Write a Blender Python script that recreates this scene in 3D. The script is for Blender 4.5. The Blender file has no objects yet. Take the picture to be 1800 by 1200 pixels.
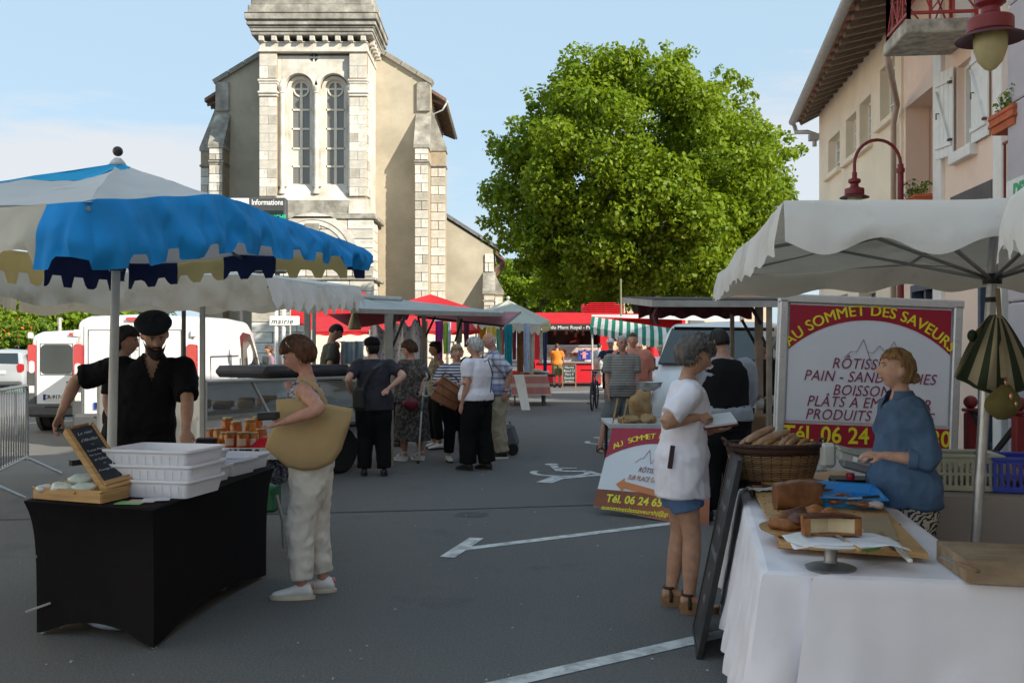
import bpy,math,random
import numpy as np
from mathutils import Vector,Matrix,noise
random.seed(7)
R = math.radians
SC = bpy.context.scene
COL = SC.collection
F,HZ,EYE = 1750.0,610.0,1.57
V = Vector
# ------------------------------------------------------------- camera, sky, sun, exposure
cd = bpy.data.cameras.new('camera'); cam = bpy.data.objects.new('camera',cd); COL.objects.link(cam)
cam.location = (0,0,EYE); cam.rotation_euler = (R(90),0,0)
cd.sensor_width = 36; cd.lens = 35; cd.shift_y = 10/1800; cd.clip_end = 3000; cd.clip_start = 0.05
SC.camera = cam
SUN_EL,SUN_AZ = R(29),(0.80,-0.60)          # towards the sun, in plan
w = bpy.data.worlds.new('World'); SC.world = w; w.use_nodes = True
nt = w.node_tree; nt.nodes.clear()
wo = nt.nodes.new('ShaderNodeOutputWorld'); bg = nt.nodes.new('ShaderNodeBackground')
sky = nt.nodes.new('ShaderNodeTexSky'); sky.sky_type = 'NISHITA'; sky.sun_disc = False
sky.sun_elevation = SUN_EL; sky.sun_rotation = math.atan2(SUN_AZ[0],SUN_AZ[1])
sky.air_density = 1.0; sky.dust_density = 1.0; sky.ozone_density = 1.2
tc = nt.nodes.new('ShaderNodeTexCoord')
mp = nt.nodes.new('ShaderNodeMapping'); mp.inputs['Scale'].default_value = (1.6,1.6,9.0); mp.inputs['Location'].default_value = (0.35,0,0.2)
nz = nt.nodes.new('ShaderNodeTexNoise'); nz.inputs['Scale'].default_value = 1.5; nz.inputs['Detail'].default_value = 7; nz.inputs['Roughness'].default_value = .55
cr = nt.nodes.new('ShaderNodeValToRGB'); cr.color_ramp.elements[0].position = .50; cr.color_ramp.elements[1].position = .72
mx = nt.nodes.new('ShaderNodeMix'); mx.data_type = 'RGBA'
sep = nt.nodes.new('ShaderNodeSeparateXYZ')
band = nt.nodes.new('ShaderNodeMapRange'); band.inputs['From Min'].default_value = .30; band.inputs['From Max'].default_value = .10
band.inputs['To Min'].default_value = 0; band.inputs['To Max'].default_value = .75
mul = nt.nodes.new('ShaderNodeMath'); mul.operation = 'MULTIPLY'
nt.links.new(tc.outputs['Generated'],mp.inputs[0]); nt.links.new(mp.outputs[0],nz.inputs[0]); nt.links.new(nz.outputs[0],cr.inputs[0])
nt.links.new(tc.outputs['Generated'],sep.inputs[0]); nt.links.new(sep.outputs[2],band.inputs[0])
nt.links.new(cr.outputs[0],mul.inputs[0]); nt.links.new(band.outputs[0],mul.inputs[1])
def cloud_glow_patch(px,py,wx,wy,amt):
 d = V(((px-900)/F,1,(HZ-py)/F)).normalized(); s_ = nt.nodes.new('ShaderNodeVectorMath'); s_.operation = 'SUBTRACT'; nt.links.new(tc.outputs['Generated'],s_.inputs[0]); s_.inputs[1].default_value = d
 m_ = nt.nodes.new('ShaderNodeVectorMath'); m_.operation = 'MULTIPLY'; nt.links.new(s_.outputs[0],m_.inputs[0]); m_.inputs[1].default_value = (1/wx,1/wx,1/wy)
 l_ = nt.nodes.new('ShaderNodeVectorMath'); l_.operation = 'LENGTH'; nt.links.new(m_.outputs[0],l_.inputs[0])
 n_ = nt.nodes.new('ShaderNodeTexNoise'); n_.inputs['Scale'].default_value = 7; n_.inputs['Detail'].default_value = 8; n_.inputs['Roughness'].default_value = .6; nt.links.new(mp.outputs[0],n_.inputs[0])
 a_ = nt.nodes.new('ShaderNodeMath'); a_.operation = 'MULTIPLY_ADD'; nt.links.new(n_.outputs[0],a_.inputs[0]); a_.inputs[1].default_value = -1.5; nt.links.new(l_.outputs['Value'],a_.inputs[2])
 r_ = nt.nodes.new('ShaderNodeMapRange'); r_.inputs['From Min'].default_value = .55; r_.inputs['From Max'].default_value = -.15; r_.inputs['To Max'].default_value = amt; nt.links.new(a_.outputs[0],r_.inputs['Value']); return r_.outputs[0]
prev = mul.outputs[0]
for a in ((90,300,.30,.045,.85),(330,275,.10,.02,.6),(1440,330,.16,.09,.7),(-700,240,.5,.06,.8),(2600,300,.6,.07,.8)):  # the entry beside the right terrace paints a whitish glow, no cloud
 x_ = nt.nodes.new('ShaderNodeMath'); x_.operation = 'MAXIMUM'; nt.links.new(prev,x_.inputs[0]); nt.links.new(cloud_glow_patch(*a),x_.inputs[1]); prev = x_.outputs[0]
CLOUD_GLOW = prev
nt.links.new(CLOUD_GLOW,mx.inputs[0]); vm = nt.nodes.new('ShaderNodeMix'); vm.data_type = 'RGBA'; vm.inputs[0].default_value = .95     # thin even veil of high haze
nt.links.new(sky.outputs[0],vm.inputs[6]); vm.inputs[7].default_value = (.69,.94,1.14,1)
nt.links.new(vm.outputs[2],mx.inputs[6]); mx.inputs[7].default_value = (1.18,1.20,1.24,1)
nt.links.new(mx.outputs[2],bg.inputs[0]); bg.inputs[1].default_value = 0.15
nt.links.new(bg.outputs[0],wo.inputs[0])
sl = bpy.data.lights.new('sun','SUN'); sl.energy = 1.65; sl.angle = R(.5); sl.color = (1,.93,.80)
so = bpy.data.objects.new('sun',sl); COL.objects.link(so)
sdir = V((SUN_AZ[0]*math.cos(SUN_EL),SUN_AZ[1]*math.cos(SUN_EL),math.sin(SUN_EL)))
so.rotation_euler = sdir.to_track_quat('Z','Y').to_euler()
SC.view_settings.view_transform = 'Standard'; SC.view_settings.look = 'None'
SC.view_settings.exposure = 2.22; SC.view_settings.gamma = 1; SC.view_settings.use_curve_mapping = False
# ------------------------------------------------------------- helpers
def P(px,py,Y): return V(((px-900)/F*Y,Y,EYE-(py-HZ)/F*Y))
def PX(px,Y): return (px-900)/F*Y
def PZ(py,Y): return EYE-(py-HZ)/F*Y
def lerp(a,b,t): return a+(b-a)*t
def sstep(a,b,x):
 t = min(1,max(0,(x-a)/(b-a))); return t*t*(3-2*t)
MATS = {}
def _nodes(name):
 m = bpy.data.materials.new(name); m.use_nodes = True
 n = m.node_tree; b = n.nodes['Principled BSDF']
 return m,n,b,n.links
def N(n,t,**kw):
 x = n.nodes.new(t)
 for k,v in kw.items():
  if k in x.inputs: x.inputs[k].default_value = v
  else: setattr(x,k,v)
 return x
def mixc(n,fac,a,b,bt='MIX'):
 m = n.nodes.new('ShaderNodeMix'); m.data_type = 'RGBA'; m.blend_type = bt
 for s,k in ((fac,0),(a,6),(b,7)):
  if isinstance(s,(int,float)): m.inputs[k].default_value = s
  elif isinstance(s,(tuple,list)): m.inputs[k].default_value = (*s[:3],1)
  else: n.links.new(s,m.inputs[k])
 return m.outputs[2]
def ramp(n,src,a,b,ca=(0,0,0),cb=(1,1,1)):
 r = n.nodes.new('ShaderNodeValToRGB'); e = r.color_ramp.elements
 e[0].position = a; e[1].position = b; e[0].color = (*ca,1); e[1].color = (*cb,1)
 n.links.new(src,r.inputs[0]); return r.outputs[0]
def tex(n,scale,detail=3,rough=.55,coord='Object',stretch=None):
 t = n.nodes.new('ShaderNodeTexCoord'); o = t.outputs[coord]
 if stretch:
  mp = n.nodes.new('ShaderNodeMapping'); mp.inputs['Scale'].default_value = stretch; n.links.new(o,mp.inputs[0]); o = mp.outputs[0]
 z = n.nodes.new('ShaderNodeTexNoise'); z.inputs['Scale'].default_value = scale; z.inputs['Detail'].default_value = detail; z.inputs['Roughness'].default_value = rough
 n.links.new(o,z.inputs[0]); return z.outputs[0]
def bump(n,b,src,st,dist=.01):
 u = n.nodes.new('ShaderNodeBump'); u.inputs['Strength'].default_value = st; u.inputs['Distance'].default_value = dist
 n.links.new(src,u.inputs['Height'])
 if b.inputs['Normal'].links: n.links.new(b.inputs['Normal'].links[0].from_socket,u.inputs['Normal'])
 n.links.new(u.outputs[0],b.inputs['Normal'])
def mat(name,col,rough=.65,var=.18,scale=6,bmp=.15,bscale=80,metal=0,spec=.4,dirt=0,dirtcol=(.06,.05,.04),dscale=1.5,trans=0,dist=.004,stretch=None,bstretch=None,coat=0,sheen=0,alpha=1,sss=0,fold=0,fscale=4,fdist=.02):
 if name in MATS: return MATS[name]
 m,n,b,L = _nodes(name)
 c0 = tuple(max(0,x*(1-var)) for x in col); c1 = tuple(min(1,x*(1+var)) for x in col)
 out = mixc(n,ramp(n,tex(n,scale,stretch=stretch),.3,.7),c0,c1)
 if dirt:
  out = mixc(n,ramp(n,tex(n,dscale,6,.65),.62-dirt*.35,.80),out,dirtcol)
 L.new(out,b.inputs['Base Color'])
 b.inputs['Roughness'].default_value = rough; b.inputs['Metallic'].default_value = metal
 b.inputs['Specular IOR Level'].default_value = spec
 if coat: b.inputs['Coat Weight'].default_value = coat
 if sheen: b.inputs['Sheen Weight'].default_value = sheen
 if sss:
  b.inputs['Subsurface Weight'].default_value = sss; b.inputs['Subsurface Radius'].default_value = (.02,.008,.004); b.inputs['Subsurface Scale'].default_value = 1
 if bmp: bump(n,b,tex(n,bscale,3,stretch=bstretch),bmp,dist)
 if fold:
  z = N(n,'ShaderNodeTexNoise',noise_type='RIDGED_MULTIFRACTAL'); z.inputs['Scale'].default_value = fscale; z.inputs['Detail'].default_value = 4; z.inputs['Distortion'].default_value = .4
  t_ = n.nodes.new('ShaderNodeTexCoord'); L.new(t_.outputs['Object'],z.inputs[0]); bump(n,b,z.outputs[0],fold,fdist)
 if trans:
  tr = N(n,'ShaderNodeBsdfTranslucent'); L.new(out,tr.inputs[0])
  ms = N(n,'ShaderNodeMixShader'); ms.inputs[0].default_value = trans
  L.new(b.outputs[0],ms.inputs[1]); L.new(tr.outputs[0],ms.inputs[2])
  L.new(ms.outputs[0],n.nodes['Material Output'].inputs[0])
 if alpha < 1: b.inputs['Alpha'].default_value = alpha
 MATS[name] = m; return m
def glassm(name,col=(.02,.025,.03),rough=.06,alpha=1.0):
 if name in MATS: return MATS[name]
 m,n,b,L = _nodes(name)
 b.inputs['Base Color'].default_value = (*col,1); b.inputs['Roughness'].default_value = rough
 b.inputs['Specular IOR Level'].default_value = .9; b.inputs['Alpha'].default_value = alpha
 MATS[name] = m; return m
def stripem(name,c1,c2,period,duty=.5,axis=2,rough=.8,trans=0,phase=0,wob=.0,c3=None):
 """flat printed / woven stripes along one object axis"""
 if name in MATS: return MATS[name]
 m,n,b,L = _nodes(name)
 t = n.nodes.new('ShaderNodeTexCoord'); s = n.nodes.new('ShaderNodeSeparateXYZ'); L.new(t.outputs['Object'],s.inputs[0])
 a = N(n,'ShaderNodeMath',operation='MULTIPLY_ADD'); L.new(s.outputs[axis],a.inputs[0]); a.inputs[1].default_value = 1/period; a.inputs[2].default_value = phase+100
 f = N(n,'ShaderNodeMath',operation='FRACT'); L.new(a.outputs[0],f.inputs[0])
 g = N(n,'ShaderNodeMath',operation='LESS_THAN'); L.new(f.outputs[0],g.inputs[0]); g.inputs[1].default_value = duty
 out = mixc(n,g.outputs[0],c1,c2)
 out = mixc(n,ramp(n,tex(n,5),.3,.75),out,mixc(n,.25,out,(.2,.19,.17)))
 L.new(out,b.inputs['Base Color']); b.inputs['Roughness'].default_value = rough
 bump(n,b,tex(n,90),.1,.003)
 if trans:
  tr = N(n,'ShaderNodeBsdfTranslucent'); L.new(out,tr.inputs[0])
  ms = N(n,'ShaderNodeMixShader'); ms.inputs[0].default_value = trans
  L.new(b.outputs[0],ms.inputs[1]); L.new(tr.outputs[0],ms.inputs[2]); L.new(ms.outputs[0],n.nodes['Material Output'].inputs[0])
 MATS[name] = m; return m
def blotchm(name,cols,scale=14,rough=.8,thr=(.46,.5),detail=2):
 """printed cloth with patches of up to three colours"""
 if name in MATS: return MATS[name]
 m,n,b,L = _nodes(name)
 o = mixc(n,ramp(n,tex(n,scale,detail),thr[0],thr[1]),cols[0],cols[1])
 if len(cols) > 2: o = mixc(n,ramp(n,tex(n,scale*1.7,detail,stretch=(1,1.1,.9)),.55,.58),o,cols[2])
 if len(cols) > 3: o = mixc(n,ramp(n,tex(n,scale*2.3,detail,stretch=(1.2,.9,1)),.60,.62),o,cols[3])
 L.new(o,b.inputs['Base Color']); b.inputs['Roughness'].default_value = rough
 bump(n,b,tex(n,90),.12,.003)
 MATS[name] = m; return m
class MB:
 def __init__(s): s.v = []; s.f = []; s.mi = []; s.cm = 0; s.pr = []
 def add(s,vs,fs):
  o = len(s.v); s.pr.append((o,len(s.f))); s.v += [tuple(p) for p in vs]; s.f += [tuple(i+o for i in f) for f in fs]; s.mi += [s.cm]*len(fs); return s
 def box(s,c,size,rot=None,bev=0,taper=None):
  x,y,z = (d/2 for d in size); c = V(c)
  M = rot if isinstance(rot,Matrix) else (Matrix.Rotation(rot,3,'Z') if rot else None)
  tp = taper or 1
  if bev:
   b = min(bev,x*.9,y*.9,z*.9); vs = [];
   pts = []
   for sx in (-1,1):
    for sy in (-1,1):
     for sz in (-1,1):
      pts += [V((sx*x,sy*(y-b),sz*(z-b))),V((sx*(x-b),sy*y,sz*(z-b))),V((sx*(x-b),sy*(y-b),sz*z))]
   def id(sx,sy,sz,k): return (((sx > 0)*2+(sy > 0))*2+(sz > 0))*3+k
   fs = []
   for a in (-1,1):
    q = [(-1,-1),(1,-1),(1,1),(-1,1)]
    if a < 0: q = q[::-1]
    fs.append([id(a,u,v,0) for u,v in q]); fs.append([id(v,a,u,1) for u,v in q]); fs.append([id(u,v,a,2) for u,v in q])
   for a in (-1,1):
    for d in (-1,1):
     e = [id(a,d,-1,0),id(a,d,1,0),id(a,d,1,1),id(a,d,-1,1)]
     fs.append(e if a*d < 0 else e[::-1])
     e = [id(-1,a,d,1),id(1,a,d,1),id(1,a,d,2),id(-1,a,d,2)]
     fs.append(e if a*d < 0 else e[::-1])
     e = [id(a,-1,d,0),id(a,1,d,0),id(a,1,d,2),id(a,-1,d,2)]
     fs.append(e if a*d > 0 else e[::-1])
   for sx in (-1,1):
    for sy in (-1,1):
     for sz in (-1,1):
      e = [id(sx,sy,sz,0),id(sx,sy,sz,1),id(sx,sy,sz,2)]
      fs.append(e if sx*sy*sz > 0 else e[::-1])
  else:
   pts = [V((-x,-y,-z)),V((x,-y,-z)),V((x,y,-z)),V((-x,y,-z)),V((-x*tp,-y*tp,z)),V((x*tp,-y*tp,z)),V((x*tp,y*tp,z)),V((-x*tp,y*tp,z))]
   fs = [(0,3,2,1),(4,5,6,7),(0,1,5,4),(1,2,6,5),(2,3,7,6),(3,0,4,7)]
  return s.add([(M @ p if M else p)+c for p in pts],fs)
 def bar(s,p,q,w,h=None,bev=0,up=(0,0,1)):
  p,q = V(p),V(q); d = q-p; L = d.length
  if L < 1e-6: return s
  z = d.normalized(); u = V(up)
  if abs(z.dot(u)) > .98: u = V((0,1,0))
  x = u.cross(z).normalized(); y = z.cross(x)
  M = Matrix((x,y,z)).transposed()
  return s.box((p+q)/2,(w,h or w,L),M,bev)
 def tube(s,pts,r,seg=8,cap=True,sq=1.0):
  pts = [V(p) for p in pts]; n = len(pts)
  rr = r if isinstance(r,(list,tuple)) else [r]*n
  t0 = (pts[1]-pts[0]).normalized(); u = V((0,0,1)) if abs(t0.z) < .9 else V((1,0,0))
  x = u.cross(t0).normalized(); vs = []
  for i,p in enumerate(pts):
   t = ((pts[min(i+1,n-1)]-pts[max(i-1,0)])).normalized()
   x = (x-t*x.dot(t)); x = x.normalized() if x.length > 1e-6 else u.cross(t).normalized(); y = t.cross(x)
   for k in range(seg):
    a = 2*math.pi*k/seg; vs.append(p+x*math.cos(a)*rr[i]+y*math.sin(a)*rr[i]*sq)
  fs = [(i*seg+k,i*seg+(k+1) % seg,(i+1)*seg+(k+1) % seg,(i+1)*seg+k) for i in range(n-1) for k in range(seg)]
  if cap: fs += [tuple(range(seg))[::-1],tuple((n-1)*seg+k for k in range(seg))]
  return s.add(vs,fs)
 def loft(s,rings,cap=True):
  seg = len(rings[0]); n = len(rings); vs = [p for r in rings for p in r]
  fs = [(i*seg+k,i*seg+(k+1) % seg,(i+1)*seg+(k+1) % seg,(i+1)*seg+k) for i in range(n-1) for k in range(seg)]
  if cap: fs += [tuple(range(seg))[::-1],tuple((n-1)*seg+k for k in range(seg))]
  return s.add(vs,fs)
 def lathe(s,prof,c=(0,0,0),seg=16,sy=1,rot=None):
  c = V(c); rings = []
  for r,z in prof:
   rg = [V((math.cos(2*math.pi*k/seg)*r,math.sin(2*math.pi*k/seg)*r*sy,z)) for k in range(seg)]
   rings.append([(rot @ p if rot else p)+c for p in rg])
  return s.loft(rings)
 def ball(s,c,r,nu=12,nv=8,rot=None):
  if isinstance(r,(int,float)): r = (r,r,r)
  c = V(c); rings = []
  for j in range(nv+1):
   t = math.pi*(j+.02*(j == 0)-.02*(j == nv))/nv
   rg = [V((math.cos(2*math.pi*k/nu)*math.sin(t)*r[0],math.sin(2*math.pi*k/nu)*math.sin(t)*r[1],-math.cos(t)*r[2])) for k in range(nu)]
   rings.append([(rot @ p if rot else p)+c for p in rg])
  return s.loft(rings)
 def poly(s,pts,th):
  """closed outline extruded by vector th"""
  pts = [V(p) for p in pts]; th = V(th); n = len(pts)
  vs = pts+[p+th for p in pts]
  return s.add(vs,[tuple(range(n)),tuple(range(2*n-1,n-1,-1))]+[(i,i+n,(i+1) % n+n,(i+1) % n) for i in range(n)])
 def grid(s,fn,nu,nv,th=None):
  vs = [V(fn(i/nu,j/nv)) for j in range(nv+1) for i in range(nu+1)]; w_ = nu+1
  fs = [(j*w_+i,j*w_+i+1,(j+1)*w_+i+1,(j+1)*w_+i) for j in range(nv) for i in range(nu)]
  if th is not None:
   th = V(th); n = len(vs); vs2 = vs+[p+th for p in vs]
   fs2 = fs+[tuple(k+n for k in f[::-1]) for f in fs]
   bd = [i for i in range(w_)]+[j*w_+nu for j in range(1,nv+1)]+[nv*w_+i for i in range(nu-1,-1,-1)]+[j*w_ for j in range(nv-1,0,-1)]
   fs2 += [(bd[k],bd[k]+n,bd[(k+1) % len(bd)]+n,bd[(k+1) % len(bd)]) for k in range(len(bd))]
   return s.add(vs2,fs2)
  return s.add(vs,fs)
 def mesh(s,name,m,smooth=False):
  me = bpy.data.meshes.new(name); me.from_pydata(s.v,[],s.f)
  ms = m if isinstance(m,(list,tuple)) else [m]
  for k in ms: me.materials.append(k)
  if len(ms) > 1: me.polygons.foreach_set('material_index',s.mi)
  if smooth:
   me.polygons.foreach_set('use_smooth',[True]*len(me.polygons))
   if smooth is not True and smooth != 1:
    try: me.set_sharp_from_angle(angle=R(smooth))
    except Exception: pass
  me.validate(); me.update(); return me
WORLD = {}
def thing(name,label,cat,loc=(0,0,0),rz=0,group=None,kind=None):
 o = bpy.data.objects.new(name,None); COL.objects.link(o); o.empty_display_size = .1
 o.location = loc; o.rotation_euler = (0,0,rz); o['label'] = label; o['category'] = cat
 if group: o['group'] = group
 if kind: o['kind'] = kind
 WORLD[o.name] = Matrix.Translation(loc) @ Matrix.Rotation(rz,4,'Z')
 return o
def wm(o): return WORLD.get(o.name,Matrix.Identity(4))
SPLIT = {'legs': 'leg','post': 'post','brace': 'brace','folding_legs': 'leg','prop': 'prop','prop_leg': 'leg','rafters': 'rafter','crust_edge': 'crust_edge','display_lines': 'display_line','door_handles': 'door_handle','rails': 'rail','corner_boards': 'board','foot': 'foot','metal_clasp': 'clasp','batten': 'batten','handle': 'handle','leg': 'leg','brass_fitting': 'brass_fitting','ribs': 'rib','price_tag': 'price_tag'}
def part(name,mb,m,parent,smooth=False,label=None,kind=None,local=False,loc=None):
 """local=False: geometry is in world coordinates; local=True: already in the parent's"""
 if isinstance(mb,MB) and name in SPLIT and not kind and len(mb.pr) > 1:
  pr = mb.pr+[(len(mb.v),len(mb.f))]
  for (va,fa),(vb,fb) in zip(pr,pr[1:]):
   q = MB(); q.add(mb.v[va:vb],[tuple(i-va for i in f) for f in mb.f[fa:fb]]); o = part(SPLIT[name],q,m,parent,smooth,label,kind,local,loc)
  return o
 me = mb.mesh(name,m,smooth) if isinstance(mb,MB) else mb
 if isinstance(mb,bpy.types.Mesh) and m is not None and not me.materials: me.materials.append(m)
 o = bpy.data.objects.new(name,me); COL.objects.link(o)
 if parent is not None:
  o.parent = parent; W = wm(parent)
  if not local: me.transform(W.inverted())
  WORLD[o.name] = W
 if label: o['label'] = label
 if kind: o['kind'] = kind
 return o
def single(name,mb,m,label,cat,org=None,group=None,smooth=False,kind=None):
 """a thing that is one mesh; origin moved to org"""
 me = mb.mesh(name,m,smooth); org = V(org) if org is not None else V(me.vertices[0].co)
 me.transform(Matrix.Translation(-org))
 o = bpy.data.objects.new(name,me); COL.objects.link(o); o.location = org
 o['label'] = label; o['category'] = cat
 if group: o['group'] = group
 if kind: o['kind'] = kind
 WORLD[o.name] = Matrix.Translation(org)
 return o
def struct(name,mb,m,smooth=False,kind='structure',label=None):
 me = mb.mesh(name,m,smooth); o = bpy.data.objects.new(name,me); COL.objects.link(o); o['kind'] = kind
 o['label'] = label or name.replace('_',' ')
 return o
def piece(name,me,parent,loc,rot=(0,0,0),scale=(1,1,1),world=True):
 o = bpy.data.objects.new(name,me); COL.objects.link(o); o.parent = parent
 M = Matrix.LocRotScale(V(loc),Matrix.Rotation(0,3,'Z').to_quaternion() if rot == (0,0,0) else __import__('mathutils').Euler(rot),V(scale))
 o.matrix_local = (wm(parent).inverted() @ M) if world else M
 return o
def copy_tree(o,loc=None,rz=None,label=None,parent=None,scale=None):
 c = o.copy(); COL.objects.link(c)
 if parent is not None: c.parent = parent
 if loc is not None: c.location = loc
 if rz is not None: c.rotation_euler = (0,0,rz)
 if scale is not None: c.scale = scale if isinstance(scale,(tuple,list)) else (scale,)*3
 if label: c['label'] = label
 for ch in list(o.children): copy_tree(ch,parent=c)
 return c
def text_mesh(s,size,bold=0,shear=0,extrude=.001,align='CENTER',sx=1.0,space=1.0):
 """flat lettering as a mesh: x to the right, y up, facing +z"""
 cu = bpy.data.curves.new('lettering','FONT'); cu.body = s; cu.size = size; cu.offset = bold; cu.shear = shear
 cu.extrude = extrude; cu.align_x = align; cu.align_y = 'CENTER'; cu.space_character = space; cu.resolution_u = 3
 o = bpy.data.objects.new('lettering',cu); COL.objects.link(o)
 dg = bpy.context.evaluated_depsgraph_get(); me = bpy.data.meshes.new_from_object(o.evaluated_get(dg))
 bpy.data.objects.remove(o); bpy.data.curves.remove(cu)
 if sx != 1: me.transform(Matrix.Scale(sx,4,(1,0,0)))
 return me
def lettering(s,size,org,xdir,ydir,m,parent,name='lettering',arc=None,**kw):
 """org: centre of the line; xdir: reading direction; ydir: up; arc=(radius) bends the line round a centre below it"""
 me = text_mesh(s,size,**kw)
 x,y = V(xdir).normalized(),V(ydir).normalized(); z = x.cross(y)
 if arc:
  for v in me.vertices:
   a = v.co.x/arc; rr = arc+v.co.y
   v.co.x = rr*math.sin(a); v.co.y = rr*math.cos(a)-arc
 M = Matrix((x,y,z)).transposed().to_4x4(); M.translation = V(org)
 me.transform(M); me.materials.clear(); me.materials.append(m)
 return part(name,me,None,parent)
# ============================================================= materials of the place
M = {}
M['stone'] = mat('limestone',(.64,.60,.53),.85,.08,1.2,.35,14,dirt=.55,dirtcol=(.34,.29,.22),dscale=.8,dist=.03)
M['stone_old'] = mat('weathered_limestone',(.44,.41,.35),.9,.3,1.5,.5,10,dirt=1.0,dirtcol=(.10,.09,.075),dscale=1.2,dist=.04)
M['mortar'] = mat('mortar',(.36,.29,.20),.95,.15,4,.2,30)
M['render'] = mat('church_render',(.48,.42,.32),.92,.14,.5,.3,9,dirt=.75,dirtcol=(.32,.28,.21),dscale=.45,dist=.03)
M['rooftile'] = mat('roof_tile',(.20,.12,.09),.85,.3,5,.4,20)
M['slate'] = mat('slate',(.16,.16,.17),.7,.25,3,.3,20)
M['darkglass'] = glassm('leaded_glass',(.15,.145,.13),.35)
M['frame_w'] = mat('pale_stone_tracery',(.62,.58,.50),.7,.08,3,.1)
M['oldwood'] = mat('old_wood',(.16,.10,.07),.8,.3,8,.3,40)
M['white_paint'] = mat('white_paint',(.78,.78,.76),.5,.04,5,.05,dirt=.25,dirtcol=(.5,.48,.44))
M['steel'] = mat('galvanised_steel',(.50,.51,.52),.42,.12,20,.06,60,metal=.85)
M['greymetal'] = mat('grey_painted_metal',(.42,.42,.40),.5,.10,8,.08,metal=.3)
M['darkmetal'] = mat('dark_metal',(.035,.035,.038),.45,.2,10,.1,metal=.5)
M['black'] = mat('black_plastic',(.014,.014,.015),.5,.2,10,.05)
M['rubber'] = mat('rubber',(.02,.02,.021),.8,.2,10,.2)
M['red'] = mat('red_paint',(.42,.020,.022),.4,.1,3,.05)
M['redcloth'] = mat('red_canvas',(.62,.025,.035),.8,.1,3,.15,60,trans=.25)
M['maroon'] = mat('maroon_paint',(.20,.02,.025),.42,.12,6,.06)
M['wood'] = mat('pale_wood',(.50,.29,.115),.55,.22,4,.12,50,stretch=(1,1,12))
M['woodbrown'] = mat('brown_wood',(.22,.13,.07),.7,.25,6,.2,30)
M['whitecanvas'] = mat('white_canvas',(.86,.84,.81),.85,.05,2.2,.25,7,trans=.32,dirt=.30,dirtcol=(.50,.44,.34),dscale=1.6,dist=.03,fold=.30,fscale=2.2,fdist=.03)
M['ecrucanvas'] = mat('ecru_canvas',(.68,.62,.51),.88,.08,2.5,.25,9,trans=.22,dirt=.2,dirtcol=(.36,.30,.21),dscale=2,dist=.03,fold=.3,fscale=2.5,fdist=.03)
M['bluecanvas'] = mat('blue_canvas',(.008,.29,.74),.75,.12,3,.25,10,trans=.15,dist=.02,fold=.55,fscale=3.2,fdist=.045)
M['litbluecanvas'] = mat('lit_blue_canvas',(.01,.42,.76),.75,.08,3,.2,10,trans=.2,dist=.02)  # the blue cloth again, brightened in colour as if lit through
M['shadedbluecanvas'] = mat('shaded_blue_canvas',(.012,.022,.09),.8,.15,5,.15,20,trans=.05)  # blue cloth seen from inside, its shade put into the colour
M['yellowglowcanvas'] = mat('straw_yellow_glow_canvas',(.62,.50,.22),.85,.08,4,.2,20,trans=.3)  # pale cloth lit through from behind, the glow put into the colour
M['skin'] = None
# ============================================================= ground
def gz(x,y):
 k = x/max(y,1)
 return -0.0485*max(0,min(y,75)-34)*(1-sstep(-.44,-.37,k)) if y > 34 else 0
def asphalt():
 m,n,b,L = _nodes('asphalt')
 c = mixc(n,ramp(n,tex(n,.35,5,.6),.3,.72),(.118,.114,.108),(.152,.147,.140))
 c = mixc(n,ramp(n,tex(n,75,2,.8),.30,.70),mixc(n,.45,c,(.02,.02,.02)),mixc(n,.30,c,(.34,.33,.32)))
 c = mixc(n,ramp(n,tex(n,1.1,4,.7),.60,.66),c,mixc(n,.25,c,(.05,.05,.05)))
 c = mixc(n,ramp(n,tex(n,260,2,.7),.50,.72),c,(.20,.195,.19))
 c = mixc(n,ramp(n,tex(n,7,6,.75),.62,.82),c,(.13,.125,.12))
 v = N(n,'ShaderNodeTexVoronoi'); v.inputs['Scale'].default_value = 2.3; t = N(n,'ShaderNodeTexCoord'); L.new(t.outputs['Object'],v.inputs['Vector'])
 c = mixc(n,ramp(n,v.outputs['Distance'],.012,.022),(.21,.205,.195),c)
 L.new(c,b.inputs['Base Color']); b.inputs['Roughness'].default_value = .86; b.inputs['Specular IOR Level'].default_value = .25
 bump(n,b,tex(n,110,3,.7),.8,.010); bump(n,b,tex(n,2.2,3,.6),.25,.03)
 return m
xs = sorted(set([-900,-500,-300,-200,-150] + list(range(-120,-20,6)) + list(np.arange(-20,20.1,4)) + [30,50,80,150,300,900]))
ys = sorted(set([-60,-30] + list(range(-10,34,6)) + list(range(34,100,4)) + [120,180,300,600,1500]))
g = MB(); g.add([(x,y,gz(x,y)) for y in ys for x in xs],[(j*len(xs)+i,j*len(xs)+i+1,(j+1)*len(xs)+i+1,(j+1)*len(xs)+i) for j in range(len(ys)-1) for i in range(len(xs)-1)])
struct('asphalt_ground',g,asphalt(),True,label='dark grey asphalt of the market square')
mk = mat('road_paint',(.66,.66,.64),.8,.12,8,.3,120,dirt=.55,dirtcol=(.16,.16,.16),dscale=9,dist=.003)
def G(px,py,z=.004):
 Y = F*(EYE-z)/(py-HZ); return V((PX(px,Y),Y,z))
def gline(a,b,wd,name='painted_line'):
 p,q = G(*a),G(*b); d = (q-p).normalized(); nn = V((-d.y,d.x,0))*wd/2
 mb = MB(); n_ = max(1,int((q-p).length/.4))
 mb.grid(lambda u,v: p.lerp(q,u)+nn*(2*v-1),n_,1); return mb
def mark(name,mb): return struct(name,mb,mk,label=name.replace('_',' ')+' on the asphalt')
l1 = gline((800,966),(1262,909),.105)
t1,t2 = G(838,945),G(786,979); d_ = (t2-t1).normalized(); n_ = V((-d_.y,d_.x,0))*.06
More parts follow.
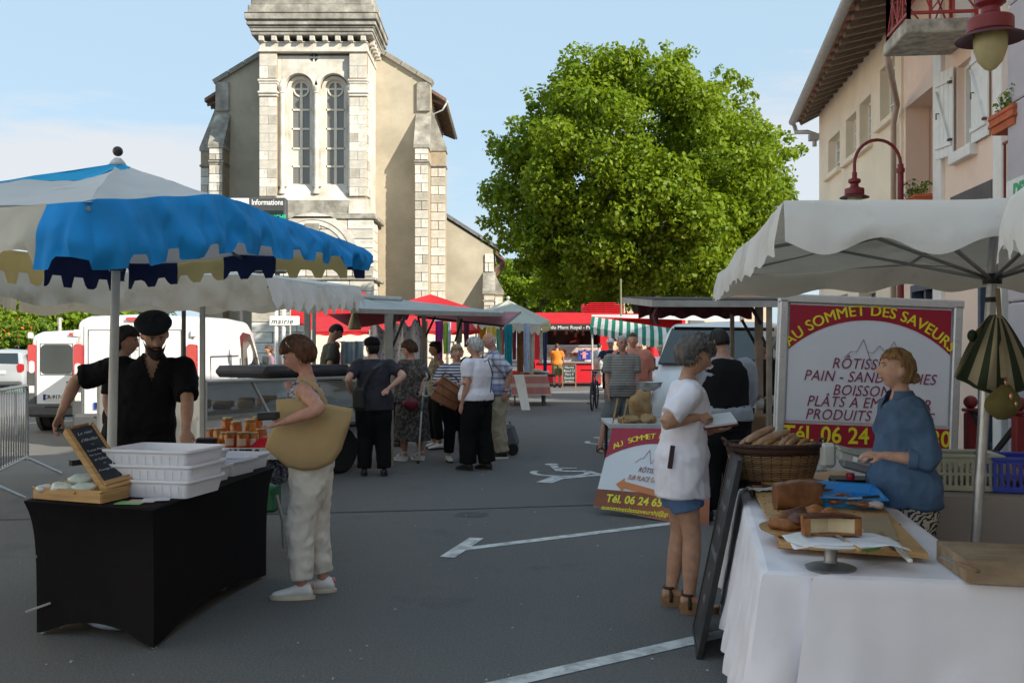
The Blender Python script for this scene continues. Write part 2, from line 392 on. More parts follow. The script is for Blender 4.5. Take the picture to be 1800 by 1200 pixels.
l1.grid(lambda u,v: t1.lerp(t2,u)+n_*(2*v-1)+V((0,0,.002)),3,1); mark('parking_line',l1)
l2 = gline((860,1206),(1290,1108),.11); mark('parking_line',l2)
l3 = gline((972,841),(1056,834),.12)
t1,t2 = G(984,838),G(956,848); d_ = (t2-t1).normalized(); n_ = V((-d_.y,d_.x,0))*.10
l3.grid(lambda u,v: t1.lerp(t2,u)+n_*(2*v-1)+V((0,0,.002)),2,1); mark('parking_line',l3)
mark('road_line',gline((930,690),(1250,683),.16)); mark('road_line',gline((40,704),(140,701),.18)); mark('road_line',gline((20,745),(190,735),.14)); mark('road_line',gline((50,720),(150,716),.2))
def wheelchair(px,py,s):
 o = G(px,py); mb = MB()
 def arc(cx,cy,r,a0,a1,wd,n=16):
  mb.grid(lambda u,v: o+V(((cx+math.cos(lerp(a0,a1,u))*(r+wd*(v-.5)))*s,(cy+math.sin(lerp(a0,a1,u))*(r+wd*(v-.5)))*s,0)),n,1)
 def ln(a,b,wd):
  a,b = V((*a,0))*s,V((*b,0))*s; d = (b-a).normalized(); nn = V((-d.y,d.x,0))*wd*s/2
  mb.grid(lambda u,v: o+a.lerp(b,u)+nn*(2*v-1)+V((0,0,.0015)),2,1)
 arc(0,0,.36,R(150),R(395),.09); ln((-.06,.75),(0,.15),.11); ln((0,.15),(.38,.12),.11); ln((.36,.14),(.55,-.35),.11); ln((.55,-.35),(.72,-.30),.1); ln((-.05,.48),(.25,.46),.08)
 arc(-.08,.92,.05,0,R(360),.1,12)
 return struct('wheelchair_symbol',mb,mk,label='white wheelchair symbol painted on the asphalt')
wheelchair(985,830,.95); wheelchair(1068,777,.95)
# drain grate / repaired seam
sm = MB(); sm.grid(lambda u,v: V((lerp(-7.0,4.0,u),8.6+math.sin(u*9)*.05+v*.05+u*1.8,.003)),30,1)
struct('asphalt_seam',sm,mat('bitumen_seam',(.028,.028,.03),.7,.2,8,.2),label='dark bitumen seam across the asphalt')
# ============================================================= church
ch = thing('church','pale stone church with tall twin arched windows in its front tower','church',(-12,60,0))
YT,YG = 60.0,63.8
def tx(px): return PX(px,YT)
def tz(py): return PZ(py,YT)
def gx(px): return PX(px,YG)
def gzz(py): return PZ(py,YG)
CX = tx(550.5); HWD = 3.24
def arch_head(mb,cx,r,zs,ztop,hw,y0,dep,n=18):
 """solid between a round arch (radius r, spring zs) and the rectangle to ztop, half width hw"""
 A,B = [],[]
 for i in range(n+1):
  a = math.pi*i/n; ax,az = cx+math.cos(a)*r,zs+math.sin(a)*r
  A.append((ax,az)); B.append((cx+math.cos(a)*hw if i not in (0,n) else cx+(hw if i == 0 else -hw),ztop))
 for i in range(n):
  q = [A[i],A[i+1],B[i+1],B[i]]
  mb.add([(x,y0,z) for x,z in q]+[(x,y0+dep,z) for x,z in q],[(0,1,2,3),(7,6,5,4),(0,4,5,1),(2,6,7,3)])
 for sgn in (1,-1):
  if hw > r: mb.poly([(cx+sgn*r,y0,zs),(cx+sgn*hw,y0,zs),(cx+sgn*hw,y0,ztop)],(0,dep,0))
def arch_ring(mb,cx,r0,r1,zs,y0,dep,a0=0,a1=math.pi,n=24):
 rings = []
 for i in range(n+1):
  a = lerp(a0,a1,i/n); c,s_ = math.cos(a),math.sin(a)
  rings.append([V((cx+c*r0,y0,zs+s_*r0)),V((cx+c*r1,y0,zs+s_*r1)),V((cx+c*r1,y0+dep,zs+s_*r1)),V((cx+c*r0,y0+dep,zs+s_*r0))])
 mb.loft(rings)
# gable body
zE,zR = gzz(147),gzz(147)+ (gx(567)-gx(378))*.60
xl,xr,xm = gx(379),gx(757),gx(568)
mb = MB(); mb.poly([(xl,YG,0),(xr,YG,0),(xr,YG,zE),(xm,YG,zR),(xl,YG,zE)],(0,.7,0))
mb.box(((xl+xr)/2,YG+6.1,zE/2-.2),(xr-xl-.02,10.8,zE-.4))
part('wall',mb,M['render'],ch)
mb = MB()
for sg in (-1,1):
 e = xl if sg < 0 else xr; over = .95
 for i in range(1):
  a = V((e+sg*over,YG+.75,zE-.55-over*.45)); b_ = V((xm,YG+.75,zR-.15))
  mb.poly([a,b_,b_+V((0,11.4,0)),a+V((0,11.4,0))],(0,0,.22))
part('roof',mb,M['rooftile'],ch)
# coping slabs along the gable
cps = MB(); cps.box((0,0,0),(1,1,1),bev=.04); cpm = cps.mesh('coping_slab',M['stone_old'])
for sg in (-1,1):
 e = V(((xl-.12) if sg < 0 else (xr+.12),YG+.28,zE+.05)); t_ = V((xm,YG+.28,zR+.18)); L_ = (t_-e).length; k = 7
 ang = math.atan2(t_.z-e.z,abs(t_.x-e.x))
 for i in range(k):
  c = e.lerp(t_,(i+.5)/k); o = piece('coping_slab',cpm,ch,c,(0,-sg*ang if sg > 0 else -ang,0),(L_/k-.03,1.0,.30))
  o.rotation_euler = (0,ang*sg if sg > 0 else -ang,0)
mb = MB()
for sg in (-1,1):          # rafter ends under the side eaves
 e = xl if sg < 0 else xr
 for i in range(14):
  mb.bar((e,YG+1.2+i*.8,zE-.75),(e+sg*.9,YG+1.2+i*.8,zE-1.12),.10,.14)
part('rafters',mb,M['oldwood'],ch)
mb = MB()
mb.tube([(xr+.98,YG+.8,zE-.98),(xr+.98,YG+11.9,zE-1.02)],.10,8); mb.tube([(xr+.98,YG+.85,zE-1.02),(xr+.7,YG+.85,zE-1.5),(xr+.12,YG+.85,zE-1.75),(xr+.08,YG+.85,3)],.06,8)
part('gutter',mb,M['greymetal'],ch,smooth=True)
# ashlar pieces
blk = MB(); blk.box((0,0,0),(1,1,1),bev=.035)
blk_a = blk.mesh('ashlar_block',M['stone'])
blk_b = blk_a.copy(); blk_b.materials.clear(); blk_b.materials.append(mat('limestone_greyer',(.52,.485,.42),.88,.2,2,.4,14,dirt=.7,dirtcol=(.22,.18,.12),dscale=1.3,dist=.03))
blk_c = blk_a.copy(); blk_c.materials.clear(); blk_c.materials.append(mat('limestone_whiter',(.70,.67,.60),.85,.10,2,.35,14,dirt=.4,dirtcol=(.30,.25,.17),dscale=1.3,dist=.03))
rb = random.Random(3); nblk = [0]
def blocks(parent,x0,x1,z0,z1,y,rh,n,axis='x',y1=None,gap=.045,name='ashlar_block',old=0):
 """courses of blocks covering a face; axis 'x': face towards -y; axis 'y': face towards +x"""
 rows = max(1,round((z1-z0)/rh)); h = (z1-z0)/rows
 for r in range(rows):
  zc = z0+(r+.5)*h; u = x0; k = n if r % 2 else max(1,n+(1 if n < 3 else 0)); ws = [rb.uniform(.75,1.25) for _ in range(k)]; t = sum(ws)
  for w_ in ws:
   wd = (x1-x0)*w_/t; q = rb.random(); me = blk_c if q < .35 else (blk_b if q > .88 else blk_a)
   if old: me = blk_b
   pr = rb.uniform(-.012,.012)
   if axis == 'x': piece(name,me,parent,(u+wd/2,y-.02+pr,zc),scale=(wd-gap,.12,h-gap))
   else: piece(name,me,parent,(y+.02-pr,u+wd/2,zc),scale=(.12,wd-gap,h-gap))
   u += wd; nblk[0] += 1
def buttress(xa,xb,ya,yb,ztw,zfr,nm,slope='y',z0=0):
 """upright block with a sloping weathered cap; slope 'y': leans back to the gable, 'x+'/'x-': to the side wall"""
 mb = MB(); mb.box(((xa+xb)/2,(ya+yb)/2,(z0+zfr)/2),(xb-xa,yb-ya,zfr-z0)); part(nm,mb,M['mortar'],ch)
 mb = MB(); e = .07
 if slope == 'y': pts = [(xa-e,ya-e,zfr),(xa-e,yb,zfr),(xa-e,yb,ztw),(xa-e,ya-e,zfr+.22)]; th = (xb-xa+2*e,0,0)
 elif slope == 'x+': pts = [(xb+e,ya-e,zfr),(xa,ya-e,zfr),(xa,ya-e,ztw),(xb+e,ya-e,zfr+.22)]; th = (0,yb-ya+2*e,0)
 else: pts = [(xa-e,ya-e,zfr),(xb,ya-e,zfr),(xb,ya-e,ztw),(xa-e,ya-e,zfr+.22)]; th = (0,yb-ya+2*e,0)
 mb.poly(pts,th); part(nm+'_cap',mb,M['stone_old'],ch)
zt,zf = gzz(200),gzz(268)
for sg in (-1,1):
 if sg > 0: fa,fb,sa,sb = gx(733),gx(756),gx(757),gx(783)
 else: fa,fb,sa,sb = gx(380),gx(403),gx(352),gx(379)
 buttress(fa,fb,YG-1.45,YG,zt,zf,'front_buttress')
 buttress(sa,sb,YG+.10,YG+1.2,gzz(188),zf+.1,'side_buttress','x+' if sg > 0 else 'x-')
 mb = MB(); mb.box(((fa+fb)/2,YG-.7,zf-.85),(fb-fa+.14,1.66,.13),bev=.03); mb.box(((fa+fb)/2,YG-.7,zf-1.0),(fb-fa+.06,1.56,.12),bev=.03)
 mb.box(((sa+sb)/2,YG+.62,zf-.85),(sb-sa+.12,1.3,.13),bev=.03)
 part('string_course',mb,M['stone_old'],ch)
 zlo = 1.2 if sg > 0 else 7
 blocks(ch,fa,fb,zlo,zf-1.1,YG-1.45,.56,1); blocks(ch,sa,sb,zlo,zf-1.0,YG+.10,.56,1)
 blocks(ch,fa,fb,zf-.75,zf-.05,YG-1.45,.35,1)
 mb = MB(); mb.box(((fa+fb)/2,YG-.05,(zt+zE)/2+.1),(fb-fa,.25,zE-zt-.1)); part('corner_pier',mb,M['stone_old'],ch)
# tower
zc0,zc1,zs0 = tz(92),tz(36),tz(380)
mb = MB(); mb.box((CX,YT+2.75,(zs0+zc0)/2),(2*HWD-.5,3.1,zc0-zs0)); mb.box((CX,YT+2.2,zs0/2),(7.0,3.9,zs0)); part('tower_core',mb,M['mortar'],ch)
# front of the upper stage: pilasters, arched wall, colonnettes, windows
for sg in (-1,1):
 cx = CX+sg*(HWD-.53); mb = MB(); mb.box((cx,YT+.30,(zs0+zc0)/2),(1.04,.6,zc0-zs0)); part('pilaster',mb,M['mortar'],ch)
 blocks(ch,cx-.52,cx+.52,tz(345),tz(172),YT,.52,1,gap=.02); blocks(ch,cx-.52,cx+.52,tz(138),tz(96),YT,.7,1,gap=.02)
 mb = MB()
 for zz,ex in ((tz(142),.10),(tz(146),.05),(tz(163),.10),(tz(168),.05)): mb.box((cx,YT+.25,zz),(1.04+2*ex,.62+2*ex,.14),bev=.03)
 mb.box((cx,YT+.25,tz(154)),(1.02,.64,.45)); part('capital',mb,M['stone'],ch)
 # sloping foot
 mb = MB(); mb.poly([(cx-.56,YT-.15,tz(380)),(cx-.56,YT+.3,tz(380)),(cx-.56,YT+.3,tz(350)),(cx-.56,YT-.02,tz(350))],(1.12,0,0)); part('pilaster_foot',mb,M['stone'],ch)
sxr = CX+HWD-.01     # right-hand side of the tower
mb = MB(); mb.box((sxr-.15,YT+2.2,(zs0+zc0)/2),(.3,3.2,zc0-zs0)); part('side_wall',mb,M['stone'],ch)
blocks(ch,YT+.1,YT+1.1,tz(345),tz(130),sxr,.52,1,axis='y',gap=.02)
wc = [tx(524),tx(585)]; wr = .64; zsp = tz(152); zsill = tz(322)
mb = MB()
for c in wc: arch_head(mb,c,wr+.22,zsp,tz(96),tx(554.5)-wc[0],YT+.28,.5)
mb.box((-14.07,YT+.53,(zsill+tz(96))/2),(.30,.5,tz(96)-zsill)); part('arched_wall',mb,M['stone'],ch)
for c in wc:
 mb = MB(); arch_ring(mb,c,wr+.22,wr+.50,zsp,YT+.20,.12); part('arch_moulding',mb,M['stone'],ch)
 mb = MB(); arch_ring(mb,c,wr-.02,wr+.16,zsp,YT+.62,.30);
 for s2 in (-1,1): mb.box((c+s2*(wr+.07),YT+.77,(zsp+zsill)/2),(.18,.30,zsp-zsill))
 part('window_reveal',mb,M['stone'],ch)
for x in (tx(494.5),tx(554.5),tx(615)):
 wd = .34 if x == tx(554.5) else .30
 mb = MB(); mb.box((x,YT+.50,(zsp+zsill)/2-.1),(wd+.2,.5,zsp-zsill+.1)); part('window_pier',mb,M['stone'],ch)
 mb = MB(); mb.tube([(x,YT+.22,zsill-.4),(x,YT+.22,zsp-.35)],.14,12)
 mb.lathe([(.15,-.36),(.19,-.33),(.16,-.28),(.17,-.25),(.26,-.04),(.27,0),(.27,.08),(.22,.1)],(x,YT+.22,zsp-.02),12)
 mb.lathe([(.24,0),(.24,.1),(.19,.14),(.2,.2),(.15,.25)],(x,YT+.22,zsill-.62),12); part('colonnette',mb,M['stone'],ch,smooth=40)
mb = MB(); mb.poly([(CX-HWD+1.0,YT-.05,tz(352)),(CX-HWD+1.0,YT+.9,tz(352)),(CX-HWD+1.0,YT+.9,zsill+.02),(CX-HWD+1.0,YT+.62,zsill)],(2*HWD-2.0,0,0)); part('sloping_sill',mb,M['stone'],ch)
mb = MB(); mb.box((CX,YT+.35,tz(366)),(2*HWD-2.0,.8,tz(352)-tz(380))); part('sill_band',mb,M['stone_old'],ch)
wf = thing  # keep name short below
for c in wc:
 fr = MB(); y = YT+.90
 arch_ring(fr,c,wr-.12,wr-.02,zsp,y,.10)
 for s2 in (-1,1): fr.box((c+s2*(wr-.07),y+.05,(zsp+zsill)/2),(.10,.10,zsp-zsill))
 fr.box((c,y+.055,(zsp+zsill)/2),(.17,.10,zsp-zsill)); fr.box((c,y+.05,zsill+.05),(wr*2,.11,.10))
 arch_ring(fr,c,.40,.50,tz(150),y-.012,.10,0,2*math.pi,32); fr.box((c,y+.04,tz(150)),(.13,.1,1.0)); fr.box((c,y+.045,tz(150)),(1.0,.08,.12))
 for py in (187,221,256,288): fr.box((c,y+.045,tz(py)),(wr*2-.1,.09,.11))
 f = part('window',fr,M['frame_w'],ch)
 for i,(pa,pb) in enumerate(((185,160),(219,189),(254,223),(286,258),(320,290))):
  for s2 in (-1,1):
   mb = MB(); pale_pane = (c == wc[0] and i == 3 and s2 < 0)  # a single pane takes the pale frame colour
   mb.box((c+s2*.32,y+.07+.01*(i % 2),(tz(pa)+tz(pb))/2),(.46,.02,tz(pb)-tz(pa)))
   part('pane',mb,M['frame_w'] if pale_pane else M['darkglass'],f)
 mb = MB(); mb.box((c,y+.085,tz(150)),(1.06,.02,1.3)); part('pane',mb,M['darkglass'],f)
# four-petal opening
mb = MB()
for a in (45,135,225,315):
 mb.poly([(CX+math.cos(R(a+t))*r_,YT+.27,tz(99)+math.sin(R(a+t))*r_) for t,r_ in ((0,.06),(-26,.27),(26,.27))],(0,-.012,0))
part('quatrefoil_opening',mb,M['black'],ch)
# cornice stack
mb = MB()
for pa,pb,ex in ((92,88,.06),(88,76,.0),(76,74,.06)): mb.box((CX,YT+1.9,(tz(pa)+tz(pb))/2),(2*HWD+2*ex,3.9+2*ex,tz(pb)-tz(pa)),bev=.02)
part('architrave',mb,M['stone'],ch)
mb = MB()
for pa,pb,ex in ((66,60,.38),(60,54,.44),(54,50,.50),(50,44,.62),(44,41,.56),(41,30,.70),(30,28,.74)): mb.box((CX,YT+1.9,(tz(pa)+tz(pb))/2),(2*HWD+2*ex,3.9+2*ex,tz(pb)-tz(pa)-.012),bev=.03)
part('cornice',mb,M['stone_old'],ch)
mb = MB(); mb.box((0,0,0),(.32,.36,.34),bev=.03); dm = mb.mesh('dentil',M['stone'])
for i in range(9): piece('dentil',dm,ch,(CX-HWD+.18+i*(2*HWD-.36)/8,YT-.20,tz(70)))
for i in range(1,6): piece('dentil',dm,ch,(CX+HWD+.20,YT+i*.78,tz(70)))
zz = tz(28)
for i,(ins,hh) in enumerate(((-.55,.50),(-.40,.50),(-.28,.52),(-.05,.6),(.15,.6),(.3,1.2))):
 mb = MB(); mb.box((CX,YT+1.9,zz+hh/2),(2*HWD-2*ins,3.9-2*ins,hh-.02),bev=.05); part('roof_course',mb,M['stone_old'],ch); zz += hh
mb = MB(); mb.lathe([(4.2,0),(.15,7.5)],(CX,YT+1.9,zz),4,rot=Matrix.Rotation(R(45),3,'Z')); part('spire',mb,M['slate'],ch)
# lower stage
lx0,lx1 = CX-3.68,CX+3.68
blocks(ch,lx0,lx1,.6,tz(494),YT-.10,.60,5); blocks(ch,lx0,lx1,tz(486),tz(387),YT-.10,.60,5)
blocks(ch,YT-.05,YT+2.2,4.5,tz(387),lx1-.17,.6,2,axis='y')
mb = MB()
for py,ex in ((383,.16),(378,.08),(490,.12)): mb.box((CX,YT+1.7,tz(py)),(7.36+2*ex,3.6+2*ex,.20),bev=.04)
part('string_course',mb,M['stone_old'],ch)
mb = MB(); arch_ring(mb,CX,2.35,2.75,tz(455),YT-.26,.14); arch_ring(mb,CX,2.05,2.33,tz(455),YT-.22,.10); part('door_arch',mb,M['stone'],ch)
mb = MB(); mb.poly([(CX-.28,YT-.38,tz(420)),(CX+.28,YT-.38,tz(420)),(CX+.42,YT-.38,tz(394)),(CX-.42,YT-.38,tz(394))],(0,.3,0)); part('keystone',mb,M['stone_old'],ch)
# aisle on the right: half gable with its own roof, coping and buttress
YA = 66.0
def ax(px): return PX(px,YA)
def az(py): return PZ(py,YA)
mb = MB(); mb.poly([(ax(770),YA,0),(ax(868),YA,0),(ax(868),YA,az(438)),(ax(783),YA,az(384)),(ax(770),YA,az(378))],(0,6.5,0)); part('aisle_wall',mb,M['render'],ch)
a,b_ = V((ax(779),YA-.12,az(378))),V((ax(877),YA-.12,az(440)))
mb = MB(); mb.poly([a,b_,b_+V((0,0,.26)),a+V((0,0,.26))],(0,7,0)); part('aisle_roof',mb,M['slate'],ch)
mb = MB(); mb.poly([(ax(870),YA-.1,az(446)),(ax(888),YA-.1,az(460)),(ax(888),YA-.1,az(456)),(ax(870),YA-.1,az(438))],(0,6.8,0))
for i in range(8): mb.bar((ax(868),YA+.2+i*.85,az(475)),(ax(884),YA+.2+i*.85,az(459)),.09,.12)
part('aisle_eave',mb,M['oldwood'],ch)
buttress(ax(851),ax(869),YA-1.0,YA,az(478),az(518),'front_buttress'); buttress(ax(869),ax(884),YA+.1,YA+1.1,az(480),az(518),'side_buttress','x+')
blocks(ch,ax(851),ax(869),1.2,az(522),YA-1.0,.6,1); blocks(ch,ax(852),ax(868),az(478),az(446),YA-.02,.5,1); blocks(ch,ax(870),ax(883),1.2,az(522),YA+.10,.6,1)
mb = MB(); mb.box((ax(860),YA-.5,az(530)),(.85,1.2,.14),bev=.03); mb.box((ax(860),YA-.5,az(546)),(.85,1.2,.12),bev=.03); part('string_course',mb,M['stone_old'],ch)
# ============================================================= foliage
def leafmat(name,c0,c1,c2,tr=.45):
 m,n,b,L = _nodes(name)
 g_ = N(n,'ShaderNodeNewGeometry')
 r_ = n.nodes.new('ShaderNodeValToRGB'); e = r_.color_ramp.elements; e[0].color = (*c0,1); e[1].color = (*c2,1); x = e.new(.5); x.color = (*c1,1)
 L.new(g_.outputs['Random Per Island'],r_.inputs[0])
 o = mixc(n,ramp(n,tex(n,.5,3),.35,.65),r_.outputs[0],mixc(n,.5,r_.outputs[0],c2))
 L.new(o,b.inputs['Base Color']); b.inputs['Roughness'].default_value = .55; b.inputs['Specular IOR Level'].default_value = .35
 t_ = N(n,'ShaderNodeBsdfTranslucent'); L.new(mixc(n,.35,o,(.22,.26,.01)),t_.inputs[0])
 ms = N(n,'ShaderNodeMixShader'); ms.inputs[0].default_value = tr
 L.new(b.outputs[0],ms.inputs[1]); L.new(t_.outputs[0],ms.inputs[2]); L.new(ms.outputs[0],n.nodes['Material Output'].inputs[0]); return m
def leaves(name,centres,radii,n,size,m,parent,seed=1,world=True,flat=.75,kind=None,smooth=False,up=.25):
 """leaf-sized faces scattered in shells round many small clump centres"""
 r = np.random.default_rng(seed); C = np.asarray(centres,float); K = np.asarray(radii,float)
 w_ = K**2/np.sum(K**2); idx = r.choice(len(C),n,p=w_)
 d = r.normal(size=(n,3)); d /= np.linalg.norm(d,axis=1)[:,None]
 rad = K[idx]*(.35+.65*r.random(n)**.5)
 p = C[idx]+d*rad[:,None]*np.array([1,1,flat])
 nn = d*.7+r.normal(size=(n,3))*.65+np.array([0,0,up]); nn /= np.linalg.norm(nn,axis=1)[:,None]
 a = np.cross(nn,r.normal(size=(n,3))); a /= np.linalg.norm(a,axis=1)[:,None]; b_ = np.cross(nn,a)
 s = (size*(.6+.8*r.random(n)))[:,None]
 v = np.stack([p-a*s*.5,p-b_*s*.33+nn*s*.08,p+a*s*.5,p+b_*s*.33+nn*s*.08],1).reshape(-1,3)
 me = bpy.data.meshes.new(name); me.vertices.add(4*n); me.vertices.foreach_set('co',v.ravel())
 me.loops.add(4*n); me.loops.foreach_set('vertex_index',np.arange(4*n,dtype=np.int32))
 me.polygons.add(n); me.polygons.foreach_set('loop_start',np.arange(0,4*n,4,dtype=np.int32)); me.polygons.foreach_set('loop_total',np.full(n,4,np.int32))
 me.materials.append(m); me.update(calc_edges=True)
 return part(name,me,None,parent,kind=kind) if parent is not None else me
bark = mat('bark',(.10,.078,.055),.9,.35,6,.6,25,dist=.03)
def crown_pts(c,rx,ry,rz,n,rng,inner=.25,low=-.8):
 out = []
 while len(out) < n:
  d = V((rng.gauss(0,1),rng.gauss(0,1),rng.gauss(0,1))).normalized()
  if d.z < low: continue
  q = (1-inner)+inner*rng.random() if rng.random() < .8 else rng.random()
  k = 1+.20*noise.noise(d*2.1+V((rng.seed_off,)*3))+.07*noise.noise(d*6)
  out.append(V(c)+V((d.x*rx,d.y*ry,d.z*rz))*q*k)
 return out
def tree(label,c,base,rx,ry,rz,nclump,nleaf,size,m,tr_r=.35,seed=1,group=None,cr_=.9,name='tree',cat='tree',low=-.8,nb=16):
 rng = random.Random(seed); rng.seed_off = seed*3.7
 t = thing(name,label,cat,base,0,group)
 pts = crown_pts(c,rx,ry,rz,nclump,rng,low=low)
 leaves('crown',pts,[cr_*rng.uniform(.6,1.3) for _ in pts],nleaf,size,m,t,seed)
 mb = MB(); b0 = V(base); fork = V((c[0],c[1],lerp(b0.z,c[2]-rz,.9)+rz*.25))
 mb.tube([b0,b0.lerp(fork,.1)+V((.0,0,0)),b0.lerp(fork,.5)+V((tr_r*.2,0,0)),fork],[tr_r*1.5,tr_r*1.05,tr_r*.92,tr_r*.85],12)
 part('trunk',mb,bark,t,smooth=True)
 mb = MB()
 for p in rng.sample(pts,min(nb,len(pts))):
  mid = fork.lerp(p,.45)+V((rng.uniform(-.1,.1)*rx,rng.uniform(-.1,.1)*ry,.08*rz))
  mb.tube([fork-V((0,0,tr_r)),mid,fork.lerp(p,.75)+V((0,0,.03*rz)),p],[tr_r*.5,tr_r*.28,tr_r*.15,tr_r*.05],6)
 part('limbs',mb,bark,t,smooth=True)
 return t
leafA = leafmat('linden_leaves',(.105,.190,.008),(.175,.27,.010),(.26,.34,.014),.5)
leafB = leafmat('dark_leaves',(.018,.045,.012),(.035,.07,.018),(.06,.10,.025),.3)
leafC = leafmat('bright_shrub_leaves',(.09,.17,.01),(.15,.24,.02),(.20,.30,.03),.4)
big = tree('big round bright green linden tree behind the red stalls',PP := (PX(1122,47),47,PZ(338,47)),(PX(1148,47),47,0),6.35,5.9,5.85,560,135000,.225,leafA,.5,11,cr_=.95,low=-.95,nb=26)
# sprays that break the outline
rng = random.Random(5); sp = []
for px,py in ((862,250),(880,262),(890,345),(862,345),(850,395),(868,420),(925,180),(960,160),(1000,110),(1060,92),(1130,78),(1188,86),(1200,100),(1210,92),(1260,130),(1290,132),(1320,155),(1345,215),(1385,248),(1400,258),(1360,238),(1392,280),(1380,330),(1370,345),(1395,345),(930,520),(990,535),(900,470),(880,440),(1050,530),(1260,500),(1230,520),(1300,470)):
 q = P(px,py,47+rng.uniform(-2,2)); c0 = V(PP)
 for k in range(5): sp.append(q.lerp(c0,k*.035)+V((rng.gauss(0,.2),rng.gauss(0,.2),rng.gauss(0,.15))))
leaves('outer_sprays',sp,[.42]*len(sp),5200,.25,leafA,big,9)
# trees beyond, right of the church and behind
for i,(px,py,Y,rx,rz,lab,lm) in enumerate((
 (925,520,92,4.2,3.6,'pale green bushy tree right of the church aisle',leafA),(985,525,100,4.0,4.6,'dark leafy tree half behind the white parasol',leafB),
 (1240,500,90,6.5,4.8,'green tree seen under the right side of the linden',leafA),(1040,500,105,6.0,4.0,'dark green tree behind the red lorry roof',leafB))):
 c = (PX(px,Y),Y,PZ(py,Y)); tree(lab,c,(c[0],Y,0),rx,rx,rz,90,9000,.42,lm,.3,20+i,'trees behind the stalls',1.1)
# house seen through the linden
hb = thing('house','house with orange tiled roof half hidden behind the linden','house',(PX(1225,75),75,0))
mb = MB(); mb.box((PX(1225,75),78,2.9),(11,6,5.8)); part('wall',mb,mat('house_render',(.62,.48,.36),.9,.1),hb)
mb = MB(); x0,x1 = PX(1225,75)-6,PX(1225,75)+6; mb.poly([(x0,74.4,5.6),(x0,78,8.3),(x0,81.6,5.6)],(x1-x0,0,0)); part('roof',mb,mat('orange_tile',(.50,.20,.10),.85,.25,6,.4,12,dist=.05),hb)
for dx in (-3,0,3):
 mb = MB(); mb.box((PX(1225,75)+dx,74.96,3.6),(1.1,.12,1.5)); part('window',mb,M['darkglass'],hb)
# far left: hills, wood, flowering shrub, street
hm = mat('far_wood',(.055,.085,.035),.95,.5,.09,.9,.35,dist=1.5)
mb = MB(); mb.grid(lambda u,v: V((lerp(-420,-60,u),lerp(190,420,v),-12+ (30+14*noise.noise(V((u*3.1,0,2))))*math.sin(min(1,v*1.25)*math.pi/2)*(1-sstep(.55,1.0,u)*.75)+2.5*noise.noise(V((u*18,v*9,0))))),90,40)
struct('hills',mb,hm,True,label='wooded hills far to the left')
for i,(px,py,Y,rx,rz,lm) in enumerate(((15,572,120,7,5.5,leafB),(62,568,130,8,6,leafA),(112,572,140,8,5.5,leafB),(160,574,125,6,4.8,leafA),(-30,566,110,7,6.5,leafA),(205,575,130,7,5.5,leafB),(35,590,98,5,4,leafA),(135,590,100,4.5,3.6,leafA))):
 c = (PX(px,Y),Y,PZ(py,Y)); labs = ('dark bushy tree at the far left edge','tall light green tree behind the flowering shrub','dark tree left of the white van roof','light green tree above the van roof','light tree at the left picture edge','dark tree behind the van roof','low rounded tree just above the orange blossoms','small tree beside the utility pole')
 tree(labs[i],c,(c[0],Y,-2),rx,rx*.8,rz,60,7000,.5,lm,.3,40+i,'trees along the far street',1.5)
c = V((PX(48,44),44,PZ(612,44)))
shr = thing('trumpet_vine','bright green trumpet vine dotted with orange blossoms by the street','shrub',(c.x,c.y,gz(c.x,44)))
rng = random.Random(8); rng.seed_off = 2
pts = crown_pts(c,1.75,1.2,1.25,70,rng,low=-1); leaves('foliage',pts,[.34]*70,9000,.17,leafC,shr,3)
leaves('blossoms',[p+V((0,-.25,0)) for p in pts],[.4]*70,130,.14,mat('orange_petals',(.75,.12,.02),.6,.1,bmp=0),shr,4,kind='stuff')
mb = MB(); mb.tube([(c.x,44,gz(c.x,44)-.2),(c.x+.1,44,c.z-.6)],.08,6); part('stem',mb,bark,shr)
up = single('utility_pole',MB().tube([(PX(105,60),60,-1.4),(PX(105,60),60,PZ(558,60))],.11,8).bar(V((PX(101,60),60,PZ(563,60))),V((PX(110,60),60,PZ(561,60))),.1),mat('concrete_pole',(.42,.40,.37),.9),'slim grey utility pole left of the white van','pole')
gw = thing('garden_wall','low stone garden wall under the flowering vine','wall',(PX(90,45),45.5,gz(PX(90,45),45)))
mb = MB(); mb.box((PX(60,45.5),45.5,gz(PX(60,45.5),45.5)+.35),(7,.3,1.2),bev=.03); part('wall',mb,mat('garden_wall_stone',(.40,.33,.25),.9,.3,3,.4),gw)
mb = MB()
for px in range(14,42,5): mb.box((PX(px,42),42,.15+gz(PX(px,42),42)+.6),(.09,.05,1.3))
mb.box((PX(28,42),42.04,.9+gz(-20,42)),(.9,.04,.07)); single('picket_fence',mb,mat('green_fence',(.16,.33,.24),.7),'pale green slatted fence left of the flowering vine','fence')
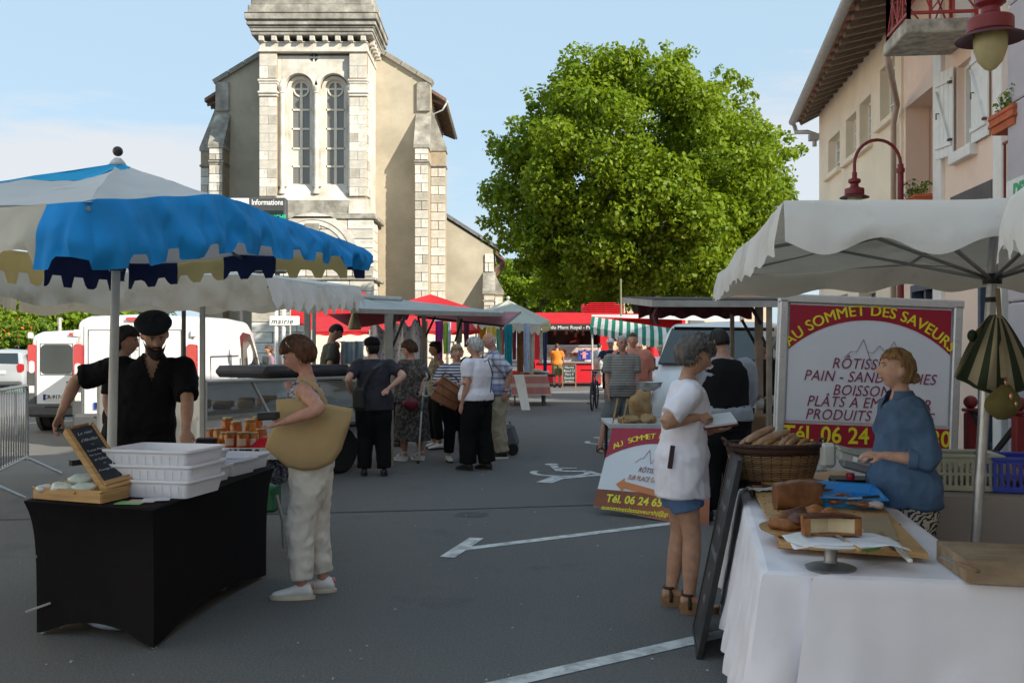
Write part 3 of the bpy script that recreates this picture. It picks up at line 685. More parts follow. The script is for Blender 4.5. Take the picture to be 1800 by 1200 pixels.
# houses behind the vans at the far left, mostly hidden
hh = thing('house','low house with red roof just left of the van','house',(PX(112,80),80,-2))
mb = MB(); mb.box((PX(112,80),83,0),(7,5,3.4)); part('wall',mb,mat('house_render2',(.50,.42,.36),.9,.1),hh)
mb = MB(); mb.poly([(PX(112,80)-4,80,1.6),(PX(112,80)-4,83,3.0),(PX(112,80)-4,86,1.6)],(8,0,0)); part('roof',mb,M['rooftile'],hh)
r = random.Random(77); mb = MB()
for k in range(230):
 Y = 4+r.random()**1.6*22; X = r.uniform(-.6,.6)*Y*.9; s_ = r.uniform(.003,.008); mb.box((X,Y,s_*.4+.003),(s_*2,s_*1.4,s_),r.uniform(0,3))
struct('grit',mb,mat('pale_grit',(.42,.41,.39),.9,.3),kind='stuff',label='pale grit and litter specks scattered on the asphalt')
r = random.Random(78); mb = MB()
for k in range(5):
 Y = r.uniform(6.5,14); X = r.uniform(-.45,.3)*Y; rr = r.uniform(.05,.18); mb.add([(X+math.cos(a)*rr*(1+.3*nz_),Y+math.sin(a)*rr*(1+.3*nz_),.0025) for a,nz_ in [(2*math.pi*j/14,noise.noise(V((j*.7,k,0)))) for j in range(14)]],[tuple(range(14))])
struct('oil_stain',mb,mat('oil_stain',(.075,.073,.07),.75,.3,8,.1),kind='stuff',label='dark oil stains on the asphalt')
# ============================================================= terrace of houses on the right
DD = V((.1024,.9947,0)); NN = V((-.9947,.1024,0)); O0 = V((4.5,0,0))
MF = Matrix((DD,NN,V((0,0,1)))).transposed()      # local (s, o, z)
def B(s,o,z): return O0+DD*s+NN*o+V((0,0,z))
def fY(px): k = (px-900)/F; return 4.5/(k-.103)
def fS(px): return fY(px)/.9947
def fZ(px,py): return PZ(py,fY(px))
def bbox(mb,s0,s1,o0,o1,z0,z1,bev=0): return mb.box(B((s0+s1)/2,(o0+o1)/2,(z0+z1)/2),(abs(s1-s0),abs(o1-o0),abs(z1-z0)),MF,bev)
def facade(mb,s0,s1,z0,z1,holes,th=.35):
 """wall with rectangular openings (s0,s1,z0,z1)"""
 ss = sorted(set([s0,s1]+[h[0] for h in holes]+[h[1] for h in holes])); zs = sorted(set([z0,z1]+[h[2] for h in holes]+[h[3] for h in holes]))
 for a,b_ in zip(ss,ss[1:]):
  run = None
  for c,d in zip(zs,zs[1:]):
   inside = any(h[0] <= (a+b_)/2 <= h[1] and h[2] <= (c+d)/2 <= h[3] for h in holes)
   if not inside: run = (run[0],d) if run else (c,d)
   if inside or d == zs[-1]:
    if run: bbox(mb,a,b_,-th,0,run[0],run[1])
    run = None
M['cream'] = mat('cream_wall_render',(.86,.74,.57),.9,.06,1.0,.25,40,dirt=.35,dirtcol=(.66,.54,.38),dscale=.6,dist=.006)
M['pink'] = mat('salmon_wall_render',(.86,.66,.54),.9,.06,1.0,.25,40,dirt=.3,dirtcol=(.68,.48,.37),dscale=.6,dist=.006)
M['mauve'] = mat('mauve_grey_stone',(.48,.44,.47),.85,.1,2,.2,30)
M['concrete'] = mat('stained_concrete',(.62,.57,.48),.9,.15,2,.3,30,dirt=.9,dirtcol=(.10,.09,.075),dscale=6)
M['soffit'] = mat('soffit_boards',(.30,.25,.20),.85,.25,3,.3,20)
M['winframe'] = mat('white_window_frame',(.80,.78,.75),.5,.05)
M['curtain'] = mat('net_curtain',(.42,.44,.45),.9,.1,3,.1)
M['terracotta'] = mat('terracotta',(.50,.13,.055),.8,.15,10,.15)
hA = thing('cream_house','cream two storey house with deep wooden eaves at the end of the right terrace','house',B(19,0,0))
s1a,s1b = fS(1583)+.02,fS(1440)
holesA = []
for a,b_,zt_,zb_ in ((1456,1476,5.90,5.17),(1487,1505,5.97,5.17),(1511,1531,6.02,5.17),(1547,1573,6.25,5.32)):
 holesA.append((fS(b_),fS(a),zb_,zt_))
for a,b_ in ((1462,1490),(1510,1540)): holesA.append((fS(b_),fS(a),.9,2.6))
mb = MB(); facade(mb,s1a,s1b,0,6.78,holesA); bbox(mb,s1a,s1b-.02,-6,-.36,0,6.7); part('wall',mb,M['cream'],hA)
for i,h in enumerate(holesA):
 mb = MB(); e = .05
 bbox(mb,h[0],h[0]+e,-.22,-.16,h[2],h[3]); bbox(mb,h[1]-e,h[1],-.22,-.16,h[2],h[3]); bbox(mb,h[0]+e,h[1]-e,-.22,-.16,h[3]-e,h[3]); bbox(mb,h[0]+e,h[1]-e,-.22,-.16,h[2],h[2]+e)
 mid = (h[0]+h[1])/2; bbox(mb,mid-.03,mid+.03,-.215,-.155,h[2]+e,h[3]-e)
 for k in (1,2): bbox(mb,h[0]+e,h[1]-e,-.205,-.165,h[2]+(h[3]-h[2])*k/3-.012,h[2]+(h[3]-h[2])*k/3+.012)
 f = part('window',mb,M['winframe'],hA)
 mb = MB(); bbox(mb,h[0]+.01,h[1]-.01,-.25,-.235,h[2]+.01,h[3]-.01); part('pane',mb,mat('window_glass_pale',(.30,.33,.35),.12,.1,2,0,spec=.8) if i < 4 else M['darkglass'],f)
 mb = MB(); bbox(mb,h[0]-.12,h[1]+.12,-.02,.09,h[2]-.11,h[2]-.002,.015); part('sill',mb,M['cream'],f)
# roof with rafters: runs a little askew of the wall, as in the photograph
E0,E1 = V((6.40,22.4,6.62)),V((4.62,12.4,6.66)); ed = (E1-E0)
def W0(t): return B(lerp(22.5,12.6,t),-.05,6.86)
mb = MB(); mb.grid(lambda u,v: E0.lerp(E1,u).lerp(W0(u)+V((3.5,0,2.1)),v)+V((0,0,.07)),20,6,th=(0,0,.12)); part('roof',mb,M['rooftile'],hA)
mb = MB(); mb.grid(lambda u,v: E0.lerp(E1,u).lerp(W0(u)+V((.8,0,.3)),v)+V((0,0,.02)),20,2,th=(0,0,.04)); part('soffit',mb,M['soffit'],hA)
rm = MB(); rm.box((0,0,0),(1,1,1)); rme = rm.mesh('rafter',mat('rafter_wood',(.22,.17,.13),.85,.25,6,.3,30))
for i in range(24):
 t = (i+.5)/24; a = E0.lerp(E1,t)+V((.06,0,-.05)); b_ = W0(t)+V((.15,0,-.0)); d = b_-a
 o = piece('rafter',rme,hA,(a+b_)/2); q = d.to_track_quat('X','Z'); o.matrix_local = wm(hA).inverted() @ Matrix.LocRotScale((a+b_)/2,q,V((d.length,.11,.13)))
tm = MB(); tm.tube([(0,-.13,.0),(0,.13,.02)],.095,10); tme = tm.mesh('eave_tile',mat('pink_tile',(.52,.26,.17),.85,.2,9),True)
for i in range(44):
 c = E0.lerp(E1,(i+.5)/44)+V((.03,0,.07)); o = piece('eave_tile',tme,hA,c); q = V((1,.1,.25)).to_track_quat('Y','Z'); o.matrix_local = wm(hA).inverted() @ Matrix.LocRotScale(c,q,V((1,1,1)))
mb = MB(); gp = [E0.lerp(E1,i/10)+V((-.09,0,.01)) for i in range(11)]; mb.tube(gp,.085,10)
mb.tube([E0+V((-.05,.0,-.06)),E0+V((0,0,-.22)),B(22.15,.22,6.33),B(22.1,.08,6.28),B(22.1,.08,6.0)],.05,8); mb.box(B(22.1,.1,6.2),(.2,.2,.14),MF)
part('gutter',mb,M['greymetal'],hA,smooth=50)
# pink house
hB = thing('salmon_house','salmon pink house with red railed balcony and white shutters at the right','house',B(13,0,0))
s2b = fS(1585)
lo = (fS(1646),fS(1592),3.0,5.26); wi = (fS(1712),fS(1683),4.12,5.24)
gf = [(fS(1646),fS(1600),.1,2.5),(11.0,12.4,.1,2.6),(7.4,9.0,.1,2.6),(4.2,5.8,.1,2.6)]
mb = MB(); facade(mb,2.0,s2b,0,7.6,[lo,wi]+gf+[(8.2,9.2,4.1,5.3),(4.2,5.4,4.1,5.3)]); part('wall',mb,M['pink'],hB)
mb = MB(); bbox(mb,2,s2b,-7,-1.35,0,7.5); bbox(mb,lo[1]+.02,s2b-.01,-1.34,-.36,0,7.5); bbox(mb,2,lo[0]-.02,-1.34,-.36,0,7.5); bbox(mb,lo[0]-.02,lo[1]+.02,-1.34,-.36,0,3.0); bbox(mb,lo[0]-.02,lo[1]+.02,-1.34,-.36,5.28,7.5); part('rear_wall',mb,M['pink'],hB)
mb = MB(); mb.grid(lambda u,v: B(lerp(s2b,1.6,u),lerp(.9,-4,v),7.45+v*1.9),2,2,th=(0,0,.15)); part('roof',mb,M['rooftile'],hB)
mb = MB(); bbox(mb,s2b-.10,s2b+.02,-.02,.035,0,7.4); part('corner_strip',mb,M['cream'],hB)
mb = MB(); bbox(mb,fS(1661),fS(1647),-.02,.06,0,6.9,.01); bbox(mb,fS(1663),fS(1645),-.02,.10,0,.5,.02); part('pilaster',mb,M['winframe'],hB)
mb = MB(); bbox(mb,fS(1772),fS(1757),-.02,.08,0,7.2,.01); part('pilaster',mb,M['winframe'],hB)
mcol = thing('mauve_pillar','mauve grey stone pillar at the right edge beside the salmon wall','pillar',B(9.6,.1,0))
bm_ = MB(); bm_.box((0,0,0),(1,1,1),bev=.02); bme = bm_.mesh('stone_block',M['mauve'])
for i in range(7):
 zz_ = .5+i*1.02; o = piece('stone_block',bme,mcol,B(9.35,.22,zz_)); o.matrix_local = wm(mcol).inverted() @ Matrix.LocRotScale(B(9.35,.22,zz_),Matrix(MF).to_quaternion(),V((2.0,.40,1.005)))
# window with shutters
mb = MB(); e = .05
bbox(mb,wi[0],wi[0]+e,-.15,-.09,wi[2],wi[3]); bbox(mb,wi[1]-e,wi[1],-.15,-.09,wi[2],wi[3]); bbox(mb,wi[0]+e,wi[1]-e,-.15,-.09,wi[3]-e,wi[3])
f = part('window',mb,M['winframe'],hB); mb = MB(); bbox(mb,wi[0]+.01,wi[1]-.01,-.19,-.17,wi[2],wi[3]); part('pane',mb,M['curtain'],f)
mb = MB(); bbox(mb,wi[0]-.12,wi[1]+.08,-.02,.10,wi[2]-.16,wi[2]-.01,.01); part('sill',mb,M['winframe'],f)
def shutter(s0,s1,z0,z1,ang=0,hinge=None):
 r = MB(); n = 4; W_ = abs(s1-s0)
 for i in range(n): r.box((W_*(i+.5)/n,.02,(z1-z0)/2),(W_/n-.006,.025,z1-z0),bev=.004)
 for zz_ in (.16,z1-z0-.16): r.box((W_/2,.045,zz_),(W_-.04,.022,.055))
 r.bar((.06,.045,.22),(W_-.06,.045,z1-z0-.25),.05,.02)
 me = r.mesh('shutter',M['white_paint']); o = bpy.data.objects.new('shutter',me); COL.objects.link(o); o.parent = hB
 Mx = Matrix.Translation(hinge) @ (MF.to_4x4()) @ Matrix.Rotation(ang,4,'Z'); o.matrix_local = wm(hB).inverted() @ Mx
 k = MB(); k.box((.03,.06,.2),(.06,.04,.03)); k.box((.03,.06,z1-z0-.2),(.06,.04,.03)); k.tube([(W_*.7,.05,.6),(W_*.7,.09,.6),(W_*.7,.09,.52)],.01,5)
 kk = bpy.data.objects.new('hinge',k.mesh('hinge',M['oldwood'])); COL.objects.link(kk); kk.parent = o
shutter(0,.56,wi[2]-.02,wi[3]+.02,0,B(wi[0]-.60,.02,wi[2]-.02)); shutter(0,.42,wi[2]-.02,wi[3]+.02,R(14),B(wi[1]+.03,.02,wi[2]-.02))
# balcony
bs0,bs1,bo,bz = fS(1722),fS(1672),.88,5.47
mb = MB(); bbox(mb,bs0,bs1,0,bo,bz,bz+.17,.015); part('balcony_slab',mb,M['concrete'],hB)
rl = MB(); zt_ = bz+1.15
def rb_(a,b_,w_=.03): rl.bar(a,b_,w_)
cor = [B(bs0+.05,.02,0),B(bs0+.05,bo-.05,0),B(bs1-.05,bo-.05,0),B(bs1-.05,.02,0)]
for a,b_ in zip(cor,cor[1:]):
 n = max(3,int((b_-a).length/.22))
 for zz_ in (bz+.26,zt_,zt_-.15): rb_(a+V((0,0,zz_)),b_+V((0,0,zz_)),.035)
 for i in range(n+1): p = a.lerp(b_,i/n); rb_(p+V((0,0,bz+.02 if i % n == 0 else bz+.26)),p+V((0,0,zt_)),.022 if i % n else .04)
 for i in range(0,n,2):
  p,q = a.lerp(b_,i/n),a.lerp(b_,min(1,(i+2)/n)); rb_(p+V((0,0,bz+.28)),q+V((0,0,zt_-.15)),.018); rb_(q+V((0,0,bz+.28)),p+V((0,0,zt_-.15)),.018)
rl.tube([B(bs1+.02,bo-.02,bz+.1),B(bs1+.05,bo-.2,bz-.02),B(bs1+.2,.12,bz-.25),B(bs1+.22,.08,bz-.4)],.03,6) if False else None
part('balcony_railing',rl,mat('red_railing',(.38,.05,.05),.5,.1),hB)
mb = MB(); dpS = s2b+.16
mb.tube([B(bs1-.02,bo-.03,bz+.05),B(bs1+.1,bo-.1,bz-.08),B(dpS-.5,.16,bz-.18),B(dpS,.08,bz-.35),B(dpS,.08,.1)],.045,8); part('downpipe',mb,mat('pink_pipe',(.55,.42,.34),.6,.1),hB,smooth=True)
# balcony door behind railing
mb = MB(); bbox(mb,bs0+.2,bs1-.25,-.01,.03,bz+.17,bz+2.1); part('balcony_door',mb,M['winframe'],hB)
# ground floor: shopfront frames and panes, dark sign panel, DEG... sign
for i,h in enumerate(gf):
 mb = MB(); bbox(mb,h[0],h[0]+.09,-.14,.0,h[2],h[3]); bbox(mb,h[1]-.09,h[1],-.14,.0,h[2],h[3]); bbox(mb,h[0]+.09,h[1]-.09,-.14,0,h[3]-.1,h[3]); mid = (h[0]+h[1])/2
 bbox(mb,mid-.035,mid+.035,-.12,-.03,h[2],h[3]-.1); bbox(mb,h[0]+.09,h[1]-.09,-.12,-.02,h[2],h[2]+.3)
 f = part('shopfront',mb,mat('slate_blue_frame',(.06,.085,.13),.5,.15),hB); mb = MB(); bbox(mb,h[0]+.02,h[1]-.02,-.18,-.165,h[2],h[3]-.02); part('pane',mb,M['darkglass'],f)
sg_ = thing('wall_sign','grey carved panel high on the salmon wall above the canopy','sign',B(12.2,.05,3.2))
mb = MB(); bbox(mb,fS(1752),fS(1678),.01,.06,2.75,3.55,.01); part('panel',mb,mat('grey_slate_panel',(.12,.11,.105),.8,.2),sg_)
lettering('PHARMACIE',.26,B(12.0,.066,3.2),-DD,V((0,0,1)),mat('worn_gold',(.28,.24,.15),.7),sg_) if False else lettering('MARIE',.30,B(11.9,.066,3.22),-DD,V((0,0,1)),mat('worn_gold',(.28,.24,.15),.7),sg_)
sg_ = thing('shop_sign','white shop fascia with green capital letters at the right edge','sign',B(9.2,.5,3.0))
mb = MB(); bbox(mb,8.2,10.2,.44,.49,2.6,3.26,.01); part('board',mb,M['white_paint'],sg_)
gm = mat('green_lettering',(.02,.38,.16),.5)
lettering('DEG',.20,B(9.80,.495,3.12),-DD,V((0,0,1)),gm,sg_,bold=.012,align='CENTER')
# flower boxes
def flower_box(c,L_,label,rx=None,blooms=(.75,.55,.05)):
 t = thing('flower_box',label,'flower box',c,0,'terracotta flower boxes on the salmon house')
 mb = MB(); q = MF
 vs = [(-L_/2,-.10,0),(L_/2,-.10,0),(L_/2,.10,0),(-L_/2,.10,0),(-L_/2-.03,-.13,.2),(L_/2+.03,-.13,.2),(L_/2+.03,.13,.2),(-L_/2-.03,.13,.2)]
 mb.add([MF @ V(p)+V(c) for p in vs],[(0,3,2,1),(0,1,5,4),(1,2,6,5),(2,3,7,6),(3,0,4,7)])
 for z_ in (.17,.09): mb.box(V(c)+V((0,0,z_)),(L_+.07,.27,.035),MF,.008)
 mb.box(V(c)+V((0,0,.12)),(L_,.2,.02),MF); part('planter',mb,M['terracotta'],t)
 r = random.Random(int(c[1]*100)); st = MB(); cs = []
 for i in range(16):
  a = V(c)+MF @ V((r.uniform(-.45,.45)*L_,r.uniform(-.05,.05),.14)); b_ = a+V((r.uniform(-.12,.12),r.uniform(-.12,.12),r.uniform(.12,.30))); st.tube([a,a.lerp(b_,.5)+V((.01,0,.03)),b_],[.006,.004,.002],4); cs += [b_,a.lerp(b_,.6)]
 part('stems',st,mat('stem_green',(.10,.14,.05),.8),t,kind='stuff')
 leaves('leaves',cs,[.06]*len(cs),260,.045,leafC if blooms else leafB,t,5); return t
flower_box(B(fS(1604),.15,3.42-.15),.55,'terracotta flower box with yellow flowers, lower left of the pair in the recess')
flower_box(B(fS(1632),.15,3.52),.60,'terracotta flower box with sparse plants, upper right of the pair in the recess')
flower_box(V((PX(1797,10.4)-.1,10.4,PZ(228,10.4))),.60,'orange red flower box with wispy plants on the mauve pillar')
mb = MB();
for i in range(9): mb.bar(B(lo[0]+.02+i*(lo[1]-lo[0]-.04)/8,.06,3.02),B(lo[0]+.02+i*(lo[1]-lo[0]-.04)/8,.06,3.48),.02)
mb.bar(B(lo[0],.06,3.48),B(lo[1],.06,3.48),.03); mb.bar(B(lo[0],.06,3.05),B(lo[1],.06,3.05),.03)
part('window_guard',mb,M['maroon'],hB)
mb = MB(); q0 = V((PX(1800,10.4)-.1,10.4,3.05))
for i in range(5): mb.bar(q0+DD*(i*.14-.3),q0+DD*(i*.14-.3)+V((0,0,.7)),.02)
mb.bar(q0-DD*.35,q0+DD*.3,.025); mb.bar(q0-DD*.35+V((0,0,.7)),q0+DD*.3+V((0,0,.7)),.025)
part('planter_bracket',mb,M['maroon'],mcol)
# rest of the terrace towards and behind the camera: it throws the shade over the square
hC = thing('unseen_terrace_house','next house of the right terrace, outside the picture','house',B(-10,0,0))
hs = [(s_,s_+1.2,z_,z_+1.5) for s_ in np.arange(-34,0,3.2) for z_ in (.9,4.2,7.1)]
mb = MB(); facade(mb,-36,1.98,0,9.4,hs); bbox(mb,-36,1.98,-8,-.36,0,9.3); part('wall',mb,M['cream'],hC)
mb = MB(); mb.grid(lambda u,v: B(lerp(2.2,-36,u),lerp(.9,-5,v),9.3+v*2.2),2,2,th=(0,0,.15)); part('roof',mb,M['rooftile'],hC)
# unseen houses added across the square: sunlit, they bounce light into the shade
for k,(ya,yb,hh3,cm) in enumerate(((-34,-14,10.5,'cream'),(-13.9,6,9.2,'white_paint'),(6.1,25,9.8,'cream'))):
 t = thing('unseen_terrace_house',('added pale house across the square, farthest behind the camera','added white house across the square, beside the camera','added cream house across the square, nearest the vans')[k],'house',(-15.6,(ya+yb)/2,0),0,'added pale houses across the square'); mb = MB(); mb.box((-18.6,(ya+yb)/2,hh3/2),(6,yb-ya,hh3)); part('wall',mb,M[cm],t)
 mb = MB(); mb.poly([(-15.0,ya-.05,hh3),(-22.2,ya-.05,hh3),(-18.6,ya-.05,hh3+2.2)],(0,yb-ya+.1,0)); part('roof',mb,M['rooftile'],t); wm_ = MB(); wm_.box((0,0,0),(.08,1.0,1.4)); wme = wm_.mesh('window',M['darkglass'])
 for z_ in (1.6,4.8,7.6):
  for j in range(int((yb-ya)/3.2)): piece('window',wme,t,(-15.57,ya+1.8+j*3.2,z_))
# ============================================================= street lamps
def street_lamp(label,lx,ly,zl,polex,poley,first):
 t = thing('street_lamp',label,'street lamp',(polex,poley,0),0,'maroon swan neck street lamps')
 mb = MB(); mb.tube([(polex,poley,0),(polex,poley,.5),(polex,poley,.52),(polex,poley,zl+.42)],[.085,.075,.05,.042],10)
 mb.lathe([(.10,0),(.10,.06),(.08,.1),(.085,.3),(.06,.36)],(polex,poley,0),12); mb.lathe([(.06,0),(.06,.06)],(polex,poley,zl+.30),10)
 rr = abs(polex-lx)/2; pts = []
 c = V(((polex+lx)/2,(poley+ly)/2,zl+.42))
 for i in range(15):
  a = math.pi*i/14; pts.append(c+V((math.cos(a)*(polex-lx)/2,math.cos(a)*(poley-ly)/2,math.sin(a)*rr*1.05)))
 pts.append(V((lx,ly,zl+.20))); mb.tube(pts,.024,8)
 part('pole',mb,M['maroon'],t,smooth=40)
 mb = MB(); mb.lathe([(.035,.30),(.035,.22),(.085,.20),(.09,.16),(.055,.135),(.058,.10),(.085,.075),(.128,.07),(.136,.06),(.136,-.015),(.12,-.03),(.05,-.03)],(lx,ly,zl),24)
 part('lamp_housing',mb,M['maroon'],t,smooth=35)
 mb = MB(); mb.lathe([(.13,-.02),(.205,-.055),(.207,-.065),(.13,-.035),(.1,-.03)],(lx,ly,zl),28); part('lamp_shade',mb,mat('shade_enamel',(.10,.025,.03),.5,.2),t,smooth=35)
 mb = MB(); mb.lathe([(.098,-.03),(.101,-.07),(.096,-.13),(.072,-.20),(.035,-.245),(.004,-.26)],(lx,ly,zl),24); part('lamp_glass',mb,mat('frosted_lamp_glass',(.62,.54,.30),.25,.08,12,.05,spec=.6,trans=.45),t,smooth=True)
 return t
street_lamp('large red street lamp with frosted globe hanging at the top right',PX(1741,6.2),6.2,PZ(52,6.2),PX(1741,6.2)+.67,6.35,True)
street_lamp('smaller red street lamp with arched neck above the white canopy',PX(1502,14.3),14.3,PZ(340,14.3),PX(1583,14.3),14.3,False)
# ============================================================= vehicles
vpaint = mat('white_van_paint',(.74,.75,.76),.28,.03,2,.02,5,coat=.5,dirt=.2,dirtcol=(.5,.48,.45),dscale=2)
spaint = mat('silver_car_paint',(.45,.47,.49),.3,.04,2,.02,5,metal=.3,coat=.5)
tailred = mat('tail_light_red',(.45,.008,.012),.12,.1,30,.1,60,spec=.8,coat=1)
tailwht = mat('tail_light_clear',(.70,.66,.62),.12,.1,40,.1,60,spec=.8,coat=1)
glassv = glassm('car_glass',(.018,.026,.026),.12)
plate_ = mat('number_plate',(.75,.75,.72),.4,.03)
trim = mat('grey_bumper_plastic',(.075,.077,.08),.6,.12,8,.15,60)
def section(x,w_,zb,zt_,r=.12,tumble=.06,n=6):
 """ring in the y-z plane, widest at the waist, rounded roof corners"""
 hw = w_/2; pts = []
 prof = [(hw*.96,zb),(hw,zb+.12),(hw,lerp(zb,zt_,.45)),(hw-tumble*.4,lerp(zb,zt_,.7))]
 for i in range(n+1):
  a = (math.pi/2)*i/n; prof.append((hw-tumble-r+math.cos(a)*r,zt_-r*.8+math.sin(a)*r*.8))
 prof.append((0,zt_+.03))
 right = [V((x,-p,z)) for p,z in prof]; left = [V((x,p,z)) for p,z in prof[:-1]][::-1]
 return right+left
def wheel(parent,x,y,r,wd,yaw=0):
 mb = MB(); rot = Matrix.Rotation(R(90),3,'X')
 mb.lathe([(r*.62,-wd/2),(r*.9,-wd/2),(r,-wd*.35),(r,wd*.35),(r*.9,wd/2),(r*.62,wd/2)],(x,y,r),24,rot=rot)
 w_ = part('wheel',mb,M['rubber'],parent,smooth=40,local=True)
 mb = MB(); mb.lathe([(r*.2,-wd*.42),(r*.6,-wd*.45),(r*.63,-wd*.5),(r*.63,wd*.5),(r*.6,wd*.45),(r*.2,wd*.42)],(x,y,r),20,rot=rot)
 for k in range(7):
  a = k*2*math.pi/7; mb.box((x+math.cos(a)*r*.38,y-wd*.44,r+math.sin(a)*r*.38),(r*.10,.02,r*.10))
  mb.box((x+math.cos(a)*r*.38,y+wd*.44,r+math.sin(a)*r*.38),(r*.10,.02,r*.10))
 part('rim',mb,mat('alloy_rim',(.35,.36,.37),.35,.1,metal=.8),w_,smooth=40,local=True)
 return w_
def curve_panel(mb,x,y0,y1,z0,z1,dep,r=.06,n=5,flip=1):
 """rounded rectangle plate facing -x"""
 pts = []
 for cy,cz,a0 in ((y1-r,z1-r,0),(y0+r,z1-r,90),(y0+r,z0+r,180),(y1-r,z0+r,270)):
  for i in range(n+1):
   a = R(a0+90*i/n); pts.append((x,cy+math.cos(a)*r,cz+math.sin(a)*r))
 mb.poly(pts,(dep,0,0)); return mb
def side_panel(mb,y,x0,x1,z0,z1,dep,r=.06,n=5):
 pts = []
 for cx,cz,a0 in ((x1-r,z1-r,0),(x0+r,z1-r,90),(x0+r,z0+r,180),(x1-r,z0+r,270)):
  for i in range(n+1):
   a = R(a0+90*i/n); pts.append((cx+math.cos(a)*r,y,cz+math.sin(a)*r))
 mb.poly(pts,(0,dep,0)); return mb
def van(label,loc,yaw,L_=4.85,W_=1.94,H_=1.98,paint=vpaint,ptxt='BX-482-KD',name='white_van',cat='van',glazed=False,text=None):
 """x forward, rear at x=0"""
 t = thing(name,label,cat,loc,yaw)
 st = [(0.0,.93,.42,H_-.14),(.04,.975,.34,H_-.04),(.25,1,.30,H_),(L_*.45,1,.30,H_+.02),(L_*.66,.99,.30,H_-.01),(L_*.72,.98,.30,H_-.12),(L_*.80,.97,.30,H_*.745),(L_*.865,.95,.30,H_*.60),(L_*.93,.93,.32,H_*.52),(L_*.98,.86,.36,H_*.44),(L_,.78,.42,H_*.36)]
 mb = MB(); mb.loft([section(x,W_*k,zb,zt_,.16 if x < L_*.8 else .10) for x,k,zb,zt_ in st])
 b_ = part('body',mb,paint,t,smooth=35,local=True)
 for sx in (L_*.18,L_*.80):
  for sy in (-1,1):
   wheel(t,sx,sy*(W_/2-.13),.33,.21)
   mb = MB(); rot = Matrix.Rotation(R(90),3,'X'); mb.lathe([(.385,-.035),(.385,.035)],(sx,sy*(W_/2-.005),.35),24,rot=rot); part('wheel_arch',mb,trim,t,local=True)
 hw = W_/2
 # rear: two doors as separate raised plates, window plates or pressed panels
 for s2 in (-1,1):
  d = MB(); y0,y1 = (.008,hw*.80) if s2 > 0 else (-hw*.80,-.008)
  curve_panel(d,-.022,y0,y1,.50,H_-.12,.06,.05); dd = part('rear_door',d,paint,t,local=True)
  q = MB(); curve_panel(q,-.030,y0+.07,y1-.07,1.08,H_-.24,.012,.09); part('window' if glazed else 'pressed_panel',q,glassv if glazed else paint,dd,local=True)
  q = MB();
  for (a,b2,c,d2) in ((y0+.055,y0+.07,1.06,H_-.22),(y1-.07,y1-.055,1.06,H_-.22)): q.box((-.024,(a+b2)/2,(c+d2)/2),(.008,.012,d2-c))
  q.box((-.024,(y0+y1)/2,1.065),(.008,y1-y0-.12,.012)); q.box((-.024,(y0+y1)/2,H_-.225),(.008,y1-y0-.12,.012)); part('panel_groove',q,trim,dd,local=True)
  m2 = MB(); curve_panel(m2,-.028,s2*hw*.90-.075,s2*hw*.90+.075,.98,1.62,.08,.05); tl = part('tail_light',m2,tailred,t,local=True)
  m2 = MB(); curve_panel(m2,-.036,s2*hw*.90-.05,s2*hw*.90+.05,1.10,1.32,.02,.045); part('lens',m2,tailwht,tl,local=True)
  m2 = MB(); m2.box((-.02,s2*hw*.90,.80),(.04,.12,.16),bev=.02); part('fog_lens',m2,tailwht,t,local=True)
  m2 = MB(); m2.box((-.02,s2*hw*.93,1.78),(.05,.10,.12),bev=.02); part('hinge',m2,paint,t,local=True)
  m2 = MB(); m2.box((-.005,s2*hw*.905,.82),(.06,.19,.66),bev=.03); part('corner_trim',m2,trim,t,local=True)
 m2 = MB(); m2.box((-.05,0,.42),(.16,W_*.96,.24),bev=.05); m2.box((-.09,0,.50),(.12,W_*.6,.05),bev=.02); part('rear_bumper',m2,trim,t,local=True)
 m2 = MB(); curve_panel(m2,-.035,-.14,.14,H_-.085,H_-.025,.05,.028); part('brake_light',m2,tailred,t,local=True)
 m2 = MB(); m2.box((-.035,hw*.38,.66),(.015,.52,.115),bev=.004); pl = part('number_plate',m2,plate_,t,local=True)
 m2 = MB(); m2.box((-.0435,hw*.38+.235,.66),(.004,.045,.108)); m2.box((-.0435,hw*.38-.235,.66),(.004,.045,.108)); part('plate_band',m2,mat('plate_blue',(.01,.04,.30),.5),pl,local=True)
 me = text_mesh(ptxt,.095,bold=.003); Mx = Matrix(((0,0,-1),(-1,0,0),(0,1,0))).to_4x4(); Mx.translation = (-.0445,hw*.38,.66); me.transform(Mx); me.materials.clear(); me.materials.append(M['black']); part('plate_lettering',me,None,pl,local=True)
 m2 = MB(); m2.box((-.04,.10,.93),(.03,.16,.035),bev=.01); part('door_handle',m2,trim,t,local=True)
 # sides
 for s2 in (-1,1):
  y = s2*(hw+.003)
  m2 = MB(); side_panel(m2,y,L_*.50,L_*.695,.52,H_-.16,-s2*.05,.07); dr = part('front_door',m2,paint,t,local=True) if False else None
  g_ = MB(); pts = [(L_*.515,1.12),(L_*.515,H_-.30),(L_*.56,H_-.22),(L_*.66,H_-.25),(L_*.755,1.42),(L_*.765,1.16)]
  g_.poly([(x,s2*(hw-.075+(.045 if z < 1.3 else .0)),z) for x,z in pts],(0,s2*.032,0)); part('side_window',g_,glassv,t,local=True)
  g_ = MB()
  for xa in (L_*.49,L_*.735): g_.box((xa,s2*(hw-.0),.95),(.014,.012,.85))
  g_.box((L_*.30,s2*(hw+.0),1.42),(L_*.34,.010,.014)); g_.box((L_*.30,s2*(hw+.0),.55),(L_*.34,.010,.014)); g_.box((L_*.13,s2*hw,.98),(.012,.012,.86)); part('panel_gap',g_,trim,t,local=True)
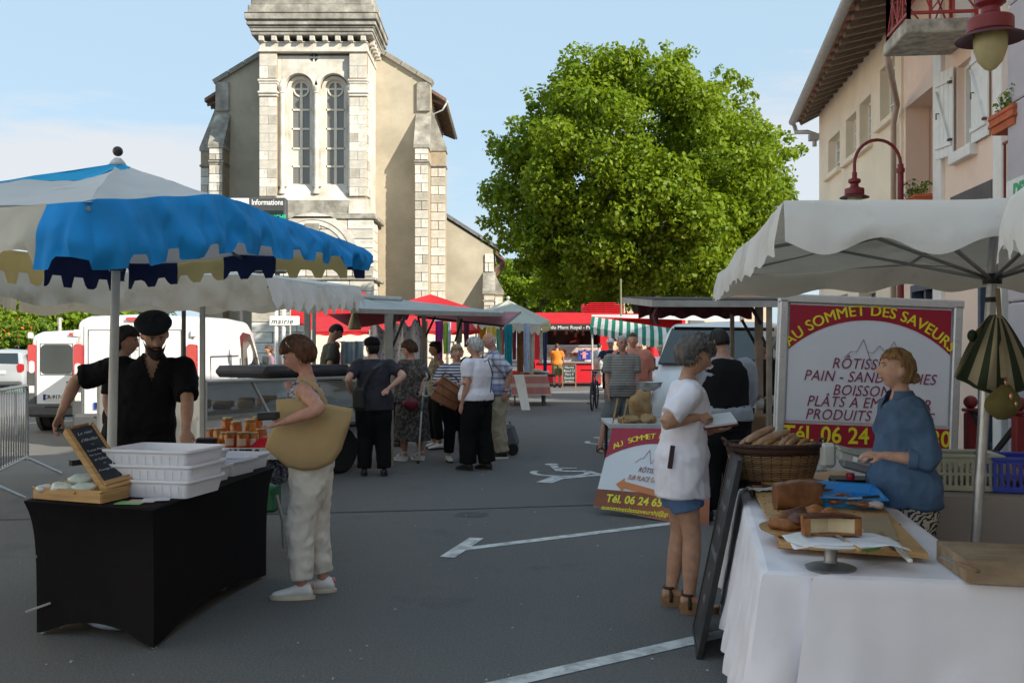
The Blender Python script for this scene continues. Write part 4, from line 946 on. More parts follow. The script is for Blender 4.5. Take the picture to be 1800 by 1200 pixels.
  g_ = MB(); g_.box((L_*.53,s2*(hw+.01),1.02),(.20,.03,.045),bev=.012); g_.box((L_*.47,s2*(hw+.01),1.02),(.20,.03,.045),bev=.012); g_.box((L_*.45,s2*(hw+.005),.52),(L_*.5,.03,.10),bev=.02); part('door_handles',g_,trim,t,local=True)
  g_ = MB(); g_.box((L_*.775,s2*(hw+.12),1.28),(.10,.16,.26),bev=.04); g_.bar((L_*.775,s2*hw*.95,1.2),(L_*.775,s2*(hw+.08),1.2),.05); mr = part('mirror',g_,trim,t,local=True)
  g_ = MB(); g_.box((L_*.775-.055,s2*(hw+.12),1.28),(.012,.12,.21),bev=.01); part('mirror_glass',g_,glassv,mr,local=True)
  g_ = MB(); g_.ball((L_*.955,s2*hw*.72,.78),(.16,.10,.11)); part('headlight',g_,tailwht,t,smooth=True,local=True)
 g_ = MB(); g_.poly([(L_*.722,-hw*.80,H_-.13),(L_*.722,hw*.80,H_-.13),(L_*.862,hw*.86,1.27),(L_*.862,-hw*.86,1.27)],(.035,0,.035)); part('windscreen',g_,glassv,t,local=True)
 return t
van('white panel van with blind rear doors parked behind the bereted man',(PX(238,15.5),15.5,0),R(90),4.9,1.96,2.06)
van('smaller white van half hidden left of the big panel van',(PX(135,18.3)+.05,18.2,0),R(91),4.2,1.80,1.86,glazed=True,ptxt='CR-917-TW')
v3 = van('white van with dark side windows parked behind the covered stall at right',(5.0,20.6,0),R(246),4.9,1.95,2.0,glazed=True,ptxt='DV-305-LB')
def car(label,loc,yaw,paint,group=None,ptxt='AB-652-LM'):
 t = thing('parked_car',label,'car',loc,yaw,group)
 L_,W_,H_ = 3.9,1.7,1.48
 st = [(0,.84,.42,.80),(.04,.93,.32,.98),(.12,.97,.28,1.02),(.42,.98,.26,H_-.06),(1.0,.98,.24,H_),(1.9,.98,.24,H_-.01),(2.4,.97,.24,H_-.14),(2.95,.97,.24,.98),(3.5,.94,.26,.86),(3.8,.86,.30,.70),(3.9,.76,.38,.55)]
 mb = MB(); mb.loft([section(x,W_*k,zb,zt_,.22 if zt_ > 1.2 else .12,.16 if zt_ > 1.2 else .05) for x,k,zb,zt_ in st]); part('body',mb,paint,t,smooth=35,local=True)
 g_ = MB(); g_.poly([(.10,-.62,1.0),(.10,.62,1.0),(.37,.52,H_-.13),(.37,-.52,H_-.13)],(-.035,0,.02)); part('rear_window',g_,glassv,t,local=True)
 for s2 in (-1,1):
  g_ = MB(); g_.poly([(x,s2*(.76 if z < 1.1 else .69),z) for x,z in ((.45,1.0),(.75,H_-.14),(2.2,H_-.15),(2.75,1.0))],(0,s2*.04,0)); part('side_window',g_,glassv,t,local=True)
  g_ = MB(); curve_panel(g_,-.02 if True else 0,s2*.70-.09,s2*.70+.09,.74,1.02,.12,.06); part('tail_light',g_,tailred,t,local=True)
  for sx in (.65,3.15): wheel(t,sx,s2*.74,.30,.19)
  g_ = MB(); g_.ball((3.72,s2*.62,.66),(.14,.13,.09)); part('headlight',g_,tailwht,t,smooth=True,local=True)
  g_ = MB(); g_.box((2.55,s2*.92,1.02),(.10,.14,.12),bev=.03); part('mirror',g_,paint,t,local=True)
 g_ = MB(); g_.box((.0,0,.36),(.14,1.5,.16),bev=.05); part('rear_bumper',g_,trim,t,local=True)
 g_ = MB(); g_.box((-.03,0,.74),(.015,.50,.11)); pl = part('number_plate',g_,plate_,t,local=True)
 g_ = MB(); g_.poly([(2.42,-.60,H_-.20),(2.42,.60,H_-.20),(2.90,.66,1.0),(2.90,-.66,1.0)],(.03,0,.03)); part('windscreen',g_,glassv,t,local=True)
 return t
car('white hatchback parked on the sunlit street left of the vans',(PX(84,58),58,gz(PX(84,58),58)),R(90),vpaint)
cg = (PX(-4,33),33,gz(PX(-4,33),33))
car('silver car cut off by the left picture edge behind the barrier',cg,R(100),spaint)
# ============================================================= crowd barrier
bt = thing('crowd_barrier','galvanised crowd barrier standing at the left picture edge','barrier',(PX(48,12),12,0))
p1 = V((PX(48,12.3),12.3,0)); p0 = V((-5.35,9.9,0)); dv = (p1-p0).normalized(); nv = V((-dv.y,dv.x,0))
def bp(t_,z): return p0.lerp(p1,t_)+V((0,0,z))
mb = MB(); mb.tube([bp(0,.22),bp(0,1.02),bp(.03,1.10),bp(.97,1.10),bp(1,1.02),bp(1,.22)],.019,8); mb.tube([bp(0,.22),bp(1,.22)],.017,8); part('frame',mb,M['steel'],bt,smooth=40)
for i in range(1,20):
 mb = MB(); mb.tube([bp(i/20,.22),bp(i/20,1.10)],.0075,6); part('bar',mb,M['steel'],bt,smooth=True)
for t_ in (.10,.93):
 mb = MB(); c = bp(t_,0); mb.tube([c+nv*.42+V((0,0,.02)),c+nv*.36+V((0,0,.05)),c+nv*.06+V((0,0,.21)),c-nv*.06+V((0,0,.21)),c-nv*.36+V((0,0,.05)),c-nv*.42+V((0,0,.02))],.017,8); part('foot',mb,M['steel'],bt,smooth=40)
mb = MB(); mb.box(bp(.72,.80)+nv*-.015,(.10,.004,.5),Matrix.Rotation(math.atan2(dv.y,dv.x),3,'Z')); single('paper_notice',mb,mat('paper',(.62,.58,.60),.8,.05),'strip of paper taped to the crowd barrier','notice')
# ============================================================= signs behind the stalls
Y_ = 20.0
si = thing('information_sign','tall dark information board with green electronic letters in front of the church','sign',(PX(453,Y_),Y_,0))
mb = MB(); x0,x1 = PX(403,Y_),PX(503,Y_)
mb.box(((x0+x1)/2,Y_+.09,(PZ(347,Y_)+PZ(480,Y_))/2),(x1-x0,.18,PZ(347,Y_)-PZ(480,Y_)),bev=.035)
mb.tube([(x0+.2,Y_+.1,0),(x0+.2,Y_+.1,PZ(480,Y_))],.05,8); mb.tube([(x1-.2,Y_+.1,0),(x1-.2,Y_+.1,PZ(480,Y_))],.05,8); part('housing',mb,mat('anthracite_paint',(.055,.058,.062),.5,.1),si)
mb = MB(); mb.box((PX(421,Y_),Y_-.006,PZ(356,Y_)),(PX(438,Y_)-PX(404.5,Y_),.008,.17)); part('logo_panel',mb,M['white_paint'],si)
mb = MB(); c = V((PX(429,Y_),Y_-.012,PZ(360,Y_))); mb.poly([c+V((math.cos(math.pi*i/10)*.065,0,math.sin(math.pi*i/10)*.045)) for i in range(11)],(0,-.004,0)); mb.box(c+V((-.01,0,-.015)),(.20,.004,.008)); part('logo',mb,mat('logo_green',(.05,.30,.04),.5),si)
lettering('Informations',.155,(PX(470,Y_),Y_-.004,PZ(356,Y_)),(1,0,0),(0,0,1),M['white_paint'],si,sx=.80,bold=.002)
mb = MB(); mb.box((PX(453,Y_),Y_-.004,PZ(400,Y_)),((x1-x0)*.90,.01,.68)); part('display',mb,mat('display_black',(.006,.02,.016),.3),si)
gl = mat('led_green',(.02,.55,.30),.5)
for k,s_ in enumerate(('MARCHE DIMANCHE','PLACE PAUL DUMK','BUVETTE MATIN')):
 lettering(s_,.115,(PX(458,Y_),Y_-.011,PZ(382+k*11,Y_)),(1,0,0),(0,0,1),gl,si,sx=.95,bold=.003)
mb = MB()
for k in range(3): mb.box((PX(453,Y_),Y_-.011,PZ(388+k*11,Y_)),((x1-x0)*.86,.003,.010))
part('display_lines',mb,gl,si)
Y_ = 16.5
sm_ = thing('direction_sign','white direction sign reading mairie in the gap between the canopies','sign',(PX(498,Y_),Y_,0))
mb = MB(); mb.box((PX(500,Y_),Y_,PZ(564,Y_)),(.50,.03,.16),bev=.012); mb.tube([(PX(485,Y_),Y_+.03,0),(PX(485,Y_),Y_+.03,2.2)],.03,8); mb.tube([(PX(500,Y_)-.02,Y_+.03,0),(PX(500,Y_)-.02,Y_+.03,2.2)],.03,8); part('plate',mb,M['white_paint'],sm_)
lettering('mairie',.125,(PX(496,Y_),Y_-.017,PZ(565,Y_)),(1,0,0),(0,0,1),M['black'],sm_,shear=.25,space=1.15,bold=.001)
# ============================================================= cloth and canopy helpers
def nz3(p,f=1.0,o=0.0): return noise.noise(V(p)*f+V((o,o*1.7,o*.3)))
def fabric(name,a,b_,c,d,m,parent,nu=20,nv=14,sag=.05,wr=.012,seed=1,**kw):
 """quad of cloth a-b (top) to d-c (bottom) with sag and wrinkles"""
 a,b_,c,d = V(a),V(b_),V(c),V(d)
 nrm = (b_-a).cross(d-a)+(c-b_).cross(c-d)*.5; nrm.normalize()
 def fn(u,v):
  p = a.lerp(b_,u).lerp(d.lerp(c,u),v)
  s_ = math.sin(math.pi*u)*math.sin(math.pi*v)
  w_ = wr*(nz3((u*5,v*5,seed))+.5*nz3((u*13,v*11,seed+3)))
  return p+V((0,0,-sag*s_))+nrm*w_*min(1,6*min(u,1-u,v+.15,1.15-v))
 mb = MB(); mb.grid(fn,nu,nv); return part(name,mb,m,parent,smooth=True,**kw)
def valance(name,path,drops,m,parent,style='wave',period=.33,amp=.05,out=.03,seed=1,wr=.010,n=None,phase=0,nv=8,inward=None,duty=.5,lab=None):
 """hanging strip under a polyline; drops per path vertex; bottom edge cut in waves, crenels or points"""
 path = [V(p) for p in path]; L_ = [0]
 for p,q in zip(path,path[1:]): L_.append(L_[-1]+(q-p).length)
 T = L_[-1]; n = n or max(12,int(T/.028))
 cen = sum(path,V())/len(path)
 def at(s_):
  for k in range(len(path)-1):
   if s_ <= L_[k+1] or k == len(path)-2:
    t = (s_-L_[k])/max(1e-6,L_[k+1]-L_[k]); d = (path[k+1]-path[k]).normalized()
    return path[k].lerp(path[k+1],t),lerp(drops[k],drops[k+1],t),d
 ref = inward if inward is not None else V((0,0,0))
 def fn(u,v):
  s_ = u*T; p,dr,d = at(s_); nn = V((d.y,-d.x,0)).normalized()
  if (p-ref).dot(nn) < 0: nn = -nn
  f = ((s_+phase)/period) % 1
  if style == 'wave': cut = amp*(.5-.5*math.cos(2*math.pi*f))
  elif style == 'cren':
   e = .09; q = abs(f-.5)*2; cut = amp*(1-sstep(duty-e,duty+e,q))
  elif style == 'teeth': cut = amp*abs(f-.5)*2
  else: cut = 0
  z = v*(dr-cut)
  w_ = wr*(nz3((s_*5,v*1.5,seed))*1.5+.8*nz3((s_*14,v*2,seed+5)))*(.25+v)
  return p+nn*(out*math.sin(v*1.5)+w_)+V((0,0,-z+wr*.4*nz3((s_*3,seed,0))))
 mb = MB(); mb.grid(fn,n,nv); return part(name,mb,m,parent,smooth=True,label=lab)
def drape(name,corners,z,zb,m,parent,amp=.035,flare=.05,seed=1,period=.30,thick=.0,step=.035,nv=16,zbot=None,round_=.02):
 """cloth over a table: top sheet and skirt with folds that grow downwards"""
 C = [V((*c[:2],z)) for c in corners]; P_ = []
 n = len(C); per = 0
 for i in range(n):
  a,b_ = C[i],C[(i+1) % n]; k = max(2,int((b_-a).length/step))
  for j in range(k): P_.append((a.lerp(b_,j/k),i,j/k,per+(b_-a).length*j/k))
  per += (b_-a).length
 cen = sum(C,V())/n; rings = []
 zbs = zb if isinstance(zb,(list,tuple)) else [zb]*n
 for v in [0,.01]+[((i+1)/nv) for i in range(nv)]:
  rg = []
  for p,i,t,s_ in P_:
   a,b_ = C[i],C[(i+1) % n]; d = (b_-a).normalized(); nn = V((d.y,-d.x,0));
   if (p-cen).dot(nn) < 0: nn = -nn
   # blend normals near corners
   pr = C[i-1]; d0 = (a-pr).normalized(); n0 = V((d0.y,-d0.x,0)); n0 = n0 if (a-cen).dot(n0) > 0 else -n0
   nx = C[(i+2) % n]; d2 = (nx-b_).normalized(); n2 = V((d2.y,-d2.x,0)); n2 = n2 if (b_-cen).dot(n2) > 0 else -n2
   k = .5*(1-min(1,t*6)); k2 = .5*(1-min(1,(1-t)*6)); q = (nn*(1-k-k2)+n0*k+n2*k2).normalized()
   zz_ = lerp(zbs[i],zbs[(i+1) % n],t)
   fold = (math.sin(s_*2*math.pi/period+3*nz3((s_*1.3,seed,0)))+.6*math.sin(s_*2*math.pi/(period*.43)+seed+4*nz3((s_*2,seed,3))))
   cornerf = 1+1.2*(max(0,1-t*7)+max(0,1-(1-t)*7))
   o_ = amp*fold*v**1.2+flare*v*cornerf+.008+.012*nz3((s_*9,v*5,seed))*v
   if v == 0: o_ = -round_
   elif v == .01: o_ = .004
   rg.append(V((p.x,p.y,z-(z-zz_)*(v if v > .01 else (0 if v == 0 else .008))+(.0 if v else .003)+.012*nz3((s_*3,seed,9))*v))+q*o_)
  rings.append(rg)
 mb = MB(); mb.loft(rings,cap=False); m0 = len(P_)
 # top as a fan of quads from the inner ring
 mb.add([p for p in rings[0]],[tuple(range(m0))])
 return part(name,mb,m,parent,smooth=30)
def leg_set(mb,corners,z,r=.018):
 for c in corners: mb.tube([(c[0],c[1],0),(c[0],c[1],z)],r,8)
# ============================================================= blue and white parasol, left
A_ = V((PX(207,6.07),6.07,PZ(287,6.07))); Nn = P(155,355,4.4); Ee = P(640,441,7.2); Mm = P(386,347,5.4)
Ww = V((-3.79,4.94,2.20)); Ss = V((-2.99,7.74,2.22)); MW = (Nn+Ww)/2+V((0,0,.06)); MS = (Ww+Ss)/2+V((0,0,.06)); MSE = (Ss+Ee)/2+V((0,0,.02))
pa = thing('market_parasol','large blue and white market parasol with battlement cut valance at the left','parasol',(PX(190,6.07),6.07,0))
def tri_panel(nm,a,b_,m0,t0,t1,sd,sag=.04):
 """strip of a canopy panel between fractions t0 and t1 of the way from the peak to the eave a-b"""
 def fn(u,v):
  t = lerp(t0(u) if callable(t0) else t0,t1(u) if callable(t1) else t1,v); p = A_.lerp(a.lerp(b_,u),t)
  return p+V((0,0,-sag*math.sin(math.pi*u)*math.sin(math.pi*t*.8)+.008*nz3((u*6,t*6,sd))))
 mb = MB(); mb.grid(fn,14,8); return part(nm,mb,m0,pa,smooth=True)
ring = [(Nn,Mm,0),(Mm,Ee,0),(Ee,MSE,1),(MSE,Ss,1),(Ss,MS,1),(MS,Ww,1),(Ww,MW,1),(MW,Nn,1)]
wcv = mat('grey_white_canvas',(.70,.68,.66),.85,.05,2,.25,8,trans=.2,dirt=.15,dirtcol=(.40,.37,.3),dist=.02)
for k,(a,b_,f) in enumerate(ring):
 tb_ = (lambda u: lerp(.52,.20,u)) if k == 7 else ((lambda u: lerp(.85,.52,u)) if k == 6 else (.14 if not f else .5))
 tri_panel('canopy_panel',a,b_,M['litbluecanvas'],.03,tb_,k)
 tri_panel('canopy_panel',a,b_,wcv,tb_,1.0,k+20)
inn = A_-V((0,0,.5))
NL = Nn.lerp(Ww,.11)
valance('valance',[NL,Nn.lerp(NL,.15),Nn.lerp(Mm,.06)+V((0,-.01,.01)),Nn.lerp(Mm,.5)+V((0,-.03,.01)),Mm+V((0,0,.015)),Mm.lerp(Ee,.5)+V((0,0,.02)),Ee+V((0,0,.02))],[.30,.31,.32,.32,.32,.23,.17],M['bluecanvas'],pa,'cren',.30,.060,.08,3,.042,nv=18,inward=inn,duty=.36,n=220)
valance('valance',[Ww,Nn.lerp(Ww,.5),NL],[.26,.27,.28],M['ecrucanvas'],pa,'cren',.30,.07,.06,9,.03,inward=inn,nv=12)
segs = [(0,.22,'shadedbluecanvas'),(.22,.42,'yellowglowcanvas'),(.42,.64,'shadedbluecanvas'),(.64,.93,'yellowglowcanvas'),(.93,1,'shadedbluecanvas')]
for a,b_,mm_ in segs: valance('inner_valance',[Ss.lerp(Ee,a)+V((0,0,.04*math.sin(a*3.1))),Ss.lerp(Ee,b_)+V((0,0,.04*math.sin(b_*3.1)))],[.20,.20],M[mm_],pa,'cren',.20,.06,.02,11,.008,inward=inn,phase=a*2.9)
for a,b_,mm_ in ((0,.35,'shadedbluecanvas'),(.35,.7,'yellowglowcanvas'),(.7,1,'shadedbluecanvas')): valance('inner_valance',[Ww.lerp(Ss,a),Ww.lerp(Ss,b_)],[.22,.22],M[mm_],pa,'cren',.24,.08,.02,12,.008,inward=inn)
mb = MB(); pb,pt = V((PX(190,6.07),6.07,0)),P(204,462,6.07); mb.tube([pb,pb.lerp(pt,.3),pt,A_+V((0,0,-.02))],[.029,.029,.026,.022],14); part('pole',mb,M['white_pole'] if 'white_pole' in M else mat('worn_white_pole',(.55,.55,.53),.45,.06,5,.04,dirt=.25,dirtcol=(.35,.33,.3)),pa,smooth=40)
mb = MB(); mb.tube([pt-V((0,0,.05)),pt+V((0,0,.10))],.042,10); mb.box(pt+V((.055,0,.0)),(.05,.02,.02)); mb.tube([pt+V((.07,0,-.03)),pt+V((.07,0,.03))],.012,6); part('crank_joint',mb,M['darkmetal'],pa)
mb = MB()
for q in (Nn,Mm,Ee,Ss,Ww,MSE,MS,MW): mb.tube([pt+V((0,0,.06)),A_.lerp(q,.55)+V((0,0,-.05)),q+V((0,0,-.03))],.011,6)
part('ribs',mb,M['steel'],pa)
mb = MB(); mb.lathe([(.055,-.015),(.04,.01),(.02,.03)],A_,12); part('peak_cap',mb,M['whitecanvas'],pa,smooth=True)
mb = MB(); mb.ball(A_+V((0,0,.072)),.031,14,10); part('finial',mb,mat('brown_ball',(.05,.03,.03),.3),pa,smooth=True)
mb = MB(); mb.lathe([(.22,0),(.22,.05),(.04,.06),(.035,.3)],pb,18); part('base',mb,M['darkmetal'],pa)
# ============================================================= white parasol behind it
pw = thing('market_parasol','low white and ecru parasol with wavy valance behind the blue one','parasol',(-3.55,9.6,0))
K0 = P(-30,462,7.3); K1 = P(466,484,9.5); K2 = P(632,503,12.6); K3 = V((-5.6,11.3,2.25)); Kp = V((-3.7,9.9,2.45))
def canopy(prefix,peak,cs,m,parent,sag=.05,sd=1,nu=14,nv=8):
 for k in range(len(cs)):
  a,b_ = cs[k],cs[(k+1) % len(cs)]
  def fn(u,v,a=a,b_=b_):
   p = peak.lerp(a.lerp(b_,u),lerp(.02,1,v)); return p+V((0,0,-sag*math.sin(math.pi*u)*math.sin(math.pi*v*.85)+.01*nz3((u*5,v*5,sd+k))))
  mb = MB(); mb.grid(fn,nu,nv); part('canopy_panel',mb,m,parent,smooth=True)
canopy('c',Kp,[K0,K1,K2,K3],M['whitecanvas'],pw)
ip = Kp-V((0,0,.4))
valance('valance',[K0,K0.lerp(K1,.4)-V((0,0,.05)),K1],[.29,.30,.34],M['ecrucanvas'],pw,'wave',.62,.045,.05,5,.02,inward=ip,phase=.2)
valance('valance',[K1,K1.lerp(K2,.5)-V((0,0,.06)),K2],[.34,.33,.30],M['whitecanvas'],pw,'teeth',.30,.13,.06,6,.02,inward=ip)
valance('valance',[K2,K3],[.33,.33],M['ecrucanvas'],pw,'wave',.6,.05,.03,7,.01,inward=ip); valance('valance',[K3,K0],[.3,.3],M['ecrucanvas'],pw,'wave',.6,.05,.03,8,.01,inward=ip)
mb = MB(); q = V((PX(323,10.2),10.2,0)); mb.tube([q,q+V((0,0,2.35))],.022,10); mb.tube([q+V((0,0,2.2)),K1-V((0,0,.03))],.012,6); mb.tube([q+V((0,0,2.2)),K2-V((0,0,.03))],.012,6); mb.tube([q+V((0,0,2.2)),K3-V((0,0,.03))],.012,6); mb.tube([q+V((0,0,2.2)),K0-V((0,0,.03))],.012,6)
part('pole',mb,mat('brown_pole',(.12,.10,.09),.5),pw,smooth=40)
mb = MB(); mb.lathe([(.2,0),(.2,.05),(.03,.06)],q,14); part('base',mb,M['darkmetal'],pw)
# ============================================================= black stretch table and what stands on it
tb = thing('covered_table','folding table in a tight black stretch cover, left foreground','table',(-2.1,6.0,0))
TC = [V((-2.64,5.38,0)),V((-1.83,5.07,0)),V((-1.64,6.88,0)),V((-2.46,7.10,0))]; TH = .735
cen = sum(TC,V())/4
rings = []; prm = []
for i in range(4):
 a,b_ = TC[i],TC[(i+1) % 4]
 for j in range(30): prm.append((a.lerp(b_,j/30),i,j/30))
NV = 26
for k in range(NV+1):
 v = k/NV; rg = []
 for p,i,t in prm:
  mid = math.sin(math.pi*t); toC = (cen-p); toC.z = 0; toC.normalize()
  foot = .085*(1-math.exp(-v*6)); pull = mid**.7*.030*math.sin(min(1,v*1.15)*math.pi*.5)
  zb_ = .035+.055*mid**1.3 if i != 1 else .035+.055*mid**1.1
  z = TH-(TH-zb_)*v if mid > .01 else TH*(1-v)+.01*v
  z = lerp(TH,.012+(zb_-.012)*min(1,mid*1.6),v)
  kf = .085*(1-math.exp(-v*6))+.04*mid*math.sin(min(1,v*1.15)*math.pi*.5); q = p.lerp(V((cen.x,cen.y,0)),kf)
  cr_ = max(0,1-v*9)*.0
  rg.append(V((q.x,q.y,z+(.004 if v == 0 else 0)))+V((0,0,0)))
 rings.append(rg)
top = [V((p.x,p.y,TH+.012))+((cen-V((p.x,p.y,0))).normalized()*.03) for p,i,t in prm]
mb = MB(); mb.loft([top]+rings,cap=False); mb.add(top,[tuple(range(len(top)))])
part('stretch_cover',mb,mat('black_stretch_cloth',(.0085,.0065,.0075),.8,.15,8,.15,200,spec=.15,fold=.2,fscale=2,fdist=.01),tb,smooth=45)
mb = MB()
for p in TC: q = p.lerp(cen,.13); mb.tube([(q.x,q.y,.0),(q.x,q.y,.70)],.014,6)
mb.bar(V((-2.45,5.5,.42)),V((-2.60,5.44,.43)),.014); mb.bar(V((-2.45,5.45,.20)),V((-2.63,5.38,.14)),.010)
mb.tube([V((-1.62,6.85,.55)),V((-1.58,6.86,.38)),V((-1.57,6.86,.19))],.012,6)
part('folding_legs',mb,M['greymetal'],tb)
us = single('plastic_sack',MB().ball((-2.15,5.55,.06),(.22,.14,.055),16,8),mat('pale_blue_plastic',(.42,.48,.62),.35,.1),'pale blue plastic sack lying under the near end of the black table','sack',smooth=True)
for k,(x,y) in enumerate(((-2.02,6.0),(-1.98,6.45),(-2.06,5.75))):
 mb = MB(); mb.box((x,y,.075),(.26,.20,.14),.1+k*.2,bev=.02); single('crate',mb,mat('mint_plastic',(.20,.38,.26),.5),('mint green box under the middle of the black table','mint green box under the far half of the black table','mint green box under the near half of the black table')[k],'box',group='mint green boxes under the black table')
# display box with hinged blackboard
def toT(u,v,z):   # table coordinates: u across (0 left .. 1 right), v along
 p = TC[0].lerp(TC[1],u).lerp(TC[3].lerp(TC[2],u),v); return V((p.x,p.y,z))
def slanted(c,size,rz,mb,bev=.003): return mb.box(c,size,rz,bev)
zt_ = TH+.014
bx = thing('display_box','shallow pale wood box with brass corners at the near left corner of the black table','box',(-2.4,5.42,zt_),0)
ba,bb,bc,bd = P(60,876,5.40),P(178,881,5.22),P(226,866,5.44),P(112,862,5.64)
Q = [V((p.x,p.y,zt_)) for p in (ba,bb,bc,bd)]
mb = MB()
for i in range(4):
 a,b_ = Q[i],Q[(i+1) % 4]; mb.bar(a+V((0,0,.034)),b_+V((0,0,.034)),.012,.066,.002,up=(0,0,1))
mb.poly([q+V((0,0,.003)) for q in Q],(0,0,.008)); part('tray',mb,M['wood'],bx)
mb = MB()
for q in Q: mb.ball(q+V((0,0,.062)),.009,8,6)
mb.ball(Q[0].lerp(Q[1],.62)+V((0,-.008,.05)),.008,8,6); part('brass_fitting',mb,mat('brass',(.50,.34,.10),.35,metal=.9),bx,smooth=True)
bo_ = thing('chalkboard','narrow chalkboard in a pale wood frame leaning back on the wooden box','chalkboard',tuple(P(205,850,5.36)),0)
p00,p10,p11,p01 = P(178,866,5.30),P(224,848,5.46),P(173,743,5.62),P(118,752,5.50)
xd = ((p10-p00)+(p11-p01))/2; yd = ((p01-p00)+(p11-p10))/2; xn,yn = xd.normalized(),yd.normalized(); yn = (yn-xn*yn.dot(xn)).normalized(); zn = xn.cross(yn)
o0 = (p00+p10+p11+p01)/4; wd,ht = xd.length,yd.length; MQ = Matrix((xn,yn,zn)).transposed()
def bq(x,y,z=0): return o0+xn*x+yn*y+zn*z
mb = MB(); mb.box(bq(0,0,-.004),(wd-.02,ht-.02,.010),MQ); part('slate',mb,mat('chalkboard_slate',(.030,.035,.045),.7,.3,5,.05,dirt=.4,dirtcol=(.07,.075,.085),dscale=6),bo_)
mb = MB(); fwd = .026
mb.box(bq(-wd/2+fwd/2,0,-.010),(fwd,ht,.045),MQ,.003); part('stile',mb,M['wood'],bo_)
mb = MB(); mb.box(bq(wd/2-fwd/3,0,-.004),(fwd*.6,ht,.030),MQ,.003); part('stile',mb,M['wood'],bo_)
mb = MB(); mb.box(bq(0,-ht/2+.03,.012),(wd-.01,.030,.035),MQ,.004); mb.box(bq(0,-ht/2+.002,.0),(wd,.022,.05),MQ,.003); part('ledge',mb,M['wood'],bo_)
mb = MB(); mb.box(bq(.01,ht/2+.002,-.004),(wd*.62,.016,.02),MQ,.006); part('handle',mb,mat('brown_handle',(.36,.19,.09),.6),bo_)
chalk = mat('chalk',(.55,.57,.60),.9,.3,30,0)
for k,(s_,yy,sz) in enumerate((('Le miel',.38,.030),("d'Abeilles",.27,.026),('~',.19,.03),('Toutes Fleurs',.10,.019),('Miel, Ronce, Thym',.03,.015),('et Callune',-.045,.021),('~',-.115,.03),('Fromage au lait',-.21,.018))):
 lettering(s_,sz,bq(.006,yy*ht,.004),xn,yn,chalk,bo_,shear=.3,bold=-.0006 if sz > .03 else 0,extrude=.0003)
# honey-comb wrappers in the box
pb_ = [('crumpled white and green wrapper at the back of the wooden box',(-2.36,5.46,.115),(.065,.04,.035),.4),('pale green wrapped packet lying in front in the wooden box',(-2.42,5.37,.085),(.075,.045,.03),-.2),('white crumpled paper at the left end of the wooden box',(-2.53,5.40,.075),(.05,.035,.022),.8),('white wrapped packet against the leaning chalkboard',(-2.30,5.35,.085),(.06,.045,.03),.3)]
for lab,c,r,a in pb_:
 mb = MB(); mb.ball((0,0,0),r,14,10,rot=Matrix.Rotation(a,3,'Z')); mb.v = [tuple(V(p)*(1+.35*nz3(p,30,a))+V((c[0],c[1],zt_-.02+c[2]))) for p in mb.v]
 single('packet',mb,mat('wrapper_'+str(int(a*10)),(.66,.72,.64) if a != .8 else (.70,.70,.72),.35,.15,20),lab,'packet',smooth=True)
# white tubs
tub_m = mat('white_tub_plastic',(.86,.86,.92),.38,.03,4,.03,5,sss=.0)
def tub(name,c,L_,W_,H_,rz,label,grp,lid=False):
 t = thing(name,label,'tub',c,rz,grp); mb = MB(); th = .006
 def rr(w_,l_,z,r=.025,n=4):
  pts = []
  for cx,cy,a0 in ((w_/2-r,l_/2-r,0),(-w_/2+r,l_/2-r,90),(-w_/2+r,-l_/2+r,180),(w_/2-r,-l_/2+r,270)):
   for i in range(n+1): a = R(a0+90*i/n); pts.append(V((cx+math.cos(a)*r,cy+math.sin(a)*r,z)))
  return pts
 mb.loft([rr(L_*.90,W_*.90,.0),rr(L_*.97,W_*.97,H_-.022),rr(L_,W_,H_-.020),rr(L_+.012,W_+.012,H_-.012),rr(L_+.012,W_+.012,H_),rr(L_-.015,W_-.015,H_),rr(L_*.955,W_*.955,H_-.02),rr(L_*.89,W_*.89,.012)],cap=True)
 part('shell',mb,tub_m,t,smooth=30,local=True)
 mb = MB()
 for i in range(9):
  x = (i-4)/4.5*L_*.42; mb.box((x,-W_*.485,H_*.42),(.003,.006,H_*.55),bev=.001)
 part('ribs',mb,tub_m,t,local=True,kind='stuff')
 if lid: mb = MB(); mb.loft([rr(L_+.016,W_+.016,H_+.001),rr(L_+.016,W_+.016,H_+.014),rr(L_-.04,W_-.04,H_+.018),rr(L_-.06,W_-.06,H_+.012)]); part('lid',mb,tub_m,t,smooth=30,local=True)
 return t
rzT = math.atan2((TC[1]-TC[0]).y,(TC[1]-TC[0]).x)
ct = V((PX(290,5.62),5.62,zt_)); hh_ = .098
for k,lab in enumerate(('bottom white tub of the stack of three on the black table','middle white tub of the stack of three on the black table','top open white tub of the stack of three on the black table')):
 tub('tub',(ct.x+(.0,.006,-.004)[k],ct.y+.005*k,zt_+k*(hh_-.017)),.53,.40,hh_,rzT+.15+(.0,.02,-.015)[k],lab,'white plastic tubs on the black table')
for k,(px,Y2,z2,lab) in enumerate(((378,6.12,0,'low white tub right behind the stack of three'),(372,6.16,.088,'white tub raised on another, just right of the tall stack'),(425,6.50,0,'last but one white tub towards the woman with the tan bag'),(448,6.78,0,'farthest white tub at the corner of the black table nearest the woman'))):
 tub('tub',(PX(px,Y2)-.16,Y2,zt_+z2),.42,.32,.098,rzT+.12,lab,'white plastic tubs on the black table')
tub('tub',(-2.33,6.55,zt_),.42,.34,.13,rzT+.1,'white tub under the hand of the bereted man','white plastic tubs on the black table',True)
